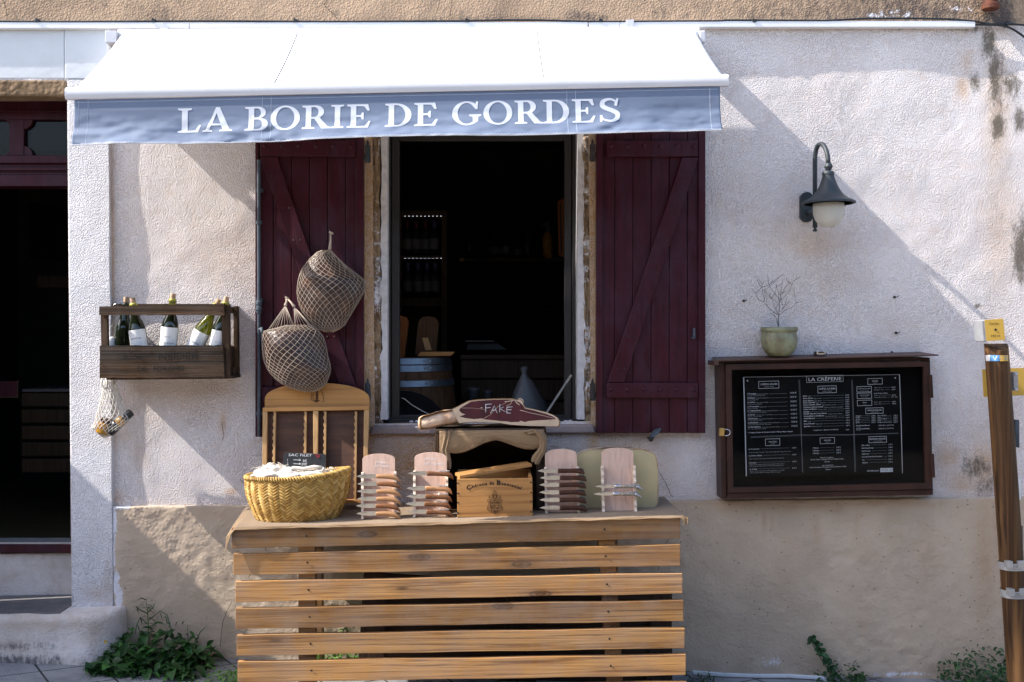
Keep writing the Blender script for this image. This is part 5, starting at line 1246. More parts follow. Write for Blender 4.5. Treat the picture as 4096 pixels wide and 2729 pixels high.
# ================================================================ hams in nets on the shutter
def ham(name, lab, rows, dc, top, hook, straps):
    prf = [(900+y/2.24, 1000+a/2.24, 1000+c/2.24) for y, a, c in rows]
    t = thing(name, P(1000+hook[0]/2.24, 900+hook[1]/2.24, .07), lab, 'ham', 'dry-cured hams in nets on the left shutter')
    b = MB(); n = 40; K = 44; rr = []
    for i in range(K+1):
        tt = i/K; row = []
        for q_ in range(n):
            th = 2*math.pi*q_/n; p = surf(tt, th, prf, dc, .62)
            cc = surf(tt, 0, prf, dc, .62).lerp(surf(tt, math.pi, prf, dc, .62), .5)
            p = cc+(p-cc)*hamw(th, tt); row.append(p)
        rr.append(row)
    b.rings(rr, n); b.build('cured_meat', M['ham'], t, smooth=True)
    b = MB(); net(b, prf, dc, .62, 28, 3.3, .0009, 110, sc=1.018, mod=True)
    b.build('net', M['cord'], t, smooth=True)
    b = MB()
    for (kx, ky, x0, x1, n_) in straps:
        K_ = P(1000+kx/2.24, 900+ky/2.24, dc+.02)
        for i in range(n_):
            th = math.pi*(.05+.9*i/(n_-1)); xx = (x0+x1)/2-(x1-x0)/2*math.cos(th)
            # end on the ham's upper surface
            k = 0
            while k < len(rows)-2 and not (rows[k][1] <= xx <= rows[k][2]): k += 1
            y = rows[k][0]+18; tt = (k+.3)/(len(rows)-1)
            u = 1000+xx/2.24; b.tube([K_, P(u, 900+(y)/2.24, dc+.035)], .0012, 4)
        H_ = P(1000+hook[0]/2.24, 900+hook[1]/2.24, dc); 
        b.tube([K_+Vector((0, 0, -.004)), K_, K_.lerp(H_, .5)+Vector((.002, 0, 0)), H_], [.004, .0075, .004, .005], 8)
        b.tube([H_+Vector((-.006, -.004, .004)), H_+Vector((.006, -.004, -.002)), H_+Vector((.012, -.002, -.006))], .0045, 6)
    b.build('gathered_cord', M['cord'], t, smooth=True)
    b = MB(); H_ = P(1000+hook[0]/2.24, 900+hook[1]/2.24, .06); b.tube([H_, H_+Vector((0, -.035, .002)), H_+Vector((0, -.04, .012))], .002, 6); b.build('nail', M['iron'], t)
    return t
R1 = [(228,640,690),(245,600,735),(300,545,790),(350,505,840),(400,470,900),(450,450,965),(490,438,1012),(540,430,1024),(600,428,1015),(660,437,985),(720,452,950),(780,475,915),(850,530,875),(900,575,845),(935,615,800),(960,670,745)]
R2 = [(896,335,560),(925,230,590),(950,135,610),(1000,124,648),(1060,118,668),(1120,118,680),(1180,122,690),(1240,140,708),(1290,165,718),(1330,195,712),(1380,240,695),(1420,290,680),(1450,345,655),(1478,420,620),(1497,490,570)]
ham('net_ham', 'upper ham in a diamond net hanging on the left red shutter', R1, .135, (720, 200), (722, 70), [(715, 215, 560, 980, 14)])
ham('net_ham', 'lower ham in a diamond net on the left red shutter, just above the arched rack', R2, .15, (350, 650), (328, 655), [(318, 720, 140, 400, 11), (395, 730, 400, 600, 9)])

# ================================================================ tall display rack behind the basket
tr = thing('tall_display_rack', P(1262, 2015, .17), 'tall arched wooden display rack with brown backing, leaning behind the basket', 'rack')
def lean(u, v, off=0.0):
    d = .19-(2015-v)/430*.07+off; return P(u, v, d)
def lprism(b, pts, d_off, th, col=None):
    f_ = [lean(u, v, d_off) for u, v in pts]; b.prism(f_, Vector((0, th, 0)), col)
top = [(1478,1640),(1478,1600)]+[(1268.5+209.5*math.cos(a), 1600-68*math.sin(a)**.85) for a in np.linspace(.12, math.pi-.12, 22)]+[(1059,1600),(1059,1640)]
b = MB(); lprism(b, top[::-1], -.004, .012); bd = b.build('arched_top', M['plyw'], tr, bevel=.001)
b = MB(); lprism(b, [(1054,2012),(1468,2010),(1478,1636),(1056,1638)], -.006, .006); b.build('brown_backing', M['felt'], tr)
for nm, pts in (('side_frame', [(1047,2018),(1066,2018),(1069,1633),(1051,1633)]), ('side_frame', [(1452,2014),(1466,2012),(1477,1624),(1456,1624)]), ('centre_post', [(1254,2010),(1268,2010),(1273,1645),(1252,1645)])):
    b = MB(); lprism(b, pts, .018, .026, .35); b.build(nm, M['frmw'], tr, bevel=.0015)
b = MB(); lprism(b, [(1052,1647),(1476,1640),(1476,1624),(1052,1631)], .020, .028, .4); b.build('top_frame', M['boxw'], tr, bevel=.0015)
b = MB(); lprism(b, [(1066,2016),(1452,2014),(1452,2000),(1066,2002)], .018, .026, .4); b.build('bottom_frame', M['boxw'], tr, bevel=.0015)
for ut, ub in ((1098, 1091), (1221, 1217), (1300, 1296), (1423, 1419)):
    b = MB(); pts_l = []; pts_r = []; sg = 1 if ut in (1098, 1300) else -1
    n = 52
    for i in range(n+1):
        t = i/n; u = ub+(ut-ub)*t; v = 2002-(2002-1647)*t; ph = (i % 4); w = 6 if ph in (0, 1) else 2.5
        if sg > 0: pts_l.append((u-w, v)); pts_r.append((u+5, v))
        else: pts_l.append((u-w, v)); pts_r.append((u+5, v))
    lprism(b, pts_l[::-1]+pts_r if False else pts_r[:1]+pts_r[1:]+pts_l[::-1], .014, .02, .3); b.build('toothed_strip', M['frmw'], tr)
b = MB()
for l in ([(1254,1552),(1252,1590),(1258,1607),(1268,1612)], [(1280,1552),(1292,1580),(1296,1608),(1284,1606)], [(1246,1570),(1244,1600),(1256,1606)]): b.tube([lean(u, v, .009-.012+.0005) for u, v in l], .0010, 4)
for k in range(7): b.tube([lean(1262, 1560+k*6, -.0035), lean(1274, 1560+k*6, -.0035)], .0018, 4)
b.tube([lean(1268, 1556, -.0035), lean(1268, 1600, -.0035)], .003, 5); b.tube([lean(1257, 1602, -.0035), lean(1279, 1602, -.0035)], .002, 4); b.tube([lean(1262, 1606, -.0035), lean(1274, 1606, -.0035)], .002, 4)
b.build('burnt_emblem', M['burn'], bd)

# ================================================================ basket
bc = T(1190, .385); bk = thing('woven_basket', bc, 'round straw basket with herringbone weave standing on the left of the table', 'basket')
def bas(t, th):
    """t 0 bottom..1 rim"""
    rx_ = .165+.047*math.sin(min(1, t*1.25)*math.pi/2)+.002*t; ry_ = .118+.035*math.sin(min(1, t*1.25)*math.pi/2)
    z = .184*t+(.022*max(0, math.cos(th-.15))**2 - .004*max(0, -math.cos(th)))*t**3
    return Vector((bc.x+rx_*math.cos(th)+.004*t, bc.y-ry_*math.sin(th)*1.0+(.0), bc.z+.003+z))
b = MB(); rr = []
for i in range(11): rr.append([bas(i/10, 2*math.pi*q_/48)*1.0 for q_ in range(48)])
rr2 = [[Vector((bc.x, bc.y, p.z))+(p-Vector((bc.x, bc.y, p.z)))*.955 for p in r_] for r_ in rr]
vs = [p for r_ in rr2 for p in r_]; b.add(vs, [(i*48+j, i*48+(j+1) % 48, (i+1)*48+(j+1) % 48, (i+1)*48+j) for i in range(10) for j in range(48)]+[tuple(range(48))]); b.build('lining', M['straw'], bk, smooth=True)
b = MB(); NC = 52; NR = 15
for c in range(NC):
    for r_ in range(-2, NR+1):
        a0_ = 2*math.pi*c/NC; da = 2*math.pi/NC; sl_ = 1 if c % 2 == 0 else -1; col = random.random()
        vs = []; hgt = 1/NR
        for i in range(5):
            s_ = i/4; ta = (r_+.02+ (s_ if sl_ > 0 else 1-s_)*1.7)/NR; a = a0_+da*(-.12+1.24*s_)
            if ta > 1.0: ta = 1.0
            lift = .0035+.0065*math.sin(math.pi*s_)
            for (dt, lf_) in ((0, -.004), (.25, .6), (.5, 1), (.75, .6), (1, -.004)):
                tt = min(1.0, max(0.0, ta+dt*hgt*1.06)); p = bas(tt, a); cc = Vector((bc.x, bc.y, p.z)); o_ = (p-cc).normalized(); vs.append(p+o_*(lift*lf_*.9))
        if max(v.z for v in vs)-min(v.z for v in vs) < .002: continue
        b.add(vs, [(i*5+j, (i+1)*5+j, (i+1)*5+j+1, i*5+j+1) for i in range(4) for j in range(4)], col)
b.build('woven_side', M['straw'], bk, smooth=True)
b = MB(); n = 120
for q_ in range(n):
    a = 2*math.pi*q_/n; p = bas(1.0, a); cc = Vector((bc.x, bc.y, p.z)); o_ = (p-cc).normalized(); tg = (bas(1, a+.03)-p).normalized()
    b.tube([p+o_*.009+Vector((0, 0, -.012)), p+o_*.010+tg*.004, p+Vector((0, 0, .006))+tg*.010, p-o_*.009+tg*.016, p-o_*.008+Vector((0, 0, -.012))+tg*.018], .0036, 5)
b.build('braided_rim', M['straw'], bk, smooth=True)
# folded cotton bags inside
ct = thing('folded_net_bags', bc+Vector((0, 0, .15)), 'heap of folded off-white cotton net bags filling the basket', 'cotton bags')
b = MB()
def heap(cx, cy, cz, rx_, ry_, rz_, seed, n=28, k=16, amp=.22):
    rr = []
    for i in range(k+1):
        ph = math.pi*i/k; row = []
        for j in range(n):
            th = 2*math.pi*j/n; nn = 1+amp*(float(vnoise(np.array(math.cos(th)*1.5+3+seed), np.array(ph*1.4+math.sin(th)*1.5+3), 1.6, seed))-.5)*2+.05*math.sin(9*th+seed)
            row.append(Vector((cx+rx_*math.sin(ph)*math.cos(th)*nn, cy+ry_*math.sin(ph)*math.sin(th)*nn, cz-rz_*math.cos(ph)*nn)))
        rr.append(row)
    b.rings(rr, n)
for (u, v, d, rx_, ry_, rz_, sd3) in ((1090,1895,.405,.072,.055,.038,1),(1060,1905,.465,.052,.04,.022,2),(1160,1902,.435,.075,.06,.030,3),(1250,1898,.435,.075,.055,.026,4),(1310,1905,.385,.05,.06,.022,5),(1130,1890,.345,.08,.05,.03,6),(1230,1890,.365,.08,.05,.022,7)):
    p = P(u, v, d); heap(p.x, p.y, p.z, rx_, ry_, rz_, sd3)
b.build('heap', M['cotton'], ct, smooth=True)
b = MB()
for pts, r_ in (([(1142,1885),(1175,1872),(1215,1876),(1255,1868),(1292,1872)], .008), ([(1225,1902),(1260,1890),(1290,1884),(1296,1870)], .009), ([(1150,1895),(1180,1890),(1210,1896)], .006)):
    b.tube([P(u, v, .465) for u, v in pts], r_, 8)
for k in range(70):
    u = random.uniform(1015, 1340); v = 1885+random.uniform(-18, 14)-max(0, 18-abs(u-1085)*.25); p = P(u, v, .425+random.uniform(-.03, .05)); b.tube([p, p+Vector((random.uniform(-.02, .02), -.004, random.uniform(-.004, .01))), p+Vector((random.uniform(-.03, .03), 0, random.uniform(-.01, .004)))], .0014, 4)
b.build('rolled_edge', M['cotton'], ct, smooth=True)
# price slate in the basket
sc_ = thing('price_slate', P(1216, 1860, .38), 'small black chalk price slate standing in the basket', 'chalkboard')
cs = [(1131,1870),(1301,1878),(1305,1822),(1298,1817),(1143,1811),(1136,1815)]
b = MB(); b.pquad(cs, .365, .37); sb_ = b.build('slate', M['slate'], sc_, bevel=.0008)
def ck(x, y): return P(900+x/2.1475, 1400+y/2.1475, .3712)
b = MB(); sx = Vector((1, 0, -.03)).normalized()
text(b, 'SAC FiLET', ck(543, 912), sx, u0, S(22/2.1475, .4), S(205/2.1475, .4), shear=.1); text(b, '1', ck(530, 957), sx, u0, S(20/2.1475, .4)); text(b, '8€', ck(668, 964), sx, u0, S(22/2.1475, .4)); text(b, '3', ck(530, 985), sx, u0, S(20/2.1475, .4)); text(b, '20€', ck(655, 992), sx, u0, S(22/2.1475, .4))
for y in (945, 978): b.tube([ck(588, y), ck(650, y+2)], .0009, 4); b.tube([ck(636, y-8), ck(652, y+2), ck(636, y+10)], .0009, 4)
b.build('chalk_writing', M['chalk'], sb_)
b = MB(); b.tube([ck(x, y) for x, y in ((797,924),(780,910),(780,902),(790,900),(797,908),(806,901),(815,905),(812,914),(797,924))], .0008, 4); b.build('chalk_heart', M['chalkred'], sb_)

# ================================================================ knives and their racks
def make_rack(lab, loc, rz, sc=1.0):
    """local frame: x right, y back, z up; base at z 0"""
    t = thing('knife_rack', loc, lab, 'knife rack', 'beech knife racks on the table', rot=(0, 0, rz))
    h, w = .268, .068; tl = .16
    def lp_(x, z, y=0): return Vector((x, y+.02+z*tl, z))
    b = MB(); pts = [(-w, 0), (w, 0), (w, h*.90)]+[(w*math.cos(a), h*.895+h*.085*math.sin(a)) for a in np.linspace(.25, math.pi-.25, 14)]+[(-w, h*.90)]
    b.prism([lp_(x, z) for x, z in pts], Vector((0, .007, 0))); b.build('back_board', M['beech'], t, bevel=.0008)
    for sx_ in (-1, 1):
        b = MB(); f_ = []
        n = 24
        for i in range(n+1):
            z = h*.70*i/n; k = i % 4; f_.append((z, .022 if k in (1, 2) else .027))
        pr = [Vector((sx_*w-.0045, .02+z*tl-dep, z)) for z, dep in f_]+[Vector((sx_*w-.0045, .02+z*tl, z)) for z in (h*.70, 0)]
        b.prism(pr, Vector((.010, 0, 0))); b.build('side_rail', M['rail'], t)
    return t
def make_knife(kind):
    """local frame: handle to +x, blade tip at -x, facing -y; origin in the middle"""
    t = thing('pocket_knife', (0, 0, -10), '-', 'knife', rot=(0, 0, 0)); b = MB()
    bl_ = [(-.086, .001), (-.072, .0065), (-.050, .0095), (-.030, .0100), (-.010, .0095), (-.008, .0), (-.010, -.0075), (-.035, -.0085), (-.060, -.0065)]
    if kind == 'horn': bl_ = [(x*1.05, z*.8) for x, z in bl_]
    b.prism([Vector((x, -.001, z)) for x, z in bl_[::-1]], Vector((0, .002, 0))); bo = b.build('blade', M['steel'], t, bevel=.0003)
    b = MB(); b.tube([Vector((-.066, -.0014, .0048)), Vector((-.046, -.0014, .0058))], .0006, 4); b.build('nail_nick', M['blackpl'], bo)
    def hand(mat, prof_):
        b = MB(); rr = []
        for x, zc, hz, hy in prof_:
            rr.append([Vector((x, hy*math.cos(2*math.pi*j/14), zc+hz*math.sin(2*math.pi*j/14))) for j in range(14)])
        b.rings(rr, 14); return b.build('handle', mat, t, smooth=True)
    if kind in ('curved_light', 'curved_mid'):
        pr = [(-.012, 0, .0065, .005), (-.008, 0, .0085, .0065), (.010, .0, .0095, .008), (.035, -.001, .0105, .0085), (.055, -.005, .0105, .0085), (.070, -.012, .0085, .007), (.079, -.021, .005, .005), (.082, -.027, .0015, .002)]
        ho = hand(M['h_light' if kind == 'curved_light' else 'h_mid'], pr)
        rv = [(-.004, 0), (.022, .003), (.022, -.003), (.018, 0), (.026, 0), (.060, -.007)]
    elif kind in ('screw_dark', 'screw_light'):
        pr = [(-.014, 0, .0085, .006), (-.010, 0, .0105, .0075), (.010, -.001, .0095, .008), (.030, -.003, .0085, .008), (.055, -.004, .009, .008), (.070, -.006, .011, .008), (.080, -.012, .0105, .007), (.086, -.020, .006, .005), (.087, -.026, .002, .002)]
        ho = hand(M['h_light' if kind == 'screw_light' else 'h_mid'], pr); rv = [(-.006, 0), (.018, .003), (.018, -.003), (.014, 0), (.022, 0), (.050, -.004)]
        b = MB(); pts = [Vector((.035+.037*i/60, .0035*math.cos(i*.9), .009+.0035*math.sin(i*.9))) for i in range(61)]; b.tube(pts, .0011, 5); b.tube([Vector((.028, 0, .006)), Vector((.036, 0, .009))], .0015, 5); b.build('corkscrew', M['bolster'], t, smooth=True)
    elif kind == 'dark':
        pr = [(-.008, 0, .0085, .006), (-.004, 0, .0105, .0075), (.020, .0, .0095, .008), (.040, .0, .0090, .008), (.060, .0, .010, .008), (.078, -.003, .0105, .008), (.090, -.008, .009, .007), (.094, -.011, .005, .004)]
        ho = hand(M['h_dark'], pr); rv = [(.0, -.004), (.034, 0), (.072, -.003), (.086, -.009)]
        b = MB(); b.tube([Vector((.066, 0, .0085)), Vector((.080, 0, .0085)), Vector((.090, 0, .003))], .0022, 5); b.build('lock_lever', M['blackp'], t)
    else:
        pr = [(.006, 0, .0075, .006), (.03, -.0005, .0078, .0075), (.05, -.001, .0078, .0075), (.070, -.002, .008, .007)]
        ho = hand(M['h_horn'], pr); rv = [(.012, 0), (.040, 0)]
        b = MB(); rr = []
        for x, zc, hz, hy in ((-.014, 0, .007, .006), (-.010, 0, .0085, .007), (.004, 0, .0085, .0075), (.008, 0, .0078, .007)): rr.append([Vector((x, hy*math.cos(2*math.pi*j/12), zc+hz*math.sin(2*math.pi*j/12))) for j in range(12)])
        b.rings(rr, 12); b.build('bolster', M['bolster'], t, smooth=True)
        b = MB(); rr = []
        for x, zc, hz, hy in ((.068, -.002, .008, .007), (.080, -.006, .007, .006), (.092, -.014, .003, .004), (.096, -.018, .001, .001)): rr.append([Vector((x, hy*math.cos(2*math.pi*j/12), zc+hz*math.sin(2*math.pi*j/12))) for j in range(12)])
        b.rings(rr, 12); b.build('end_cap', M['bolster'], t, smooth=True)
        b = MB(); pts = [Vector((.045+.035*i/50, .003*math.cos(i*.9), .0075+.003*math.sin(i*.9)-.003*(i/50)**2)) for i in range(51)]; b.tube(pts, .0010, 5); b.build('corkscrew', M['bolster'], t, smooth=True)
        b = MB(); 
        for xx in (-.014, .006): b.lathe([(0, -.003), (.003, 0), (.002, .003), (0, .004)], Vector((xx, 0, .011)), 8)
        b.build('lock_stud', M['bolster'], t, smooth=True)
    b = MB()
    for x, z in rv: b.lathe([(.0013, 0), (.0012, .0006), (0, .0008)], Vector((x, -.0078, z)), 8, Matrix.Rotation(math.pi/2, 3, 'X'))
    b.build('rivet', M['bolster'], ho)
    t.scale = (1.1, 1, 1)
    return t
KD = .545
protos = {k: make_knife(k) for k in ('curved_light', 'curved_mid', 'screw_dark', 'screw_light', 'dark', 'horn')}
used = set()
def place_knife(kind, u, v, d, lab, grp, tilt=0.0):
    loc = P(u, v, d); rot = (0, tilt, 0)
    if kind in used: o = dup(protos[kind], loc, rot, lab, grp)
    else:
        o = protos[kind]; used.add(kind); o.location = loc; o.rotation_euler = rot; o['label'] = lab; o['group'] = grp
    return o
ordn = ['topmost', 'second from top', 'third from top', 'fourth from top', 'fifth from top', 'lowest']
def rk(u, vb, d, lab, rz=0):
    p = T(u, d); return make_rack(lab, (p.x, p.y, p.z+.004), rz)
rk(1515, 2083, .465, 'knife rack nearest the basket, with six curved-handled knives and a wet stain on its top', .06)
rk(1722, 2078, .455, 'knife rack with five corkscrew knives, just left of the chateau wine box', 0)
rk(2250, 2060, .44, 'knife rack with six dark-handled knives, just right of the chateau wine box', 0)
rk(2478, 2060, .44, 'nearly empty knife rack in front of the cheese, holding only two knives', 0)
def kd(v, base): return base-(2070-v)/960*.16+.028
for i, (v, k) in enumerate(zip((1906, 1936, 1966, 1996, 2024, 2055), ('curved_light', 'curved_mid', 'curved_light', 'curved_light', 'curved_mid', 'curved_light'))):
    place_knife(k, 1518+(-2, 2, 1, 0, -3, -2)[i], v, kd(v, .465), f'curved-handled pocket knife, {ordn[i]} on the rack beside the basket', 'knives on the rack beside the basket')
for i, (v, k) in enumerate(zip((1894, 1954, 1986, 2016, 2048), ('screw_dark', 'screw_light', 'screw_dark', 'screw_dark', 'screw_dark'))):
    place_knife(k, 1716+(6, 0, 0, -4, 4)[i], v, kd(v, .455), f'corkscrew knife, {ordn[i] if i < 4 else "lowest"} on the rack left of the wine box', 'knives on the rack left of the wine box')
for i, v in enumerate((1884, 1912, 1940, 1970, 2000, 2032)):
    place_knife('dark', 2246+(-6, 2, 0, 0, 1, 2)[i], v, kd(v, .44), f'dark-handled folding knife, {ordn[i]} on the rack right of the wine box', 'knives on the rack right of the wine box')
for i, v in enumerate((1946, 1976)):
    place_knife('horn', 2473-i*6, v, kd(v, .44), ('upper' if i == 0 else 'lower')+' mottled-handled corkscrew knife on the rack in front of the cheese', 'knives on the rack in front of the cheese')
b = MB(); w_ = [(2436,1853),(2517,1853),(2494,1822),(2484,1808),(2468,1810),(2455,1826)]
chk = MB()
def rkp(u, v, base): return P(u, v, base-.02-(2070-v)/960*.16+.0015)
text(chk, '30€ pièce', rkp(1697, 1840, .455), Vector((1, 0, .0)), Vector((0, .16, 1)).normalized(), S(8, .45), S(48, .45), shear=.2); text(chk, '150€ le Service', rkp(1694, 1860, .455), Vector((1, 0, 0)), Vector((0, .16, 1)).normalized(), S(8, .45), S(84, .45), shear=.2)
text(chk, 'La pièce → 30€'.replace('→', '->'), rkp(2206, 1829, .44), Vector((1, 0, 0)), Vector((0, .16, 1)).normalized(), S(8, .45), S(72, .45), shear=.2); text(chk, 'Le Service -> 150€', rkp(2206, 1849, .44), Vector((1, 0, 0)), Vector((0, .16, 1)).normalized(), S(8, .45), S(82, .45), shear=.2)
racks = [o for o in bpy.data.objects if o.name.startswith('knife_rack')]
chk.build('chalk_price', M['chalk'], None) if False else None
# chalk writing belongs to its own rack
def to_rack(mb, rack, nm, mat):
    bpy.context.view_layer.update(); inv = rack.matrix_world.inverted(); mb.v = [tuple(inv @ Vector(p)) for p in mb.v]
    bd_ = [c for c in rack.children if c.name.startswith('back_board')][0]; mb.build(nm, M[mat], bd_)
racks = sorted([o for o in bpy.data.objects if o.name.startswith('knife_rack')], key=lambda o: o.location.x)
half = len(chk.v)
m1, m2 = MB(), MB()
for (mm, r_, items) in ((m1, racks[1], (('30€ pièce', 1697, 1840, .455, 48), ('150€ le Service', 1690, 1860, .455, 84))), (m2, racks[2], (('La pièce -> 30€', 2206, 1829, .44, 72), ('Le Service -> 150€', 2206, 1849, .44, 82))), (MB(), racks[0], (('35€ pièce', 1500, 1853, .465, 40), ('190€ le Service', 1496, 1868, .465, 60)))):
    for (t_, u, v, bs_, w) in items: text(mm, t_, P(u, v, bs_-.02-(2070-v)/960*.16+.0022), Vector((1, 0, 0)), Vector((0, .16, 1)).normalized(), S(8.5, .45), S(w, .45), shear=.2, bold=.01)
    to_rack(mm, r_, 'chalk_price', 'chalk')
w2 = MB(); pts_ = [(2441,1853),(2516,1853),(2494,1824),(2484,1809),(2470,1811),(2455,1828)]
w2.prism([rkp(u, v, .4407) for u, v in pts_], Vector((0, .0012, 0))); to_rack(w2, racks[3], 'glue_mark', 'frmw')

# ================================================================ chateau wine box
bx = thing('wine_box', T(1980, .40), 'pine wine box branded with a crest and arched chateau name, its lid lying loose', 'box')
bd0 = .49; A = T(1831, bd0, .003); Bb = T(2131, bd0, .003); hh = A.z; topz = P(1980, 1915, bd0).z
xA, xB = P(1829, 1990, bd0).x, P(2130, 1990, bd0).x; xAt, xBt = P(1828, 1990, bd0).x, P(2129, 1990, bd0).x; zb = (A.z+Bb.z)/2; dep = .19
b = MB(); b.box((xA, -bd0, zb), (xB, -bd0+.012, topz)); fr_ = b.build('front_panel', M['boxw'], bx, bevel=.0012)
b = MB(); b.box((xA, -bd0+dep-.012, zb), (xB, -bd0+dep, topz+.018)); b.build('back_panel', M['boxw'], bx, bevel=.0012)
for xx in (xA, xB-.012):
    b = MB(); b.prism([Vector((xx, -bd0+.0125, zb)), Vector((xx, -bd0+dep-.0125, zb)), Vector((xx, -bd0+dep-.0125, topz+.012)), Vector((xx, -bd0+.0125, topz-.001))], Vector((.012, 0, 0))); b.build('side_panel', M['boxw'], bx, bevel=.001)
b = MB(); b.box((xA+.012, -bd0+.012, zb), (xB-.012, -bd0+dep-.012, zb+.01)); b.build('floor', M['boxw'], bx)
b = MB(); l0 = Vector((xA+.010, -bd0+.012, topz+.001)); l1 = Vector((xB+.004, -bd0+.10, topz+.036)); dv = (l1-l0); wv = Vector((-.02, .075, .004))
th = Vector((0, 0, .012)); b.hexa([l0, l1, l1+th, l0+th], [l0+wv, l1+wv, l1+wv+th, l0+wv+th]); b.build('loose_lid', M['boxw'], bx, bevel=.001)
b = MB()
for v in (1932, 1972, 2009, 2050):
    for u in (1832, 2124): b.lathe([(.0038, 0), (.0036, .0012), (0, .0016)], P(u, v-(2 if u > 2000 else -2), bd0+.0002), 10, Matrix.Rotation(math.pi/2, 3, 'X'))
for u in (1897, 2070): b.lathe([(.003, 0), (.003, .004), (0, .005)], P(u, 1857, bd0-dep), 8)
b.build('nail', M['rusty'], bx)
# arched name, a pen-drawn blackletter: narrow heavy letters
def bp(x, y): return P(1400+x/2.489, 1500+y/2.489, bd0+.0014)
b = MB(); cx0, cy0, Rr_ = 1440, 1780, 690
def arcfn(a_, k=1.0):
    def f_(x, y):
        r_ = Rr_+y; t = a_+x/Rr_; return bp(cx0+math.sin(t)*r_, cy0-math.cos(t)*r_)
    return f_
cur = -.405
for ch, w in zip('Château de Beaucastel', (50,28,24,15,24,24,28,16,26,22,16,46,22,24,26,20,24,20,15,22,12)):
    h_ = 34 if ch in 'CB' else 27; h2 = h_*.7 if ch in 'de' and 0 else h_
    if ch != ' ':
        big = ch in 'CB'; vs, fs, gw = glyphs(ch, 0, .045)
        f_ = arcfn(cur); k = h_*(1.3 if big else 1.0)/.70; kx = (w-3)/gw
        ks = k*(1.0 if big else 1.02)
        b.add([f_(v.x*kx, v.y*ks+(0 if not big else -4)) for v in vs], fs)
        if ch in 'hdbltB':  # small spurs as on blackletter stems
            b.tube([f_(2, ks*.72), f_(9, ks*.80)], .0007, 4)
        b.tube([f_(1, -2), f_(w*.4, 4)], .0007, 4)
    cur += (w+1.5)/Rr_*1.03
b.build('branded_name', M['burn'], fr_)
b = MB(); L_ = lambda pts, r=.0009: b.tube([bp(x, y) for x, y in pts], r, 4)
L_([(1400,1245),(1480,1245),(1483,1310),(1470,1345),(1440,1362),(1412,1345),(1398,1310),(1400,1245)], .0011); L_([(1440,1245),(1440,1362)]); L_([(1398,1298),(1483,1298)])
for sx_ in (-1, 1):
    f = lambda x: 1441+sx_*x
    L_([(f(0), 1150), (f(14), 1165), (f(8), 1182), (f(22), 1190), (f(30), 1205), (f(18), 1215), (f(28), 1228), (f(48), 1225), (f(60), 1215), (f(56), 1203), (f(46), 1210)])
    L_([(f(44), 1245), (f(62), 1238), (f(74), 1248), (f(68), 1262), (f(56), 1256)]); L_([(f(46), 1270), (f(60), 1275), (f(66), 1295), (f(56), 1310), (f(70), 1318), (f(80), 1310)])
    L_([(f(46), 1320), (f(60), 1330), (f(74), 1322), (f(78), 1335), (f(66), 1348), (f(44), 1350)]); L_([(f(40), 1356), (f(20), 1366), (f(8), 1360), (f(0), 1375), (f(-6), 1384)])
    L_([(f(0), 1192), (f(16), 1200), (f(14), 1222), (f(0), 1238)], .0013)
for (x, y) in ((1462,1270),(1420,1318)):
    L_([(x-10,y+8),(x-10,y-6),(x-5,y-2),(x,y-10),(x+5,y-2),(x+10,y-6),(x+10,y+8),(x-10,y+8)], .0011)
for (x, y) in ((1420,1272),(1462,1322)): L_([(x-10,y+6),(x-4,y-2),(x+4,y),(x+10,y-6)], .0013); L_([(x-3,y),(x-5,y+10)]); L_([(x+4,y),(x+6,y+9)])
b.build('branded_crest', M['burn'], fr_)

# ================================================================ open crate on its side, draped with burlap, and the sliced ham on it
cx_ = thing('open_crate', T(1960, .2), 'old open crate standing on its side at the back of the table, edged with burlap', 'crate')
fd_ = .36; ztop = P(1960, 1716, fd_).z; xl2, xr2 = P(1740, 1800, fd_).x, P(2186, 1800, fd_).x; zb2 = T(1960, .2).z+.003; bkd = .06
b = MB(); b.box((xl2, -fd_, ztop-.018), (xr2, -bkd, ztop)); b.build('top_board', M['crate'], cx_, bevel=.002)
b = MB(); b.box((xl2, -fd_, zb2), (xl2+.018, -bkd, ztop-.0185)); b.build('side_board', M['cratev'], cx_, bevel=.002)
b = MB(); b.box((xr2-.018, -fd_, zb2), (xr2, -bkd, ztop-.0185)); b.build('side_board', M['cratev'], cx_, bevel=.002)
b = MB(); b.box((xl2+.0185, -fd_+.005, zb2), (xl2+.044, -fd_+.03, ztop-.0185)); b.box((xr2-.044, -fd_+.005, zb2), (xr2-.0185, -fd_+.03, ztop-.0185)); b.build('corner_post', M['cratev'], cx_, bevel=.002)
b = MB(); b.box((xl2+.018, -bkd-.012, zb2), (xr2-.018, -bkd, ztop-.018)); b.build('back_board', M['oldw'], cx_)
b = MB(); b.box((xl2+.018, -fd_, zb2), (xr2-.018, -bkd-.012, zb2+.012)); b.build('bottom_board', M['oldw'], cx_)
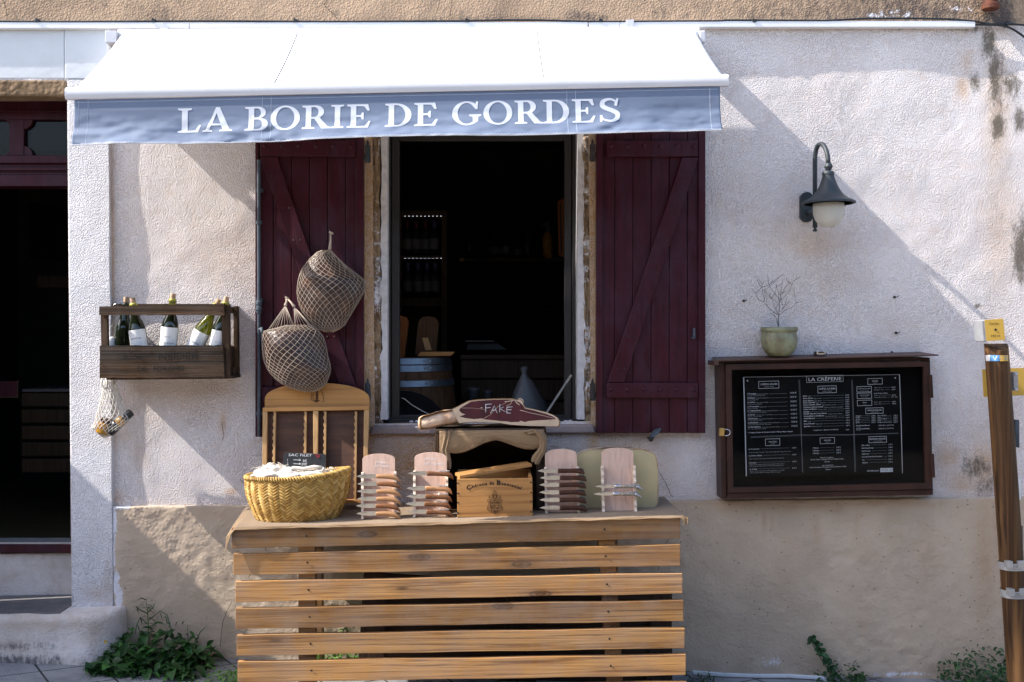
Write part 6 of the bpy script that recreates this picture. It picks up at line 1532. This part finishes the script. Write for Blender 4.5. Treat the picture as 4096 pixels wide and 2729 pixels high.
# burlap swag
def swag(a, b_):
    x = xl2+.02+(xr2-xl2-.03)*a; cxp = (a-.5)*2
    drop = .055+.012*np.abs(np.sin(a*math.pi*1.6+.4))+.10*np.clip((.10-a)/.10, 0, 1)**1.0+.016*np.clip((.3-np.abs(a-.12))/.3, 0, 1)
    drop = drop+.015*np.sin(a*9)
    z = ztop-.006-drop*b_; d = fd_+.006+.010*np.sin(b_*3.0)+.008*(fbm(a*9, b_*2, 1, 3, 51)-.5)*b_*2
    return x, -d, z
so_ = grid_obj('burlap_swag', np.linspace(0, 1, 70), np.linspace(0, 1, 16), swag, M['burlap'], parent=cx_); md = so_.modifiers.new('t', 'SOLIDIFY'); md.thickness = .003
def swag2(a, b_):
    # bunched tail hanging at the right corner
    cl = [(2112,1732),(2150,1722),(2176,1760),(2172,1800),(2150,1830),(2142,1852)]
    t = b_*(len(cl)-1); i = np.clip(t.astype(int), 0, len(cl)-2); f_ = t-i; C_ = np.array([[P(u, v, fd_+.02).x, P(u, v, fd_+.02).z] for u, v in cl]); c0_ = C_[i]*(1-f_[..., None])+C_[i+1]*f_[..., None]
    w = .020*(1-.45*b_)+.004*np.sin(b_*9); ang = (a-.5)*math.pi*1.3
    return c0_[..., 0]+w*np.sin(ang)+.004*np.sin(a*20), -(fd_+.012+.014*np.cos(ang)+.003*np.sin(a*25)), c0_[..., 1]+.006*np.sin(a*7)
so_ = grid_obj('burlap_tail', np.linspace(0, 1, 24), np.linspace(0, 1, 30), swag2, M['burlap'], parent=cx_); md = so_.modifiers.new('t', 'SOLIDIFY'); md.thickness = .003
def swag3(a, b_):
    cl = [(1792,1724),(1786,1760),(1776,1800),(1790,1850),(1796,1876)]
    t = b_*(len(cl)-1); i = np.clip(t.astype(int), 0, len(cl)-2); f_ = t-i; C_ = np.array([[P(u, v, fd_+.02).x, P(u, v, fd_+.02).z] for u, v in cl]); c0_ = C_[i]*(1-f_[..., None])+C_[i+1]*f_[..., None]
    w = .016*(1+.4*np.sin(b_*math.pi))-.010*b_; ang = (a-.5)*math.pi*1.2
    return c0_[..., 0]+w*np.sin(ang), -(fd_+.006+.012*np.cos(ang)+.003*np.sin(a*22)), c0_[..., 1]+.004*np.sin(a*9)
so_ = grid_obj('burlap_tail', np.linspace(0, 1, 20), np.linspace(0, 1, 30), swag3, M['burlap'], parent=cx_); md = so_.modifiers.new('t', 'SOLIDIFY'); md.thickness = .003
# the ham marked FAKE
hm = thing('cut_ham', P(1960, 1712, .27), 'half-cut cured ham with FAKE chalked on its dark red face, lying on the burlap crate', 'ham')
def hp(x, y, d): return P(1400+x/2.489, 1500+y/2.489, d)
out_ = [(690,432),(722,408),(800,388),(900,358),(1015,345),(1060,318),(1110,290),(1180,255),(1290,241),(1400,236),(1500,232),(1600,234),(1640,238),(1665,246),(1700,240),(1722,262),(1728,290),(1745,322),(1850,345),(1960,372),(2035,402),(2076,430),(2092,465),(2090,500),(2075,518),(1945,516),(1800,514),(1700,508),(1600,500),(1500,484),(1400,476),(1250,470),(1150,476),(1080,484),(1000,492),(930,498),(880,508),(850,522),(820,536),(750,540),(698,546),(686,515),(688,470)]
hd_ = .345
def hring(sc, d, dy=0):
    cxm, cym = 1400, 400
    return [hp(cxm+(x-cxm)*sc[0]+0, cym+(y-cym)*sc[1]+dy, d) for x, y in out_]
rr = [hring((.985, .95), hd_), hring((.998, .99), hd_-.006), hring((1, 1.0), hd_-.02), hring((.99, .98), hd_-.06), hring((.94, .92), hd_-.10), hring((.80, .75), hd_-.13, 10)]
b = MB(); n = len(out_)
vs = [p for r_ in rr for p in r_]; fs = []
for i in range(len(rr)-1):
    for j in range(n): fs.append((i*n+j, (i+1)*n+j, (i+1)*n+(j+1) % n, i*n+(j+1) % n))
fs += [tuple(reversed([(len(rr)-1)*n+j for j in range(n)]))]
b.add(vs, fs); b.build('rind', M['hamrind'], hm, smooth=True)
b = MB(); fo_ = [(x, y) for x, y in out_ if x >= 1010]; fo_ = [(1400+(x-1400)*.985, 400+(y-400)*.95) for x, y in fo_]
b.prism([hp(x, y, hd_+.0008) for x, y in fo_][::-1], Vector((0, .0006, 0)))
hk = MB(); rows_ = [(684,440,505),(692,425,545),(720,410,545),(790,392,540),(860,368,520),(940,352,505),(1010,342,495),(1060,322,488),(1110,305,482),(1150,300,478)]; rg_ = []
for x, ya, yb in rows_:
    c0_, c1_ = hp(x, ya, hd_-.035), hp(x, yb, hd_-.035); cc = c0_.lerp(c1_, .5); hz = (c0_.z-c1_.z)/2*1.03; hy = .036+.004*math.sin(x*.07) if x < 1100 else .030
    rg_.append([Vector((cc.x+.002*math.sin(5*th), cc.y-hy*math.sin(th)*(1.0 if x > 700 else .7), cc.z+hz*math.cos(th)*(1+.04*math.sin(4*th+x*.03)))) for th in [2*math.pi*j/24 for j in range(24)]])
hk.rings(rg_, 24); hk.build('hock', pm('tan ham hock', (.60, .45, .33), .25, 18, .5, 30, .006, c2=(.42, .25, .15)), hm, smooth=True)
fat = b.build('fat_face', M['fat'], hm)
meat = [(1085,352),(1100,330),(1150,300),(1200,268),(1290,256),(1420,248),(1580,246),(1640,252),(1690,275),(1720,300),(1740,334),(1850,360),(1950,388),(2020,414),(2050,440),(2000,445),(1900,450),(1780,458),(1740,470),(1700,455),(1680,468),(1600,470),(1560,462),(1520,462),(1440,452),(1340,442),(1310,432),(1240,440),(1160,432),(1090,415),(1150,392),(1110,380)]
b = MB(); b.prism([hp(x, y, hd_+.002) for x, y in meat][::-1], Vector((0, .0015, 0))); mt_ = b.build('meat_face', M['meat'], hm)
b = MB()
for l, r_ in (([(1540,268),(1590,262),(1640,250),(1660,280),(1690,300)], .0022), ([(1690,350),(1780,375),(1900,400),(2030,432)], .0012), ([(1330,436),(1400,395),(1440,350),(1480,310),(1560,275)], .0008), ([(1110,330),(1220,330),(1350,345)], .0006), ([(1620,250),(1600,290),(1560,310)], .0012)): b.tube([hp(x, y, hd_+.002) for x, y in l], r_, 6)
b.build('fat_vein', M['fat'], mt_, smooth=True)
b = MB(); 
for l in ([(1350,290),(1352,372)], [(1348,294),(1412,290)], [(1352,330),(1400,324)], [(1302,328),(1318,328)], [(1400,380),(1438,306),(1464,378)], [(1412,352),(1455,350)], [(1492,292),(1490,372)], [(1530,318),(1494,338),(1546,366)], [(1562,322),(1618,318)], [(1562,322),(1560,376)], [(1560,348),(1610,346)], [(1560,378),(1600,382)]): b.tube([hp(x, y, hd_+.0028) for x, y in l], .0016, 5)
b.build('chalk_writing', M['chalk'], mt_, smooth=True)
b = MB(); c = hp(1695, 268, hd_-.03); b.lathe([(0, -.016), (.012, -.012), (.016, 0), (.012, .011), (0, .016)], c, 16); b.build('bone_end', M['fat'], hm, smooth=True)

# ================================================================ cheese
ch = thing('half_cheese_wheel', T(2460, .22), 'large half wheel of pale yellow cheese with mottled rind behind the right-hand racks', 'cheese')
fd2 = .33; xa, xb = P(2286, 1900, fd2).x, P(2632, 1900, fd2).x; rc = (xb-xa)/2; cxx = (xa+xb)/2; zb3 = T(2460, .3).z+.004; zt3 = P(2460, 1806, fd2).z; Hh = zt3-zb3
pr_ = [(rc-.014, 0), (rc-.003, .012), (rc, .05), (rc+.002, .12), (rc-.002, Hh-.05), (rc-.014, Hh-.014), (rc-.035, Hh-.003), (rc*.6, Hh+.010), (0, Hh+.020)]
b = MB(); nn = 30; vs = []; ks = len(pr_)
for r_, z in pr_:
    for j in range(nn+1): a = math.pi*j/nn; vs.append(Vector((cxx+r_*math.cos(a), -fd2+r_*math.sin(a)*.9, zb3+z-.012*(1-math.cos(a))*.5*0)))
b.add(vs, [(i*(nn+1)+j, i*(nn+1)+j+1, (i+1)*(nn+1)+j+1, (i+1)*(nn+1)+j) for i in range(ks-1) for j in range(nn)]); b.build('rind', M['rind'], ch, smooth=True)
fp = [Vector((cxx+r_, -fd2, zb3+z)) for r_, z in pr_[:-1]]+[Vector((cxx-r_, -fd2, zb3+z)) for r_, z in pr_[:-1][::-1]]
b = MB(); b.prism([p+Vector((0, .0006, 0)) for p in fp], Vector((0, .004, 0))); b.build('cut_face', M['cheese'], ch)
b = MB()
for i in range(len(fp)-1): b.tube([fp[i], fp[i+1]], .0026, 6)
b.build('cut_edge', M['rind'], ch)

# ================================================================ inside the shop, seen through the window
def D_(u, v, d): return P(u, v, d)
cab = thing('wine_cabinet', P(1690, 1400, -1.6), 'dark wooden cabinet with two lit bottle shelves inside the window, left', 'cabinet')
cd0 = -1.6
b = MB(); b.pbox(1560, 842, 1788, 870, cd0-.35, cd0); b.pbox(1766, 870, 1788, 1560, cd0-.35, cd0); b.pbox(1560, 1022, 1766, 1034, cd0-.3, cd0-.02); b.pbox(1560, 1192, 1766, 1226, cd0-.3, cd0-.01); b.pbox(1594, 870, 1606, 1560, cd0-.3, cd0-.01); b.pbox(1560, 870, 1766, 1560, cd0-.37, cd0-.35); b.build('carcass', M['intwood'], cab, bevel=.003)
b = MB()
for v in (864, 1034):
    for k in range(10): c = D_(1620+k*16, v+(1 if v < 900 else 0), cd0+.004); b.lathe([(0, -.0018), (.0018, 0), (0, .0018)], c, 8)
b.build('led_strip', M['led'], cab)
def dim_bottle(u, vb, vt, d, lab, w=.037, cap='blackpl', label=True, grp='bottles in the dark wine cabinet'):
    t = thing('bottle', P(u, vb, d), lab, 'bottle', grp); B_ = P(u, vb, d); h = P(u, vt, d).z-B_.z
    b = MB(); b.lathe([(0, 0), (w, .002), (w, h*.58), (w*.8, h*.66), (w*.42, h*.76), (w*.36, h*.78)], B_, 16); b.build('glass_body', M['blackpl'], t, smooth=True)
    b = MB(); b.lathe([(w*.38, h*.77), (w*.38, h), (0, h)], B_, 12); b.build('capsule', M[cap], t, auto=40)
    if label:
        b = MB(); vs = []; n = 8
        for z in (h*.16, h*.46):
            for i in range(n+1): a = math.radians(-60+120*i/n); vs.append(B_+Vector((math.sin(a)*(w+.001), -math.cos(a)*(w+.001), z)))
        b.add(vs, [(i, i+1, i+n+2, i+n+1) for i in range(n)]); b.build('paper_label', M['bag'], t)
    return t
M['dkred'] = pm('dark red foil', (.10, .008, .008), .1, 30, .4, 60, 0); M['dkblue'] = pm('blue foil', (.06, .06, .14), .1, 30, .4, 60, 0)
for i, (u, vt, cp) in enumerate(((1630, 884, 'dkred'), (1666, 884, 'dkred'), (1702, 886, 'dkred'), (1738, 882, 'dkblue'))):
    dim_bottle(u, 1020, vt, cd0-.08, ['first', 'second', 'third', 'fourth'][i]+' bottle from the left on the upper lit cabinet shelf', cap=cp)
for i, u in enumerate((1632, 1673, 1710, 1742)):
    dim_bottle(u, 1190, 1052, cd0-.08, ['first', 'second', 'third', 'fourth'][i]+' bottle from the left on the lower lit cabinet shelf', cap='dkblue')
ba = thing('barrel', P(1625, 1760, -.62), 'oak barrel with shiny steel hoops just inside the window, left', 'barrel')
kx_ = S(1, -.62); c = P(1612, 1900, -.62); b = MB(); zt_ = P(1612, 1428, -.62).z; zb_ = .45; Hb = zt_-zb_; R_b = S(222, -.62)
prb = [(R_b*(.86+.14*math.sin(math.pi*t)), Hb*t) for t in np.linspace(0, 1, 24)]
bc_ = Vector((c.x, .62+.0, zb_)); b.lathe(prb+[(0, Hb-.02)], bc_, 56); b.build('staves', M['barrelw'], ba, smooth=True)
for (v0_, v1_) in ((1432, 1457), (1460, 1486), (1520, 1545)):
    z0, z1 = P(1700, v1_, -.45).z-zb_, P(1700, v0_, -.45).z-zb_; f_ = lambda z: R_b*(.86+.14*math.sin(math.pi*min(1, z/Hb)))+.003
    b = MB(); b.lathe([(f_(z0), z0), (f_(z0)+.002, z0+.001), (f_(z1)+.002, z1-.001), (f_(z1), z1)], bc_, 56)
    for a in (-1.05, -.92): b.lathe([(.006, 0), (.005, .003), (0, .004)], bc_+Vector((math.cos(a)*(f_((z0+z1)/2)+.002), math.sin(a)*(f_((z0+z1)/2)+.002), (z0+z1)/2)), 8, Matrix.Rotation(math.pi/2, 3, 'X'))
    b.build('hoop', M['hoop'], ba, auto=40)
for i, (pts, lab, d) in enumerate((([(1600,1430),(1618,1430),(1636,1290),(1628,1270),(1600,1262)], 'pale wooden cutting board half hidden by the left window frame', -.75), ([(1660,1420),(1745,1420),(1757,1290),(1742,1272),(1716,1265),(1690,1268),(1672,1285)], 'arched dark wooden board standing on the barrel', -.72))):
    t = thing('cutting_board', P(pts[0][0], pts[0][1], d), lab, 'board'); b = MB(); b.pquad(pts, d-.02, d); b.build('board', M['barrelw' if i else 'orange'], t, bevel=.004)
t = thing('price_card', P(1710, 1400, -.6), 'small pale card leaning among the things on the barrel', 'card'); b = MB(); b.pquad([(1702,1402),(1726,1400),(1712,1351),(1689,1352)], -.56, -.555); b.build('card', M['frmw'], t)
t = thing('wooden_tray', P(1740, 1425, -.5), 'low wooden tray on top of the barrel', 'tray'); b = MB(); b.pquad([(1670,1426),(1805,1423),(1818,1408),(1680,1408)], -.62, -.45); b.build('tray', M['boxw'], t, bevel=.002)
shf = thing('wall_shelf', P(2050, 1040, -2.2), 'dark wall shelf with bottles deep inside the shop', 'shelf'); b = MB(); b.pbox(1835, 1034, 2262, 1046, -2.5, -2.2); b.build('shelf_board', M['intwood'], shf)
b = MB(); b.pbox(1838, 1032, 1856, 1046, -2.2, -2.18); b.build('end_piece', M['frmw'], shf)
for i, (u, vt, w) in enumerate(((1878, 930, .03), (1980, 940, .045), (2023, 935, .035), (2072, 960, .035), (2110, 930, .03))):
    dim_bottle(u, 1032, vt, -2.3, ['first', 'second', 'third', 'fourth', 'fifth'][i]+' dark bottle from the left on the deep wall shelf', w, label=i in (1, 2, 3), grp='bottles on the deep wall shelf')
t = thing('spray_bottle', P(2190, 1034, -1.9), 'amber spray bottle with pale trigger on the deep wall shelf, right', 'spray bottle'); B_ = P(2190, 1034, -2.25); b = MB(); b.lathe([(0, 0), (.034, 0), (.034, .14), (.02, .17), (.012, .18)], B_, 16); b.build('body', M['amber'], t, smooth=True)
b = MB(); b.lathe([(.014, .18), (.014, .21), (.02, .215), (.018, .24), (0, .245)], B_, 12); b.box((B_.x-.03, B_.y-.01, B_.z+.215), (B_.x+.015, B_.y+.01, B_.z+.235)); b.build('trigger', M['bag'], t)
t = thing('slatted_crate', P(2250, 1000, -1.2), 'orange-lit slatted crate on the wall at the right inside the window', 'crate'); b = MB(); b.pquad([(2236,1020),(2262,1030),(2262,790),(2232,805)], -1.3, -1.25); b.build('side_board', M['orange'], t); b = MB(); b.pquad([(2242,1015),(2247,1016),(2244,812),(2239,812)], -1.26, -1.245); b.build('slat_gap', M['blackpl'], t)
t = thing('plastic_bag', P(2100, 1660, -.45), 'tied translucent plastic bag behind the cut ham inside the window', 'bag')
b = MB(); rr = []; prf = [(1690, 2030, 2190), (1650, 2036, 2190), (1610, 2042, 2182), (1570, 2055, 2160), (1530, 2072, 2134), (1505, 2084, 2112), (1490, 2088, 2106), (1475, 2082, 2112), (1466, 2090, 2108)]
for v, l, r_ in prf: rr.append([Vector((p.x+S(r_-l, -.45)/2*math.cos(th)*(1+.06*math.sin(5*th+v)), p.y+S(r_-l, -.45)*.3*math.sin(th), p.z)) for p in [P((l+r_)/2, v, -.45)] for th in [2*math.pi*j/26 for j in range(26)]])
b.rings(rr, 26); b.build('bag', M['bag'], t, smooth=True)
t = thing('counter', P(2000, 1700, -.9), 'dark wooden counter of boards behind the window', 'counter')
for v0_, v1_ in ((1440, 1512), (1520, 1600), (1610, 1720)):
    b = MB(); b.pbox(1845, v0_, 2300, v1_, -1.0, -.95); b.build('board', M['intwood'], t)
b = MB(); b.pbox(1840, 1420, 2300, 1436, -1.5, -.93); b.build('counter_top', M['intwood'], t)
t = thing('scale', P(1930, 1400, -1.2), 'low dark weighing scale with a pale tray on the counter', 'scale'); b = MB(); b.pquad([(1864,1400),(2030,1400),(1990,1372),(1870,1370)], -1.25, -1.1); b.build('body', M['blackp'], t, bevel=.005)
b = MB(); b.pbox(1862, 1362, 1976, 1368, -1.3, -1.05); b.build('tray', M['bag'], t, bevel=.002)
for i, (u0_, u1_) in enumerate(((1868, 1920), (1934, 1972))):
    t = thing('jar', P(u0_, 1598, -.8), ('pale fabric-topped jar, left one of two' if i == 0 else 'pale fabric-topped jar, right one of two')+' in front of the counter', 'jar', 'fabric-topped jars'); c = P((u0_+u1_)/2, 1600, -.8); w = S((u1_-u0_)/2, -.8)
    b = MB(); b.lathe([(0, 0), (w*.8, 0), (w*.85, w*1.3), (w, w*1.5), (w*.98, w*1.8), (w*.5, w*2.0), (0, w*2.05)], c, 18); b.build('body', M['bag'], t, smooth=True)
t = thing('window_stay', P(2230, 1600, -.03), 'pale metal stay bar slanting up at the lower right of the window opening', 'metal bar'); b = MB(); A, Bq = P(2178, 1665, -.12), P(2280, 1508, -.02); b.tube([A, Bq], .0065, 4); b.tube([Bq, Bq+Vector((.006, -.004, .008))], .007, 4); b.build('bar', M['galv'], t)
t = thing('cable_loop', P(1680, 1640, -.2), 'dark rounded seat back with a pale cord just inside the window, lower left', 'chair')
b = MB(); pts = [(1560, 1720)]+[(1600+0, 1562), (1640, 1566), (1690, 1580), (1730, 1605), (1762, 1640), (1790, 1690), (1792, 1720)]; b.pquad([(1560,1725),(1792,1725),(1790,1690),(1762,1640),(1730,1605),(1690,1580),(1640,1566),(1560,1562)], -.24, -.2); b.build('seat_back', M['backb'], t, bevel=.01)
b = MB(); b.tube([P(u, v, -.19) for u, v in ((1606,1592),(1618,1596),(1650,1622),(1690,1645),(1716,1657))], .0022, 6); b.build('cord', M['cotton'], t, smooth=True)
t.name = 'chair_back'
# ================================================================ inside the door opening
t = thing('pallet_counter', P(180, 1960, -1.5), 'dark counter made of stacked pallet boards inside the doorway', 'counter')
for i in range(5):
    b = MB(); b.pbox(86, 1572+i*66, 420, 1572+i*66+54, -1.6, -1.5); b.build('board', M['intwood'], t, bevel=.003)
b = MB(); b.pbox(88, 1556, 420, 1568, -1.9, -1.48); b.build('counter_top', M['bag'], t, bevel=.002)
t = thing('wall_picture', P(200, 1045, -2.5), 'dark square picture on the wall inside the doorway', 'picture'); b = MB(); b.pbox(112, 808, 300, 1042, -2.52, -2.48); b.build('panel', M['backb'], t)
t = thing('wooden_sign', P(210, 1150, -2.2), 'dim long wooden sign board inside the doorway', 'sign'); b = MB(); b.pbox(146, 1104, 360, 1150, -2.22, -2.2); b.build('board', M['intwood'], t); 
t = thing('framed_board', P(30, 1590, -1.0), 'small framed dark red board inside the doorway, far left', 'board'); b = MB(); b.pquad([(-80,1588),(66,1588),(70,1525),(-80,1525)], -1.02, -1.0); b.build('board', M['red'], t); b = MB(); b.pquad([(-80,1592),(66,1592),(66,1587),(-80,1587)], -1.0, -.99); b.pquad([(66,1592),(72,1592),(74,1522),(69,1522)], -1.0, -.99); b.build('frame', M['intwood'], t)

# ================================================================ weeds
def weed(name, lab, cat, n, fn, stems, mat='leafd', grp=None, blades=0, seed=1, Lr=(.03, .065), wr=.45):
    random.seed(seed); base = fn(0.5, 0); t = thing(name, base, lab, cat, grp)
    b = MB()
    for i in range(n):
        a, c = random.random(), random.random(); p = fn(a, c); dr = Vector((random.uniform(-1, 1), random.uniform(-1.2, .1), random.uniform(-.25, .9))); L = random.uniform(*Lr)
        b.leaf(p, dr, L, L*wr*random.uniform(.7, 1.2), random.uniform(.1, .8), up=Vector((random.uniform(-.4, .4), random.uniform(-.4, .2), 1)))
    b.build('leaf', M[mat], t, smooth=True); b = MB()
    for pts in stems: b.tube(pts, [.0022]*(len(pts)-1)+[.0008], 5)
    if stems: b.build('stem', M[mat], t, smooth=True)
    if blades:
        b = MB()
        for i in range(blades):
            p = fn(random.random(), 0); d_ = Vector((random.uniform(-1, 1), random.uniform(-1.2, .2), random.uniform(.4, 1.2))).normalized(); L = random.uniform(.08, .2)
            vs = []; sdv = d_.cross(Vector((0, 0, 1))).normalized(); K = 6
            for k in range(K+1): s_ = k/K; c_ = p+d_*L*s_+Vector((0, 0, -.8*L*s_*s_)); w_ = .0028*(1-s_)+.0003; vs += [c_-sdv*w_, c_+sdv*w_]
            b.add(vs, [(k*2, k*2+1, k*2+3, k*2+2) for k in range(K)])
        b.build('grass_blade', M['leafb'] if mat == 'leafb' else M['leafp'], t)
    return t
def clump(u0_, u1_, vtop, vbot, dw, df):
    def fn(a, c):
        u = u0_+(u1_-u0_)*a; hmp = math.sin(math.pi*min(1, max(0, a*.92+.04)))**.6; x = P(u, 2650, dw).x; d = dw+(df-dw)*random.random(); z0 = gz(x); H = (Z(vtop, dw, u)-z0)*hmp*c
        return Vector((x+random.uniform(-.02, .02), -d, z0+H*max(.05, 1-(d-dw)/(df-dw)*.8)))
    return fn
random.seed(3)
def st_(pts, d): return [P(u, v, d+.02*i) for i, (u, v) in enumerate(pts)]
weed('weed_clump', 'big dark green weed clump with a tall arching stalk, left of the table', 'weeds', 460, clump(440, 850, 2470, 2700, .05, .34),
   [st_(p, .06) for p in ([(600,2640),(594,2520),(590,2440),(582,2395)], [(590,2455),(560,2440),(545,2425)], [(592,2450),(612,2430),(620,2412)], [(594,2500),(560,2470),(548,2500),(540,2540)], [(596,2480),(640,2445),(668,2460),(680,2500),(676,2510)], [(585,2400),(565,2392),(548,2402)], [(750,2600),(752,2560),(750,2500)], [(780,2580),(800,2530),(830,2500)])], blades=150, seed=4, Lr=(.025, .095))
t = weed('weed_stalk', 'yellow-flowered thin weed sprig at the left of the big weed clump', 'weeds', 10, clump(430, 470, 2560, 2620, .18, .22), [st_([(470,2590),(450,2580),(424,2568)], .2)], seed=9, Lr=(.015, .03))
b = MB(); c = P(423, 2567, .21)
for k in range(8): a = k*math.pi/4; b.leaf(c, (math.cos(a), -.2, math.sin(a)), .009, .006, 0, up=Vector((0, -1, 0)))
b.build('flower', M['gold'], t)
random.seed(5)
b = MB()
lt_ = thing('weed_leaves', P(590, 2450, .07), 'feathery young leaves along the tall weed stalk left of the table', 'weeds')
for k in range(46):
    s_ = random.random(); u = 600-18*s_; v = 2600-190*s_; a = random.choice((-1, 1)); b.leaf(P(u, v, .07), (a, random.uniform(-.6, .3), random.uniform(.1, .8)), random.uniform(.03, .06), .006, random.uniform(.3, .9))
for (u, v) in ((640,2450),(660,2462),(672,2480),(678,2500),(560,2470),(550,2500),(545,2425)):
    for a in (-1, 1): b.leaf(P(u, v, .08), (a*.4, -.2, -1), random.uniform(.03, .045), .006, .1)
b.build('leaf', M['leafp'], lt_, smooth=True)
weed('grass_tuft', 'bright green grass and leaves behind the table slats, near the left leg', 'grass tuft', 330, clump(1240, 1455, 2425, 2740, .05, .25), [], mat='leafb', blades=160, seed=6, Lr=(.02, .05), wr=.3)
weed('grass_tuft', 'sparse grass tuft reaching out at the lower left corner of the table', 'grass tuft', 60, clump(840, 1080, 2590, 2700, .2, .5), [], mat='leafb', blades=110, seed=7, Lr=(.02, .035), wr=.3)
weed('grass_tuft', 'few thin grass blades by the table foot at the lower right', 'grass tuft', 10, clump(2740, 2830, 2650, 2700, .08, .3), [], mat='leafp', blades=46, seed=8, Lr=(.02, .03), wr=.3)
weed('wall_plant', 'small dark leafy plant climbing from the wall foot below the menu case', 'weeds', 130, clump(3270, 3450, 2635, 2729, .03, .16), [], mat='leafp', seed=10, Lr=(.018, .034), wr=.6)
t = weed('climbing_sprig', 'single dark leafy sprig rising left from the plant below the menu case', 'weeds', 0, lambda a, c: P(3350, 2700, .05), [st_([(3350,2720),(3300,2660),(3262,2600),(3245,2560),(3247,2545)], .04)], mat='leafp', seed=11)
b = MB()
random.seed(12)
for k in range(64):
    s_ = random.random()**.8; u = 3350-104*s_+random.uniform(-6, 6); v = 2710-165*s_; b.leaf(P(u, v, .06), (random.uniform(-1, 1), random.uniform(-.5, .1), random.uniform(-.6, .6)), random.uniform(.018, .034), .018, .2, up=Vector((0, -1, .3)))
b.build('leaf', M['leafp'], t, smooth=True)
weed('wall_plant', 'bushy dark leafy plant at the wall foot beside the signpost', 'weeds', 700, clump(3745, 4075, 2560, 2729, .03, .3), [], mat='leafp', seed=13, Lr=(.016, .032), wr=.6)
